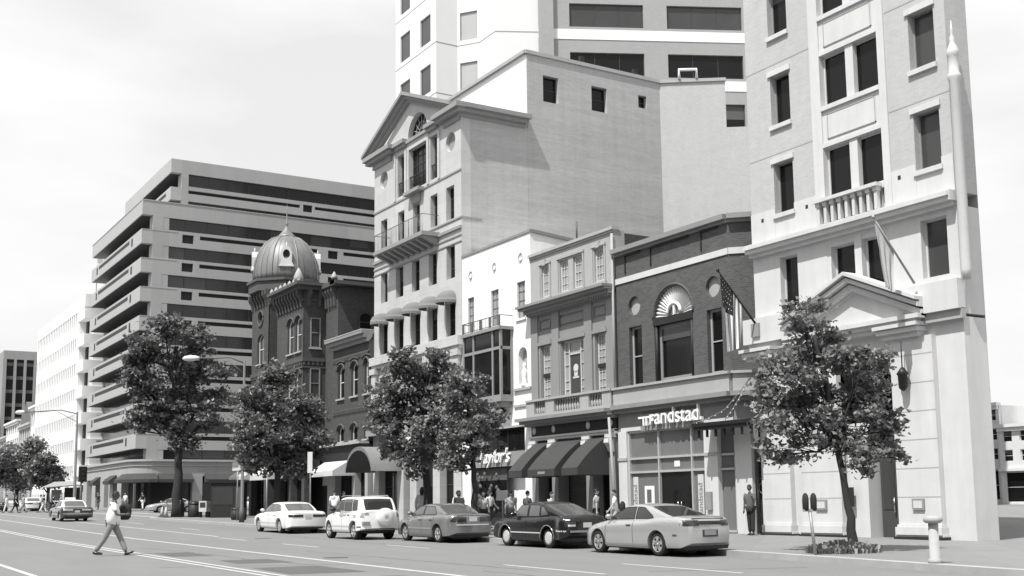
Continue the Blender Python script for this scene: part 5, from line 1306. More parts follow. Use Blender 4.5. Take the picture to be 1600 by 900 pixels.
tree('street_tree', 'broad bushy street tree hiding the ground floor of the pedimented building', (-43.3, 21.8), 38.2, (656, 846),
     [(625, 565, 24), (608, 615, 36), (650, 598, 42), (598, 668, 26), (640, 655, 50), (684, 632, 46), (705, 590, 30), (690, 690, 46), (650, 715, 42), (618, 705, 28), (680, 562, 18), (590, 640, 14)],
     [(668, 846), (668, 780), (664, 720), (655, 640)], .2, .24, M['leaf'], 25, 38, .35, seed=8)
tree('street_tree', 'thin trunked street tree in front of the white stucco building', (-38.7, 21.8), 42, (740, 852),
     [(728, 612, 32), (758, 650, 30), (738, 690, 38), (772, 668, 20), (722, 715, 32), (712, 655, 30), (762, 700, 18), (700, 735, 22)],
     [(742, 852), (741, 780), (738, 710), (730, 620)], .13, .22, M['leaf'], 22, 38, .32, seed=9)
tree('street_tree', 'pale hazy street tree at the far left of the avenue', (-163, 23.2), 12, (30, 795),
     [(20, 715, 24), (46, 725, 18), (4, 745, 22), (52, 700, 10), (34, 755, 16), (-15, 720, 24)], [(30, 800), (30, 770), (26, 720)], .3, .55, M['leafp'], 34, 26, .9, seed=12)
tree('street_tree', 'small dark street tree beside the vendor stall at the far corner', (-128, 21.3), 15.4, (97, 802),
     [(84, 735, 16), (102, 742, 14), (76, 752, 12), (94, 722, 11), (108, 755, 9)], [(97, 802), (97, 775), (92, 735)], .22, .42, M['leafd'], 30, 26, .6, seed=13)
# ground cover round the foot of the young tree
mb = MB(); g = np.random.default_rng(4)
for _ in range(620):
    a = g.uniform(0, 6.28); r = g.uniform(0, 1)**.6; x = -20.4+math.cos(a)*r*.8; y = 22.0+math.sin(a)*r*1.05; z = gz(x)+.15
    h = g.uniform(.1, .3)*(1.2-r*.6); t = g.uniform(0, 6.28); w = .03; e = (x+math.cos(t)*h*.5, y+math.sin(t)*h*.5, z+h)
    mb.quad([(x-w*math.sin(t), y+w*math.cos(t), z), (x+w*math.sin(t), y-w*math.cos(t), z), (e[0]+w*1.2*math.sin(t), e[1]-w*1.2*math.cos(t), e[2]), (e[0]-w*1.2*math.sin(t), e[1]+w*1.2*math.cos(t), e[2])])
tag(mb.build('ground_cover', M['leaf']), 'low leafy ground cover round the foot of the young street tree', 'ground cover', kind='stuff')

# ------------------------------------------------------------------ street furniture
def at(x, y, h=.15): return (x, y, gz(x)+h)
def lamp_post(label, x, y, hgt, reach, zarm, r=.11):
    T = thing('street_lamp', label, 'street lamp', at(x, y), 0, 'cobra head street lamps'); z = gz(x)+.15
    mb = MB(); mb.tube([(x, y, z), (x, y, z+.8), (x, y, z+.82), (x, y, z+hgt)], [r*1.5, r*1.4, r, r*.65], 10); mb.build('pole', M['pole'], T)
    e = (x+reach[0], y+reach[1], z+zarm)
    mb = MB(); mb.tube([(x, y, z+hgt-.15), (x+reach[0]*.3, y+reach[1]*.3, z+hgt+.25), (x+reach[0]*.7, y+reach[1]*.7, z+zarm-.05), e], .05, 6)
    mb.tube([(x, y, z+hgt-.8), (x+reach[0]*.35, y+reach[1]*.35, z+hgt+.1)], .03, 5); mb.build('arm', M['pole'], T)
    d = Vector((reach[0], reach[1], 0)).normalized(); p = Vector(e)
    q = MB(); q.tube([p-d*.15, p+d*.1, p+d*.45, p+d*.85, p+d*1.0], [.07, .15, .2, .15, .05], 10); q.build('lamp_head', M['signp'], T)
    return T
lamp_post('tall grey cobra head street lamp behind the tallest tree, its arm reaching over the avenue', -66.8, 21.9, 9.6, (-2.2, -2.2), 9.9)
lamp_post('cobra head street lamp beyond the crossing, in front of the white finned office', -96.5, 18.0, 8.2, (-5.5, -3.2), 8.5, .12)
# traffic signal on the far lamp
T = thing('traffic_signal', 'dark traffic signal at the far side of the side street crossing', 'traffic light', at(-95.6, 18.3))
bx('backplate', M['black'], T, WORLD, -95.75, -95.45, 18.1, 18.7, 3.6, 4.8)
for k in range(3): MB().lathe((-95.43, 18.4, 3.85+k*.35), [(.12, 0), (.12, .16)], 10, axis='x').build('lens', M['lens'], T)
MB().tube([at(-95.6, 18.3), (-95.6, 18.3, 3.6)], .06, 8).build('pole', M['pole'], T)
def signpost(label, x, y, h, w, sh, cat='street sign', two=False, m='signp'):
    T = thing('street_sign', label, cat, at(x, y)); z = gz(x)+.15
    MB().tube([(x, y, z), (x, y, z+h)], .035, 6).build('post', M['galv'], T)
    f = Fr(x, y, 35); MB().box(f, -w/2, w/2, .04, .055, z+h-sh, z+h).build('sign_plate', M[m], T); return T
signpost('tall narrow white parking sign on a post behind the white sedan', -57.2, 22.4, 3.85, .3, 1.1)
signpost('small square white sign high on a post beside the dark kiosk', -70.5, 22.8, 3.7, .75, .6)
signpost('plain pale post with no plate, standing left of the white sedan', -64.5, 22.6, 2.9, .12, .3)
signpost('white notice on a short post between pedestrians, in front of the script sign shop', -44.6, 26.6, 1.75, .55, .45)
# double parking meter under dark hoods
T = thing('parking_meter', 'double parking meter under black hoods on a leaning steel post', 'parking meter', at(-19.9, 20.5)); x, y, z = at(-19.9, 20.5)
MB().tube([(x, y, z), (x-.06, y-.06, z+1.05)], .038, 8).build('post', M['galv'], T)
MB().box(Fr(x-.06, y-.06, 58), -.16, .16, -.04, .04, z+1.03, z+1.09).build('crossbar', M['galv'], T)
for s in (-1, 1):
    f = Fr(x-.06, y-.06, 58); a = f.p(s*.095, 0, z+1.05)
    MB().lathe(a, [(.05, 0), (.085, .04), (.09, .26), (.075, .36), (.03, .42)], 10, sy=.8).build('meter_hood', M['c_dark'], T)
# pale bollard by the kerb at the right
T = thing('bollard', 'pale grey bollard with a flat cap at the kerb on the right', 'bollard', at(-16.0, 19.9)); x, y, z = at(-16.0, 19.9)
MB().lathe((x, y, z), [(.14, 0), (.14, .08), (.10, .1), (.10, .82)], 14).build('shaft', M['kerb'], T); MB().lathe((x, y, z), [(.14, .82), (.19, .86), (.19, .93), (.1, .97)], 14).build('cap', M['kerb'], T)
# bus shelter / kiosk, newspaper boxes, bins
T = thing('kiosk', 'dark boxy kiosk on the corner pavement beside the tallest tree', 'kiosk', at(-79.2, 24.9)); x, y, z = at(-79.2, 24.9); f = Fr(x, y, 58)
MB().box(f, -1.15, 1.15, -1.0, .0, z, z+2.4).build('body', M['dark'], T); MB().box(f, -1.25, 1.25, -1.1, .1, z+2.4, z+2.62).build('roof', M['black'], T); MB().box(f, -1.0, .4, 0, .02, z+.9, z+2.1).build('window', M['glassm'], T)
MB().box(f, .6, 1.0, 0, .02, z+.3, z+2.1).build('poster', M['c_mid'], T)
def newsbox(label, x, y, m):
    T = thing('newspaper_box', label, 'newspaper box', at(x, y), 0, 'newspaper boxes'); z = gz(x)+.15; f = Fr(x, y, 50)
    MB().box(f, -.28, .28, -.22, .22, z+.4, z+1.15).build('box', m, T); MB().box(f, -.2, .2, .22, .235, z+.7, z+1.05).build('window', M['glassm'], T)
    for a in (-.22, .22): MB().box(f, a-.03, a+.03, -.18, .18, z, z+.4).build('leg', M['black'], T)
newsbox('pale newspaper box standing left of the dark kiosk', -81.3, 23.9, M['signp']); newsbox('dark newspaper box between the pale one and the kiosk', -80.7, 24.3, M['framed'])
def bin_(label, x, y, h, r, m):
    T = thing('litter_bin', label, 'litter bin', at(x, y), 0, 'litter bins'); z = gz(x)+.15
    MB().lathe((x, y, z), [(r*.85, 0), (r, .08), (r, h*.8)], 14).build('body', m, T); MB().lathe((x, y, z+h*.8), [(r*1.05, 0), (r*1.05, .05), (r*.8, h*.15), (r*.3, h*.2)], 14).build('lid', M['black'], T)
bin_('wide dark litter bin beside the trunk of the tallest tree', -82.6, 23.6, 1.15, .42, M['dark']); bin_('low dark litter bin left of the white sedan', -72.6, 23.4, .8, .3, M['dark']); bin_('second low dark bin right against the first, nearer the white sedan', -71.7, 23.5, .8, .3, M['dark'])
for x, y, l in ((-84.8, 21.9, 'pale traffic cone nearest the side street'), (-83.0, 21.7, 'pale traffic cone beside the tree pit of the tallest tree')):
    T = thing('traffic_cone', l, 'traffic cone', at(x, y, 0.16), 0, 'traffic cones'); z = gz(x)+.16
    MB().box(WORLD, x-.25, x+.25, y-.25, y+.25, z, z+.05).build('base', M['c_mid'], T); MB().lathe((x, y, z+.05), [(.19, 0), (.04, .68)], 12).build('cone', M['c_pale'], T)
for k, (x, y) in enumerate(((-84.6, 23.1), (-84.2, 23.4), (-83.0, 23.0))):
    l = ('left', 'middle', 'right')[k]; T = thing('bicycle_rack', f'dark hoop rail round the tallest tree, {l}most of the three', 'railing', at(x, y), 0, 'tree rails'); z = gz(x)+.15
    MB().tube([(x, y-.3, z), (x, y-.3, z+1.2), (x, y+.3, z+1.2), (x, y+.3, z)], .05, 6).build('hoop', M['black'], T)
# street vendor's stall
T = thing('vendor_stall', 'vendor stall with a pale canopy and hanging goods at the far corner', 'market stall', at(-122.5, 21.8)); x, y, z = at(-122.5, 21.8); f = Fr(x, y, 62)
MB().prism(f, [(-1.9, z+2.3), (1.7, z+2.55), (1.2, z+2.9), (-.6, z+2.85)], -1.2, 1.0).build('canopy', M['awnl'], T)
for a in (-1.7, 1.5):
    for b in (-1.0, .9): MB().tube([f.p(a, b, z), f.p(a, b, z+2.4)], .04, 6).build('post', M['galv'], T)
MB().box(f, -1.5, 1.4, -.9, .3, z+.1, z+.9).build('counter', M['c_mid'], T); MB().box(f, -.2, 1.3, -1.0, -.9, z+1.0, z+2.3).build('display_panel', M['dark'], T)
MB().box(f, -1.5, -.5, -1.0, -.9, z+1.0, z+2.1).build('display_panel', M['c_grey'], T)

# ------------------------------------------------------------------ cars
def smooth(xs, pts, k=2):
    y = np.interp(xs, [p[0] for p in pts], [p[1] for p in pts])
    for _ in range(k): y[1:-1] = (y[:-2]+2*y[1:-1]+y[2:])/4
    return y
SH_T = [0, .06, .16, .35, .6, .78, .9, .97, 1]; SH_V = [.93, .975, .99, 1, 1, .985, .955, .915, .87]
def car(name, label, X, Y, heading, S, paint, group='cars parked along the kerb', dz=.004):
    """local frame: x forward, y left, z up; wheels on z=0."""
    T = thing(name, label, S.get('cat', 'car'), (0, 0, 0), 0, group)
    wb = S['wb']/2; xf, xr = S['xf'], S['xr']; w = S['w']/2; rw = S['rw']; trk = w-S.get('inset', .07)
    zl = S['sill']
    xs = np.unique(np.round(np.concatenate([np.linspace(xr, xf, 70), np.linspace(wb-rw-.1, wb+rw+.1, 30), np.linspace(-wb-rw-.1, -wb+rw+.1, 30)]), 3))
    top = smooth(xs, S['top'], 2); low = smooth(xs, S['low'], 1); plan = smooth(xs, S['plan'], 3)
    def arch(x):
        for c in (wb, -wb):
            r = rw+.055
            if abs(x-c) < r: return rw+math.sqrt(r*r-(x-c)**2)*1.0
        return None
    def halfw(x, z):
        i = np.interp(x, xs, top); l = zl; t = min(1, max(0, (z-l)/(i-l)))
        return w*float(np.interp(x, xs, plan))*float(np.interp(t, SH_T, SH_V))
    mb = MB(); ns = 12; ring = []
    for i, x in enumerate(xs):
        zt = top[i]; zb = low[i]; a = arch(x)
        if a is not None: zb = max(zb, a)
        row = []
        for k in range(ns+1):
            t = k/ns; z = zb+(zt-zb)*t; row.append((halfw(x, z), z))
        crown = S.get('crown', .035)
        yt = row[-1][0]; row += [(yt*.93, zt+crown*.35), (yt*.75, zt+crown*.7), (yt*.4, zt+crown), (0, zt+crown*1.05)]
        full = [(y, z) for y, z in row]+[(-y, z) for y, z in row[-2::-1]]
        full = [(row[0][0]*.0, zb)]+full
        ring.append(len(mb.v)); mb.v += [(x, y, z) for y, z in full]
    m_ = len(full)
    for r0, r1 in zip(ring, ring[1:]):
        for k in range(m_):
            a, b = k, (k+1) % m_; mb.f.append((r0+a, r1+a, r1+b, r0+b)); mb.m.append(0); mb.sm.append(True)
    for r in (ring[0], ring[-1]): mb.f.append(tuple(range(r, r+m_))); mb.m.append(0); mb.sm.append(False)
    body = mb.build('body', paint, T); body.data.set_sharp_from_angle(angle=R(38))
    # greenhouse
    G = S['gh']; zr = G['zr']; xb0, xb1, xt1, xt0 = G['rb'], G['rt'], G['ft'], G['fb']   # rear base, rear top, front top, front base
    gx = np.unique(np.round(np.concatenate([np.linspace(xb0, xt0, 60), [xb1, xt1]]), 3))
    zb_r, zb_f = float(np.interp(xb0, xs, top)), float(np.interp(xt0, xs, top))
    roof = smooth(gx, [(xb0, zb_r-.02)]+G.get('rear_pts', [])+[(xb1, zr-.06), (xb1+.25, zr-.015), ((xb1+xt1)/2, zr), (xt1-.25, zr-.02), (xt1, zr-.07)]+[(xt0, zb_f-.02)], 2)
    zbelt = float(np.interp((xb1+xt1)/2, xs, top)); g0 = w*.885; g1 = w*G.get('tw', .68)
    def gy(x, z):
        t = (z-zbelt)/(zr-zbelt); e = 1-.10*max(0, (x-(xt1-.1))/(xt0-xt1+.1))**2-.10*max(0, ((xb1+.1)-x)/(xb1-xb0+.1))**2
        return (g0+(g1-g0)*max(-.1, t)+.02*math.sin(math.pi*min(1, max(0, t))))*e
    mb = MB(); rg = []
    for x, zt in zip(gx, roof):
        zb = float(np.interp(x, xs, top))-.05; zt = max(zt, zb+.02); row = []
        for k in range(7): z = zb+(zt-.035-zb)*k/6; row.append((gy(x, z), z))
        yt = row[-1][0]; row += [(yt-.03, zt-.008), (yt*.85, zt+.006), (yt*.5, zt+.018), (0, zt+.022)]
        full = [(0, zb)]+row+[(-y, z) for y, z in row[-2::-1]]; rg.append(len(mb.v)); mb.v += [(x, y, z) for y, z in full]
    m_ = len(full)
    for r0, r1 in zip(rg, rg[1:]):
        for k in range(m_): a, b = k, (k+1) % m_; mb.f.append((r0+a, r1+a, r1+b, r0+b)); mb.m.append(0); mb.sm.append(True)
    for r in (rg[0], rg[-1]): mb.f.append(tuple(range(r, r+m_))); mb.m.append(0); mb.sm.append(False)
    cab = mb.build('cabin', S.get('roofpaint', paint), T); cab.data.set_sharp_from_angle(angle=R(50))
    rz = lambda x: float(np.interp(x, gx, roof))
    # side windows: outline points (x, t) between belt and roofline
    def side_poly(pl, s, e=.006, m=M['cglass'], nm='side_window'):
        q = MB(); P = []
        for (x, z) in pl: P.append((x, z))
        # subdivide outline horizontally so it follows the curved side
        n = 10; x0, x1 = min(p[0] for p in P), max(p[0] for p in P)
        def span(x):
            zs = []
            for (a, b), (c, d) in zip(P, P[1:]+P[:1]):
                if (a-x)*(c-x) <= 0 and abs(a-c) > 1e-6: zs.append(b+(d-b)*(x-a)/(c-a))
                elif abs(a-c) <= 1e-6 and abs(a-x) < 1e-4: zs += [b, d]
            return min(zs), max(zs)
        X_ = sorted(set([x0+1e-4, x1-1e-4]+[p[0] for p in P if x0+1e-3 < p[0] < x1-1e-3]+list(np.linspace(x0+1e-4, x1-1e-4, n))))
        for a, b in zip(X_, X_[1:]):
            z0a, z1a = span(a); z0b, z1b = span(b)
            for k in range(4):
                f0, f1 = k/4, (k+1)/4; pts = []
                for x, z0, z1, f in ((a, z0a, z1a, f0), (b, z0b, z1b, f0), (b, z0b, z1b, f1), (a, z0a, z1a, f1)):
                    z = z0+(z1-z0)*f; pts.append((x, s*(gy(x, z)+e), z))
                q.quad(pts, 0, True)
        return q.build(nm, m, T)
    for s in (1, -1):
        for pl in G['side']:
            P_ = [(x, (zbelt if z is None else z)) for x, z in pl]; cx0 = sum(p[0] for p in P_)/len(P_); cz0 = sum(p[1] for p in P_)/len(P_)
            q_ = MB(); pts_ = []
            for (a, b), (c, d) in zip(P_, P_[1:]+P_[:1]):
                for t_ in (0, .25, .5, .75): x_ = a+(c-a)*t_; z_ = b+(d-b)*t_; pts_.append((x_, s*(gy(x_, z_)+.006), z_))
            q_.tube(pts_+[pts_[0]], .011, 5); q_.build('window_seal', M['black'], T)
        for pl in G['side']: side_poly([(x, (zbelt if z is None else z)) for x, z in pl], s, m=S.get('sg', M['cglass']))
    def strip_top(xa, xb_, f, nm, m, par=T, n=10, e=.008, fb=None):
        q = MB(); X_ = np.linspace(xa, xb_, n)
        for a, b in zip(X_, X_[1:]):
            for j in range(8):
                y0, y1 = -1+2*j/8, -1+2*(j+1)/8; pts = []
                for x, yy in ((a, y0), (b, y0), (b, y1), (a, y1)):
                    ff = f+((fb if fb is not None else f)-f)*(x-xa)/(xb_-xa)
                    z = rz(x); Y_ = gy(x, z-.035)*ff*yy; t = abs(yy)*ff; zz = z+.02*(1-t*t)-(.03*max(0, t-.8)/.2 if t > .8 else 0)+e; pts.append((x, Y_, zz))
                q.quad(pts, 0, True)
        return q.build(nm, m, par)
    ws = (xt0-xt1); strip_top(xt1+ws*.06, xt0-ws*.06, .86, 'windscreen', M['cglass'])
    if G.get('hatch'): 
        pass
    rs = xb1-xb0; strip_top(xb0+rs*.10, xb1-rs*.04, G.get('rf', .84), 'rear_window', S.get('rg', M['cglass']), fb=G.get('rf2'))
    # underbody, wheels
    MB().box(WORLD, xr+.35, xf-.35, -w*.62, w*.62, zl-.05, zl+.3).build('underbody', M['black'], T)
    MB().box(WORLD, xr+.12, -wb+rw*.2, -w*.8, w*.8, zl+.0, zl+.25).build('valance', M['black'], T)
    for cx_ in (wb, -wb):
        for s in (1, -1):
            y0 = s*(trk); c = (cx_, y0, rw); wd = S.get('tw', .2)
            q = MB(); q.lathe((cx_, y0, rw), [(rw*.5, -s*.08), (rw*.66, -.0-s*0), (rw*.93, -s*.0), (rw, -s*.03), (rw, -s*(wd-.03)), (rw*.93, -s*wd), (rw*.3, -s*wd)], 28, axis='y')
            whl = q.build('wheel', M['tyre'], T)
            q = MB(); ri = rw*.66
            kind = S.get('rim', 'spoke5')
            q.lathe((cx_, y0, rw), [(ri, s*.006), (ri*.94, s*.012), (ri*.90, -s*.02), (ri*.9, -s*.05), (ri*.2, -s*.05)] if kind != 'cap' else [(ri, s*.006), (ri*.95, s*.02), (ri*.6, s*.028), (ri*.25, s*.02), (ri*.1, s*.03)], 28, axis='y', cap0=False)
            rim = q.build('rim', M['hubcap'] if kind == 'cap' else M['rim'], whl)
            if kind == 'cap':
                q = MB()
                for k in range(15):
                    t = 2*math.pi*k/15; a = Vector((math.cos(t), 0, math.sin(t))); b = Vector((-math.sin(t), 0, math.cos(t))); o_ = Vector((cx_, y0+s*.023, rw))
                    q.quad([tuple(o_+a*ri*.78-b*.012), tuple(o_+a*ri*.95-b*.014), tuple(o_+a*ri*.95+b*.014), tuple(o_+a*ri*.78+b*.012)])
                q.build('cap_slot', M['black'], rim)
            else:
                q = MB(); q.lathe((cx_, y0, rw), [(ri*.9, -s*.035), (ri*.86, -s*.036)], 24, axis='y', cap0=False); q.build('rim_well', M['black'], rim)
                q = MB(); ns_ = {'spoke5': 5, 'spoke7': 7, 'twin5': 5}[kind]
                for k in range(ns_):
                    for off in ((0,) if kind != 'twin5' else (-.17, .17)):
                        t = 2*math.pi*k/ns_+.3+off; a = Vector((math.cos(t), 0, math.sin(t))); b = Vector((-math.sin(t), 0, math.cos(t))); o_ = Vector((cx_, y0, rw)); wv = .026 if kind == 'twin5' else .042
                        p = [o_+a*ri*.15-b*wv, o_+a*ri*.93-b*wv, o_+a*ri*.93+b*wv, o_+a*ri*.15+b*wv]
                        q.quad([tuple(v_+Vector((0, s*.008, 0))) for v_ in p]); 
                        q.quad([tuple(p[0]+Vector((0, s*.008, 0))), tuple(p[1]+Vector((0, s*.008, 0))), tuple(p[1]-Vector((0, s*.02, 0))), tuple(p[0]-Vector((0, s*.02, 0)))]); q.quad([tuple(p[3]+Vector((0, s*.008, 0))), tuple(p[2]+Vector((0, s*.008, 0))), tuple(p[2]-Vector((0, s*.02, 0))), tuple(p[3]-Vector((0, s*.02, 0)))])
                q.lathe((cx_, y0, rw), [(ri*.2, -s*.02), (ri*.2, s*.012), (ri*.1, s*.018)], 12, axis='y'); q.build('spoke', M['rim'], rim)
    # side seams and mouldings
    def sstrip(x0, z0, x1, z1, wd, m, nm, e=.004, ss=(1, -1), n=8):
        for s in ss:
            q = MB(); d = Vector((x1-x0, 0, z1-z0)); d.normalize(); nn = Vector((-d.z, 0, d.x))*wd/2
            for k in range(n):
                a, b = k/n, (k+1)/n; pts = []
                for t, q_ in ((a, -1), (b, -1), (b, 1), (a, 1)):
                    x = x0+(x1-x0)*t+nn.x*q_; z = z0+(z1-z0)*t+nn.z*q_; pts.append((x, s*(halfw(x, z)+e), z))
                q.quad(pts)
            q.build(nm, m, T)
    for (x0, z0, x1, z1) in S.get('seams', []): sstrip(x0, z0, x1, z1, .014, M['black'], 'door_seam')
    for (x0, z0, x1, z1, wd, mm) in S.get('mould', []): sstrip(x0, z0, x1, z1, wd, M[mm], 'side_moulding', .008, n=16)
    for x in S.get('handles', []):
        for s in (1, -1): MB().box(WORLD, x-.09, x+.09, s*(halfw(x, S['hz'])-.01), s*(halfw(x, S['hz'])+.02), S['hz']-.018, S['hz']+.018).build('door_handle', S.get('hm', M['framed']), T)
    for s in (1, -1):
        x = xt0-.28; z = zbelt+.06; yb = gy(x, z)
        q = MB(); q.lathe((x, s*(yb+.13), z+.02), [(.03, -.07), (.075, -.05), (.085, .03), (.05, .06)], 10, axis='x', sx=1.25, sy=.9); q.box(WORLD, x-.03, x+.03, min(s*yb, s*(yb+.1)), max(s*yb, s*(yb+.1)), z-.02, z+.02); q.build('door_mirror', S.get('mm', paint), T)
    # rear: panels that follow the tail
    def rear(y0, y1, z0, z1, m, nm, e=.01, par=T, n=8):
        q = MB()
        def px_(y, z):                 # x of the tail surface at (y, z): end plane plus the plan's rounding
            lo_, hi = xr, 0.
            for _ in range(24):
                mi = (lo_+hi)/2
                if halfw(mi, z) >= abs(y) and z <= float(np.interp(mi, xs, top))+.03: hi = mi
                else: lo_ = mi
            return max(lo_, xr)
        for k in range(n):
            a, b = y0+(y1-y0)*k/n, y0+(y1-y0)*(k+1)/n
            for j in range(3):
                c, d = z0+(z1-z0)*j/3, z0+(z1-z0)*(j+1)/3
                q.quad([(px_(a, c)-e, a, c), (px_(b, c)-e, b, c), (px_(b, d)-e, b, d), (px_(a, d)-e, a, d)], 0, True)
        return q.build(nm, m, par)
    S['extra'](T, rear, sstrip, w, xr, xf, halfw, zbelt, paint)
    T.matrix_basis = Matrix.Translation((X, Y, gz(X)+dz)) @ Matrix.Rotation(math.atan2(gz(X-1)-gz(X+1), 2), 4, 'Y') @ Matrix.Rotation(heading, 4, 'Z') 
    return T
def lights(T, rear, w, xr, spec):
    for (y0, y1, z0, z1, m, nm) in spec:
        for s in (1, -1):
            a, b = sorted((s*y0*w, s*y1*w)); rear(a, b, z0, z1, M[m], nm)
def plate_(rear, z0=.0, y=0, wd=.16, z=.75, m='signp'): return rear(y-wd, y+wd, z-.075, z+.075, M[m], 'number_plate', .016)
PL = [(-9, .80)]
def plan(xr, xf, r=.62, f=.6): return [(xr, r), (xr+.06, r+.14), (xr+.2, r+.27), (xr+.5, .955), (xr+1.0, .99), (xr+1.6, 1), (xf-1.7, 1), (xf-1.0, .985), (xf-.5, .93), (xf-.2, f+.2), (xf-.05, f+.08), (xf, f)]
# light silver coupe
xr, xf = -2.48, 2.34
def ex(T, rear, ss, w, xr, xf, hw, zb, paint):
    lights(T, rear, w, xr, [(.42, .92, .80, .95, 'lens', 'tail_light')]); rear(-.42*w, .42*w, .83, .93, M['lens'], 'tail_light_band')
    rear(-.26, .26, .52, .70, M['framed'], 'plate_recess', .006); rear(-.2, .2, .56, .69, M['framem'], 'number_plate', .014)
    ss(-2.15, .56, -1.98, .56, .05, M['framed'], 'side_marker'); rear(-.6*w, .6*w, .98, 1.0, M['black'], 'boot_seam')
coupe = dict(wb=2.67, xr=xr, xf=xf, w=1.785, rw=.315, sill=.2, top=[(xr, .88), (xr+.05, .97), (xr+.45, 1.03), (-1.2, 1.0), (-.6, .95), (.6, .915), (1.0, .90), (1.6, .80), (2.1, .68), (xf, .55)],
    low=[(xr, .36), (xr+.2, .24), (-1.0, .2), (1.5, .2), (xf-.1, .22), (xf, .28)], plan=plan(xr, xf, .68, .55), inset=.06, rim='twin5', crown=.03,
    gh=dict(zr=1.36, rb=-1.8, rt=-.75, ft=.22, fb=1.05, tw=.66, side=[[(.93, None), (.9, .955), (.2, 1.27), (-.25, 1.29), (-.30, .97)], [(-.36, .975), (-.31, 1.29), (-.62, 1.27), (-1.05, 1.06), (-1.1, .99)]], rf=.86, rf2=.8),
    seams=[(.95, .30, .92, .88), (-.34, .30, -.30, .92)], handles=[-.12], hz=.80, mould=[(-.9, .27, .9, .27, .03, 'framem')], extra=ex)
car('parked_coupe', 'light silver two door coupe parked rightmost in the row, nearest the hooded parking meter', -25.6, 20.05, math.pi, coupe, paintm('silver_paint', .42, .35))
# black hatchback
xr, xf = -2.25, 2.28
def ex2(T, rear, ss, w, xr, xf, hw, zb, paint):
    lights(T, rear, w, xr, [(.50, .93, .66, .82, 'lens', 'tail_light')]); rear(-.95*w, .95*w, .50, .56, M['framem'], 'bumper_strip', .012)
    rear(.62, .75, .86, .90, M['whitep'], 'badge'); rear(.44, .70, .68, .74, M['framel'], 'reflector', .014); plate_(rear, z=.72)
    ss(-2.2, .54, -1.75, .54, .035, M['framel'], 'bumper_strip')
    for xc in (1.262, -1.262):
        for s in (1, -1):
            q = MB(); pts = [(xc+.4*math.cos(t), s*(hw(xc, .6)+.012), .31+.4*math.sin(t)) for t in [k*math.pi/14 for k in range(15)]]; q.tube(pts, .016, 5); q.build('arch_trim', M['chrome'], T)
hatch = dict(wb=2.525, xr=xr, xf=xf, w=1.69, rw=.31, sill=.22, top=[(xr, .82), (xr+.06, .94), (xr+.4, .99), (-1.0, .98), (.5, .93), (1.2, .90), (1.9, .84), (2.15, .78), (xf, .60)],
    low=[(xr, .40), (xr+.15, .3), (-1.0, .22), (1.5, .22), (xf-.1, .3), (xf, .36)], plan=plan(xr, xf, .80, .74), rim='cap', crown=.04,
    gh=dict(zr=1.42, rb=-2.05, rt=-.72, ft=.42, fb=1.0, tw=.70, side=[[(.93, None), (.88, .98), (.46, 1.33), (.05, 1.34), (0, .98)], [(-.08, .98), (-.04, 1.34), (-.62, 1.33), (-.72, .99)], [(-.8, .995), (-.7, 1.3), (-.85, 1.28), (-1.2, 1.03)]], rf=.88, rf2=.84),
    seams=[(.95, .30, .98, .9), (-.04, .30, -.03, .94), (-.76, .55, -.9, .95)], handles=[.12, -.6], hz=.80, mould=[(-.92, .47, .92, .47, .035, 'framel')], sg=M['cglassl'], rg=M['cglassl'], extra=ex2)
car('parked_hatchback', 'black five door hatchback with bright hubcaps parked between the silver coupe and the grey sedan', -31.45, 20.42, math.pi, hatch, paintm('black_paint', .012))
# grey sedan
xr, xf = -2.42, 2.38
def ex3(T, rear, ss, w, xr, xf, hw, zb, paint):
    lights(T, rear, w, xr, [(.30, .93, .74, .92, 'lens', 'tail_light')]); plate_(rear, z=.83); rear(-.95*w, .95*w, .62, .66, M['framel'], 'bumper_strip', .012); rear(-.7*w, .7*w, .95, .965, M['black'], 'boot_seam')
sedan = dict(wb=2.62, xr=xr, xf=xf, w=1.78, rw=.315, sill=.2, top=[(xr, .88), (xr+.06, .97), (xr+.5, 1.01), (-1.2, .99), (0, .94), (1.0, .90), (1.7, .80), (2.2, .70), (xf, .56)],
    low=[(xr, .36), (xr+.2, .26), (-1.0, .2), (1.5, .2), (xf-.1, .25), (xf, .3)], plan=plan(xr, xf, .74, .6), rim='twin5', crown=.03,
    gh=dict(zr=1.37, rb=-1.75, rt=-.95, ft=.25, fb=1.1, tw=.68, side=[[(.98, None), (.93, .98), (.28, 1.28), (-.10, 1.3), (-.12, .98)], [(-.18, .98), (-.16, 1.3), (-.85, 1.27), (-1.1, 1.08), (-1.12, .99)]], rf=.86, rf2=.82),
    seams=[(.98, .30, .98, .88), (-.15, .30, -.14, .92), (-.98, .55, -1.05, .93)], handles=[.02, -.85], hz=.80, mould=[(-.9, .5, .9, .5, .05, 'framem')], sg=M['cglassl'], rg=M['cglassl'], extra=ex3)
car('parked_sedan', 'metallic grey four door sedan parked between the white sport utility and the black hatchback', -38.1, 20.05, math.pi, sedan, paintm('grey_paint', .20, .35))
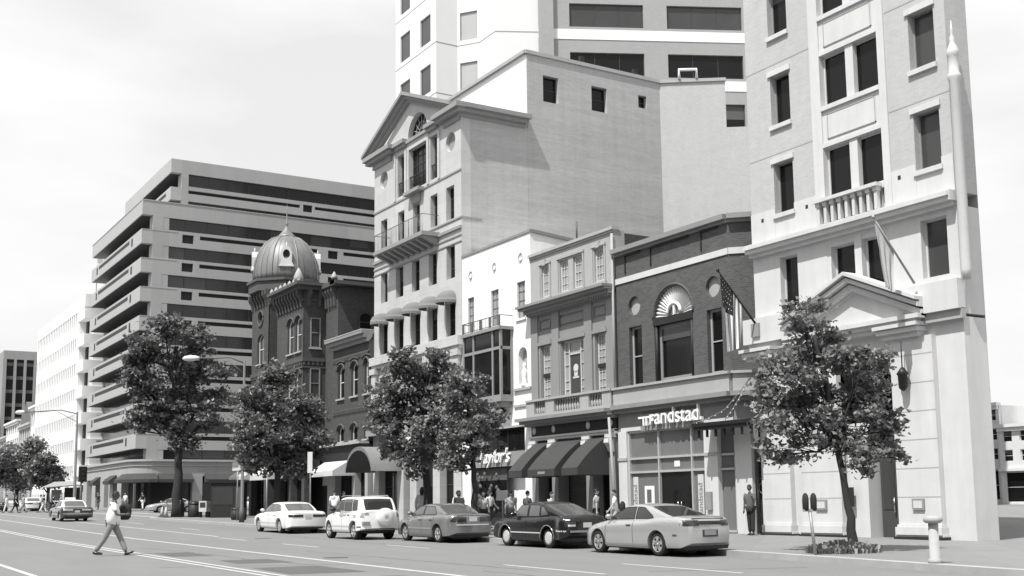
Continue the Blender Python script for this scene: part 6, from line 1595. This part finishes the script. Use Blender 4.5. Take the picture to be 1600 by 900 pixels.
# white small sport utility with a covered spare wheel
xr, xf = -1.95, 2.0
def ex4(T, rear, ss, w, xr, xf, hw, zb, paint):
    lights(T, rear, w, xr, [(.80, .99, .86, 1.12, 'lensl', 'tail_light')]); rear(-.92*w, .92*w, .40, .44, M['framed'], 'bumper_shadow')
    q = MB(); q.lathe((xr-.02, -.18, .87), [(.33, .12), (.35, 0), (.345, -.16), (.31, -.2), (.12, -.215), (.0, -.216)], 28, axis='x'); sp = q.build('spare_wheel_cover', paint, T)
    rear(.42, .76, .56, .70, M['framem'], 'number_plate', .02); rear(.48, .68, .98, 1.03, M['framem'], 'badge')
    for s in (1, -1):
        q = MB(); q.tube([(.55, s*.56, 1.66), (.3, s*.58, 1.70), (-1.3, s*.58, 1.70), (-1.5, s*.56, 1.66)], .018, 6); q.build('roof_rail', M['framem'], T)
    ss(-1.9, .50, -1.75, .50, .05, M['framed'], 'side_marker')
suv = dict(wb=2.49, xr=xr, xf=xf, w=1.735, rw=.345, sill=.28, top=[(xr, 1.08), (xr+.05, 1.13), (-1.2, 1.10), (0, 1.05), (.85, 1.02), (1.4, .96), (1.85, .84), (xf, .66)],
    low=[(xr, .42), (xr+.15, .36), (-1.0, .28), (1.5, .28), (xf-.1, .32), (xf, .4)], plan=plan(xr, xf, .82, .66), rim='spoke5', crown=.03, tw=.22,
    gh=dict(zr=1.66, rb=-1.93, rt=-1.62, ft=.28, fb=.98, tw=.74, side=[[(.86, 1.08), (.80, 1.12), (.30, 1.52), (-.15, 1.56), (-.18, 1.09)], [(-.25, 1.10), (-.22, 1.56), (-.9, 1.56), (-.98, 1.12)], [(-1.06, 1.13), (-.98, 1.56), (-1.42, 1.53), (-1.5, 1.15)]], rf=.84),
    seams=[(.85, .42, .85, 1.0), (-.2, .40, -.2, 1.04), (-.92, .68, -1.02, 1.08)], handles=[0, -.82], hz=.95, mould=[(-.85, .52, .85, .52, .06, 'framel')], mm=M['black'], sg=M['cglassl'], extra=ex4, cat='sport utility')
car('parked_sport_utility', 'white compact sport utility with a round covered spare wheel on its tail', -43.0, 18.95, math.pi, suv, paintm('white_paint_car', .80))
# white full size sedan
xr, xf = -2.72, 2.6
def ex5(T, rear, ss, w, xr, xf, hw, zb, paint):
    lights(T, rear, w, xr, [(.24, .93, .76, .88, 'lens', 'tail_light')]); plate_(rear, z=.80); rear(-.8*w, .8*w, .93, .945, M['black'], 'boot_seam')
big = dict(wb=2.91, xr=xr, xf=xf, w=1.96, rw=.335, sill=.22, top=[(xr, .88), (xr+.08, .98), (xr+.6, 1.02), (-1.4, 1.0), (0, .96), (1.1, .93), (1.9, .84), (2.4, .74), (xf, .6)],
    low=[(xr, .36), (xr+.2, .26), (-1.0, .22), (1.5, .22), (xf-.1, .26), (xf, .32)], plan=plan(xr, xf, .78, .66), rim='spoke7', crown=.03,
    gh=dict(zr=1.43, rb=-1.95, rt=-1.2, ft=.25, fb=1.15, tw=.66, side=[[(1.0, None), (.95, 1.0), (.28, 1.33), (-.10, 1.35), (-.12, 1.0)], [(-.2, 1.0), (-.18, 1.35), (-.82, 1.34), (-.92, 1.02)], [(-1.0, 1.02), (-.9, 1.33), (-1.1, 1.29), (-1.4, 1.06)]], rf=.86, rf2=.84),
    seams=[(1.0, .32, 1.0, .9), (-.15, .32, -.15, .95), (-1.05, .6, -1.15, .96)], handles=[0, -.88], hz=.84, mould=[(-1.05, .48, 1.05, .48, .05, 'framel')], sg=M['cglassl'], rg=M['cglassl'], extra=ex5)
car('parked_sedan', 'large white sedan parked leftmost in the row, in front of the dense round tree', -53.4, 19.75, math.pi, big, MATS['white_paint_car'])
# two tone taxi driving away
xr, xf = -2.75, 2.6
def ex6(T, rear, ss, w, xr, xf, hw, zb, paint):
    lights(T, rear, w, xr, [(.30, .93, .74, .84, 'framel', 'tail_light')]); rear(-.96*w, .96*w, .48, .58, M['chrome'], 'bumper', .05); rear(-.9*w, .9*w, .86, .89, M['chrome'], 'trim_strip'); plate_(rear, z=.68)
    q = MB(); q.prism(WORLD, [(-.12, 1.47), (.12, 1.47), (.08, 1.6), (-.08, 1.6)], -.33, .33); q.build('roof_sign', M['whitep'], T)
taxi = dict(big); taxi.update(xr=xr, xf=xf, w=1.94, rim='cap', plan=plan(xr, xf, .88, .82), extra=ex6, roofpaint=MATS['white_paint_car'], inset=.1)
taxi['gh'] = dict(big['gh']); taxi['top'] = [(xr, .86), (xr+.05, .95), (xr+.6, .98), (-1.4, .97), (0, .95), (1.1, .92), (1.9, .88), (2.5, .82), (xf, .7)]
car('taxi', 'dark two tone taxi with a white roof and roof sign driving away in the avenue', -84.6, 15.5, math.pi, taxi, paintm('dark_green_paint', .05), group='cars in the distance')
# cars in the side street
s2 = dict(sedan); car('side_street_car', 'silver car waiting in the side street, its nose towards the avenue behind the tallest tree', -111.5, 29.7, -math.pi/2, s2, MATS['silver_paint'], group='cars in the distance')
s3 = dict(big); car('side_street_car', 'pale car behind the first one in the side street, half hidden by the kiosk', -112.2, 37.6, -math.pi/2, s3, MATS['white_paint_car'], group='cars in the distance')
car('distant_car', 'dark sedan at the far left edge, beyond the crossing pedestrians', -134, 17.2, math.pi, dict(sedan), MATS['dark_green_paint'], group='cars in the distance')
car('distant_car', 'white sedan parked behind the vendor stall at the far corner', -133, 20.4, math.pi, dict(big), MATS['white_paint_car'], group='cars in the distance')
# ------------------------------------------------------------------ people
def skin_mesh(joints, edges, radii, sub=2):
    keys = list(joints); idx = {k: i for i, k in enumerate(keys)}
    me = bpy.data.meshes.new('t'); me.from_pydata([tuple(joints[k]) for k in keys], [(idx[a], idx[b]) for a, b in edges], []); me.update()
    o = bpy.data.objects.new('t', me); COL.objects.link(o)
    md = o.modifiers.new('s', 'SKIN'); md.use_smooth_shade = True
    if not me.skin_vertices: me.skin_vertices_add() if hasattr(me, 'skin_vertices_add') else None
    lay = me.skin_vertices[0].data
    for k in keys:
        r = radii[k]; lay[idx[k]].radius = r if isinstance(r, tuple) else (r, r); lay[idx[k]].use_root = (k == 'pelvis')
    sb = o.modifiers.new('u', 'SUBSURF'); sb.levels = sb.render_levels = sub
    bpy.context.view_layer.update()
    ev = o.evaluated_get(bpy.context.evaluated_depsgraph_get()); m2 = ev.to_mesh()
    v = [tuple(q.co) for q in m2.vertices]; f = [tuple(p.vertices) for p in m2.polygons]
    ev.to_mesh_clear(); bpy.data.objects.remove(o); bpy.data.meshes.remove(me)
    return v, f
def person(label, x, y, head, h=1.74, legs=((22, 8), (-18, 6)), arms=((-20, 15), (20, 25)), top='c_white', bot='c_grey', skin='skin1', hair='hair', longhair=False, skirt=False,
           sleeves='short', group='pedestrians', loose=1., zoff=.15, extra=None, toe=(0, 0), lean=3, out=(8, 8), near=True, name='person'):
    k = h/1.75; V3 = Vector
    def rot(a, L): t = R(a); return V3((math.sin(t)*L, 0, -math.cos(t)*L))
    J, Rr, E_ = {}, {}, []
    pel = V3((0, 0, 0)); ln = R(lean)
    up = lambda d: V3((math.sin(ln)*d, 0, math.cos(ln)*d))
    J['pelvis'] = pel; J['waist'] = up(.13*k); J['chest'] = up(.36*k); J['neck'] = up(.53*k); J['skull'] = up(.60*k)+V3((.01, 0, 0))
    Rr.update(pelvis=(.135*k, .115*k), waist=(.125*k, .105*k), chest=(.155*k, .115*k), neck=.055*k, skull=.06*k)
    E_ += [('pelvis', 'waist'), ('waist', 'chest'), ('chest', 'neck'), ('neck', 'skull')]
    feet = []; hands = []
    for i, s in enumerate((1, -1)):
        n = 'lr'[i]; th, kn = legs[i]
        hip = V3((0, s*.085*k, -.03*k)); knee = hip+rot(th, .43*k); ank = knee+rot(th-kn, .42*k)
        J[n+'hip'], J[n+'knee'], J[n+'ankle'] = hip, knee, ank
        Rr[n+'hip'] = .088*k; Rr[n+'knee'] = .058*k; Rr[n+'ankle'] = .042*k
        E_ += [('pelvis', n+'hip'), (n+'hip', n+'knee'), (n+'knee', n+'ankle')]; feet.append(ank)
        sh = up(.465*k)+V3((0, s*.18*k, 0)); a, b = arms[i]; o_ = math.sin(R(out[i]))
        el = sh+rot(a, .29*k)+V3((0, s*o_*.29*k, 0)); wr = el+rot(a+b, .25*k)+V3((0, s*o_*.05*k, 0))
        J[n+'sh'], J[n+'el'], J[n+'wr'] = sh, el, wr
        Rr[n+'sh'] = .062*k; Rr[n+'el'] = .042*k; Rr[n+'wr'] = .028*k
        E_ += [('chest', n+'sh'), (n+'sh', n+'el'), (n+'el', n+'wr')]; hands.append((wr, (wr-el).normalized(), s))
    v, f = skin_mesh(J, E_, Rr, 2 if near else 1)
    mb = MB(); mb.v = list(v); mb.f = list(f); mb.m = [0]*len(f); mb.sm = [True]*len(f)
    hc = up(.72*k)+V3((.02*k, 0, 0)); hr = .098*k
    i0 = len(mb.v); seg, rings = 14, 10
    for j in range(rings+1):
        ph = math.pi*j/rings; 
        for q in range(seg):
            t = 2*math.pi*q/seg; c = math.cos(t); fx = c*math.sin(ph); fy = math.sin(t)*math.sin(ph); z = math.cos(ph)
            wj = 1-.22*max(0, -z)**1.5; mb.v.append(tuple(hc+V3((fx*hr*(1.0 if c < 0 else .95)*(1 if z > -.2 else .97), fy*hr*.80*wj, z*hr*1.22))))
    for j in range(rings):
        for q in range(seg): a = i0+j*seg+q; b = i0+j*seg+(q+1) % seg; mb.f.append((a, b, b+seg, a+seg)); mb.m.append(0); mb.sm.append(True)
    if near:   # nose, ears, eyes, mouth, fingers
        mb.tube([hc+V3((hr*.9, 0, .02*k)), hc+V3((hr*1.12, 0, -.022*k)), hc+V3((hr*.88, 0, -.032*k))], [.006*k, .013*k, .008*k], 5)
        for s in (1, -1):
            mb.tube([hc+V3((-.01*k, s*hr*.78, .02*k)), hc+V3((-.02*k, s*hr*.9, 0)), hc+V3((-.005*k, s*hr*.78, -.03*k))], [.008*k, .014*k, .006*k], 5)
            mb.tube([hc+V3((hr*.86, s*.03*k, .008*k)), hc+V3((hr*.9, s*.03*k, .008*k))], .008*k, 6, m=1)
        mb.tube([hc+V3((hr*.8, -.022*k, -.06*k)), hc+V3((hr*.9, 0, -.06*k)), hc+V3((hr*.8, .022*k, -.06*k))], .005*k, 4, m=1)
    for wr, d, s in hands:
        side_ = V3((1, 0, 0)) if abs(d.x) < .8 else V3((0, 0, 1)); w_ = (side_-d*side_.dot(d)).normalized(); nrm = d.cross(w_)
        pc = wr+d*.085*k
        mb.tube([wr-d*.01*k, wr+d*.04*k, pc], [.024*k, .036*k, .030*k], 6)
        if near:
            for q, (off, L_) in enumerate(((-.027, .065), (-.009, .078), (.009, .074), (.026, .058))):
                b_ = wr+d*.065*k+w_*off*k; cur = nrm*(-s)*.022*k
                mb.tube([b_, b_+d*L_*.45*k+cur*.2, b_+d*L_*.85*k+cur], [.0095*k, .009*k, .007*k], 5)
            b_ = wr+d*.02*k+w_*.028*k; mb.tube([b_, b_+w_*.025*k+d*.03*k, b_+w_*.03*k+d*.062*k], [.012*k, .010*k, .008*k], 5)
    zmin = min(q.z for q in feet)-.085*k; base = V3((0, 0, -zmin))
    T = thing(name, label, 'person', (0, 0, 0), 0, group)
    def put(mb_, nm, mats): 
        mb_.v = [(a, b, c+base.z) for a, b, c in mb_.v]; return mb_.build(nm, mats, T)
    put(mb, 'body', [M[skin], M['eye']])
    # shirt
    kk = ['pelvis', 'waist', 'chest', 'neck', 'lsh', 'lel', 'rsh', 'rel']+(['lwr', 'rwr'] if sleeves == 'long' else [])
    j2 = {a: V3(J[a]) for a in kk}; j2['neck'] = J['chest'].lerp(J['neck'], .72); j2['pelvis'] = J['pelvis']+V3((0, 0, -.04*k)); r2 = {}
    for a in kk:
        r = Rr[a]; ad = .022*k; r2[a] = tuple(q+ad for q in r) if isinstance(r, tuple) else r+ad
    r2['neck'] = .062*k; r2['pelvis'] = (.158*k*loose**.6, .14*k*loose**.6); r2['waist'] = (.152*k*loose, .132*k*loose); r2['chest'] = tuple(q*loose for q in r2['chest'])
    if loose > 1: j2['pelvis'] = J['pelvis']+V3((0, 0, -.12*k))
    if sleeves == 'short':
        for n in 'lr': j2[n+'el'] = J[n+'sh'].lerp(J[n+'el'], .72); r2[n+'el'] = .066*k
    e2 = [('pelvis', 'waist'), ('waist', 'chest'), ('chest', 'neck'), ('chest', 'lsh'), ('lsh', 'lel'), ('chest', 'rsh'), ('rsh', 'rel')]+([('lel', 'lwr'), ('rel', 'rwr')] if sleeves == 'long' else [])
    v, f = skin_mesh(j2, e2, r2, 2 if near else 1); q = MB(); q.v, q.f = list(v), list(f); q.m = [0]*len(f); q.sm = [True]*len(f); put(q, 'shirt', M[top])
    if skirt:
        q = MB(); q.lathe((0, 0, 0), [(.14*k, .06*k), (.175*k, -.08*k), (.2*k, -.3*k), (.23*k, -.5*k), (.22*k, -.5*k)], 14, sy=.85); put(q, 'skirt', M[bot])
    else:
        kk = ['pelvis', 'lhip', 'lknee', 'lankle', 'rhip', 'rknee', 'rankle']; j3 = {a: V3(J[a]) for a in kk}; r3 = {}
        for a in kk: r = Rr[a]; r3[a] = tuple(z+.012*k for z in r) if isinstance(r, tuple) else r+(.02*k)
        for n in 'lr': j3[n+'ankle'] = J[n+'knee'].lerp(J[n+'ankle'], .97); r3[n+'ankle'] = .066*k; r3[n+'knee'] = .08*k; r3[n+'hip'] = .104*k
        v, f = skin_mesh(j3, [('pelvis', 'lhip'), ('lhip', 'lknee'), ('lknee', 'lankle'), ('pelvis', 'rhip'), ('rhip', 'rknee'), ('rknee', 'rankle')], r3, 2 if near else 1)
        q = MB(); q.v, q.f = list(v), list(f); q.m = [0]*len(f); q.sm = [True]*len(f); put(q, 'trousers', M[bot])
    for i, a in enumerate(feet):
        t = R(toe[i]); d = V3((math.cos(t), 0, math.sin(t))); u = V3((-math.sin(t), 0, math.cos(t)))
        q = MB(); q.tube([a-d*.06*k-u*.045*k, a-d*.02*k-u*.03*k, a+d*.06*k-u*.045*k, a+d*.14*k-u*.055*k, a+d*.19*k-u*.062*k], [.03*k, .05*k, .042*k, .036*k, .02*k], 8); put(q, 'shoe', M['shoe'])
    # hair
    q = MB(); i0 = 0
    for j in range(7):
        ph = math.pi*.56*j/6
        for a in range(14):
            t = 2*math.pi*a/14; front = max(0, math.cos(t)); zc = math.cos(ph*(1-.38*front)); sn = math.sin(ph*(1-.38*front))
            q.v.append(tuple(hc+V3((math.cos(t)*sn*hr*1.06-.006, math.sin(t)*sn*hr*.88, zc*hr*1.28+.004))))
    for j in range(6):
        for a in range(14): b_ = (a+1) % 14; q.f.append((j*14+a, j*14+b_, (j+1)*14+b_, (j+1)*14+a)); q.m.append(0); q.sm.append(True)
    if longhair: q.tube([hc+V3((-.05*k, 0, .05*k)), hc+V3((-.075*k, 0, -.08*k)), hc+V3((-.085*k, 0, -.22*k))], [.08*k, .09*k, .05*k], 10)
    put(q, 'hair', M[hair])
    if extra: extra(T, J, base, k, put)
    T.matrix_basis = Matrix.Translation((x, y, gz(x)+zoff)) @ Matrix.Rotation(R(head), 4, 'Z')
    return T
def carried(name, label, cat, x, y, z, head, fn, m):
    T = thing(name, label, cat, (0, 0, 0)); q = MB(); fn(q, T); T.matrix_basis = Matrix.Translation((x, y, z)) @ Matrix.Rotation(R(head), 4, 'Z'); return T
MX, MY = -35.15, 7.65
person('man in a white short sleeved shirt and grey trousers striding across the avenue', MX, MY, 62, 1.9, legs=((27, 4), (-24, 10)), arms=((-12, 22), (28, 62)), top='c_white', bot='c_grey', skin='skin2', loose=1.7,
       group='people crossing the avenue', zoff=.006, toe=(22, 0), lean=4, out=(6, 10))
def bag(q, T):
    q.lathe((0, 0, 0), [(.10, -.24), (.17, -.16), (.19, 0), (.17, .16), (.08, .25)], 12, sx=1.0, sy=.7); q.build('bag', M['c_dark'], T)
carried('shoulder_bag', 'bulging black bag held at the far side of the striding man', 'bag', MX+.52*.24-.3, MY+.854*.24+.18, gz(MX)+1.27, 62, bag, None)
def pack(T, J, base, k, put):
    pass
P_ = person
P_('man with dark hair in a grey shirt facing right by the awning shop', -36.6, 26.0, 70, 1.68, legs=((6, 2), (-8, 4)), arms=((5, 10), (-8, 10)), top='c_grey', bot='c_dark')
P_('person in a white top facing left, meeting the man in grey by the awning shop', -35.3, 26.0, 235, 1.66, legs=((14, 6), (-12, 8)), arms=((20, 20), (-18, 10)), top='c_white', bot='c_pale')
def bp(q, T): q.lathe((0, 0, 0), [(.08, -.2), (.14, -.14), (.14, .1), (.06, .2)], 10, sx=.8); q.build('bag', M['c_dark'], T)
carried('backpack', 'dark backpack on the person in the white top', 'bag', -35.12, 26.2, gz(-35)+.15+1.05, 55, bp, None)
P_('man in a dark shirt seen from behind beyond the black hatchback', -38.4, 24.0, 100, 1.64, legs=((5, 2), (-5, 2)), top='c_mid', bot='c_dark', arms=((8, 20), (8, 25)))
P_('man in a mid grey shirt walking left of the man in the dark shirt', -40.6, 24.6, 150, 1.7, legs=((16, 6), (-14, 10)), top='c_grey', bot='c_mid', arms=((-15, 15), (18, 20)))
P_('person in a pale shirt and dark trousers standing by the script sign shop window', -47.5, 27.6, 100, 1.72, legs=((4, 2), (-4, 2)), top='c_pale', bot='c_dark')
P_('person in a dark jacket walking under the barrel awning', -62.5, 26.5, 20, 1.74, legs=((14, 6), (-14, 8)), top='c_dark', bot='c_mid', sleeves='long')
P_('woman with tied hair, only her head showing above the black hatchback', -36.7, 24.0, 30, 1.58, legs=((5, 2), (-5, 2)), top='c_pale', bot='c_dark', longhair=False, hair='hair')
P_('woman with long dark hair in a pale top and dark trousers walking towards the camera', -43.2, 24.8, -35, 1.68, legs=((14, 6), (-14, 10)), top='c_pale', bot='c_dark', longhair=True, arms=((10, 10), (-18, 8)), out=(14, 14))
P_('woman in a mid grey top with folded arm walking beside the pale topped woman', -45.2, 24.7, -25, 1.72, legs=((10, 6), (-12, 8)), top='c_grey', bot='c_dark', longhair=True, arms=((10, 80), (-10, 10)))
P_('person in bright white half hidden behind the woman in the grey top', -46.4, 25.3, 160, 1.72, legs=((10, 6), (-12, 8)), top='c_white', bot='c_pale', sleeves='long')
P_('woman with shoulder length hair in a loose pale blouse above the grey sedan roof', -44.6, 22.55, 140, 1.86, legs=((4, 2), (-4, 2)), top='c_pale', bot='c_pale', longhair=True, arms=((-6, 20), (6, 10)), sleeves='long', out=(12, 12))
P_('man in a white shirt seen from behind between the two white vehicles', -55.6, 23.1, 165, 1.82, legs=((8, 4), (-8, 4)), top='c_white', bot='c_mid', arms=((8, 30), (-8, 10)))
P_('man in dark clothes leaning in the doorway beside the pale corner building, hand raised', -31.25, 29.05, -70, 1.76, legs=((4, 3), (-3, 2)), top='c_mid', bot='c_dark', skin='skin2', arms=((25, 110), (0, 12)))
B0 = Vector((-121.7, 17.35, 0))
def farp(px, dD, lab, head, **kw):
    p = B0+SR*((px-25)/16.0)+SD*dD
    kw.setdefault('legs', ((20, 6), (-18, 10))); return P_(lab, p.x, p.y, head, kw.pop('h', 1.72), group='distant people at the crossing', zoff=.01, near=False, **kw)
farp(10, 0, 'person all in white, leftmost of the far group crossing the side street', 240, top='c_white', bot='c_white')
farp(20, .5, 'person in dark clothes, second from the left in the far crossing group', 60, top='c_mid', bot='c_dark')
farp(26, -.4, 'person in black trousers, third from the left in the far crossing group', 60, top='c_dark', bot='c_dark')
farp(34, .3, 'person in patterned pale clothes, right end of the leftmost far group', 240, top='c_pale', bot='c_pale')
farp(57, 1, 'person in a white top and black trousers left of the vendor stall', 240, top='c_white', bot='c_dark')
farp(64, .5, 'person in pale trousers in front of the vendor stall', 60, top='c_dark', bot='c_white')
farp(79, .2, 'person in dark clothes stooping beside the taxi', 60, top='c_dark', bot='c_dark', lean=12)
farp(86, 1.4, 'pale haired person in grey just left of the taxi', 230, top='c_grey', bot='c_dark', hair='hairl')
P_('man in a dark shirt on the far pavement, behind the taxi roof', -127.5, 26.2, -60, 1.75, legs=((4, 2), (-4, 2)), top='c_dark', bot='c_mid', group='distant people at the crossing', near=False)
P_('person in a white shirt by the far corner shop window', -121.3, 27.6, -60, 1.72, legs=((10, 2), (-10, 6)), top='c_white', bot='c_grey', group='distant people at the crossing', near=False)
P_('person in a black top and white trousers by the far corner shop window', -119.6, 28.9, -60, 1.74, legs=((6, 2), (-8, 6)), top='c_dark', bot='c_white', group='distant people at the crossing', near=False)

# ------------------------------------------------------------------ pieces that stand apart become parts of their own
SPLIT = {'fin', 'attic_block', 'joint', 'pilaster', 'window_surround', 'panel_moulding', 'architrave', 'cornice', 'parapet_trim', 'window_hood', 'cresting', 'corbel', 'vent_slot', 'coping', 'belt_course', 'capital', 'eaves', 'ledge', 'string_course', 'corbel_table', 'roof_lamp'}
def split_pieces(o):
    me = o.data; n = len(me.vertices); par = list(range(n))
    def fd(a):
        while par[a] != a: par[a] = par[par[a]]; a = par[a]
        return a
    for p in me.polygons:
        r = fd(p.vertices[0])
        for v in p.vertices[1:]: par[fd(v)] = r
    co = [v.co for v in me.vertices]; comp = {}
    for i in range(n): comp.setdefault(fd(i), []).append(i)
    cl = []
    for k, ids in comp.items():
        lo = [min(co[i][a] for i in ids) for a in range(3)]; hi = [max(co[i][a] for i in ids) for a in range(3)]; cl.append([lo, hi, set(ids)])
    done = False
    while not done:
        done = True
        for i in range(len(cl)):
            for j in range(i+1, len(cl)):
                if all(cl[i][0][a] <= cl[j][1][a]+.06 and cl[j][0][a] <= cl[i][1][a]+.06 for a in range(3)):
                    a_, b_ = cl[i], cl.pop(j); a_[0] = [min(x, y) for x, y in zip(a_[0], b_[0])]; a_[1] = [max(x, y) for x, y in zip(a_[1], b_[1])]; a_[2] |= b_[2]; done = False; break
            if not done: break
    if len(cl) < 2 or len(cl) > 60: return
    base = o.name.split('.')[0]
    for lo, hi, ids in cl:
        mp_ = {v: i for i, v in enumerate(sorted(ids))}
        m2 = bpy.data.meshes.new(base); ps = [p for p in me.polygons if p.vertices[0] in ids]
        m2.from_pydata([tuple(co[v]) for v in sorted(ids)], [], [[mp_[v] for v in p.vertices] for p in ps])
        for q in me.materials: m2.materials.append(q)
        m2.polygons.foreach_set('use_smooth', [p.use_smooth for p in ps]); m2.update()
        n_ = bpy.data.objects.new(base, m2); COL.objects.link(n_); n_.parent = o.parent; n_.matrix_basis = o.matrix_basis.copy()
    bpy.data.objects.remove(o)
for o in [q for q in bpy.data.objects if q.type == 'MESH' and q.name.split('.')[0] in SPLIT and q.parent is not None]: split_pieces(o)
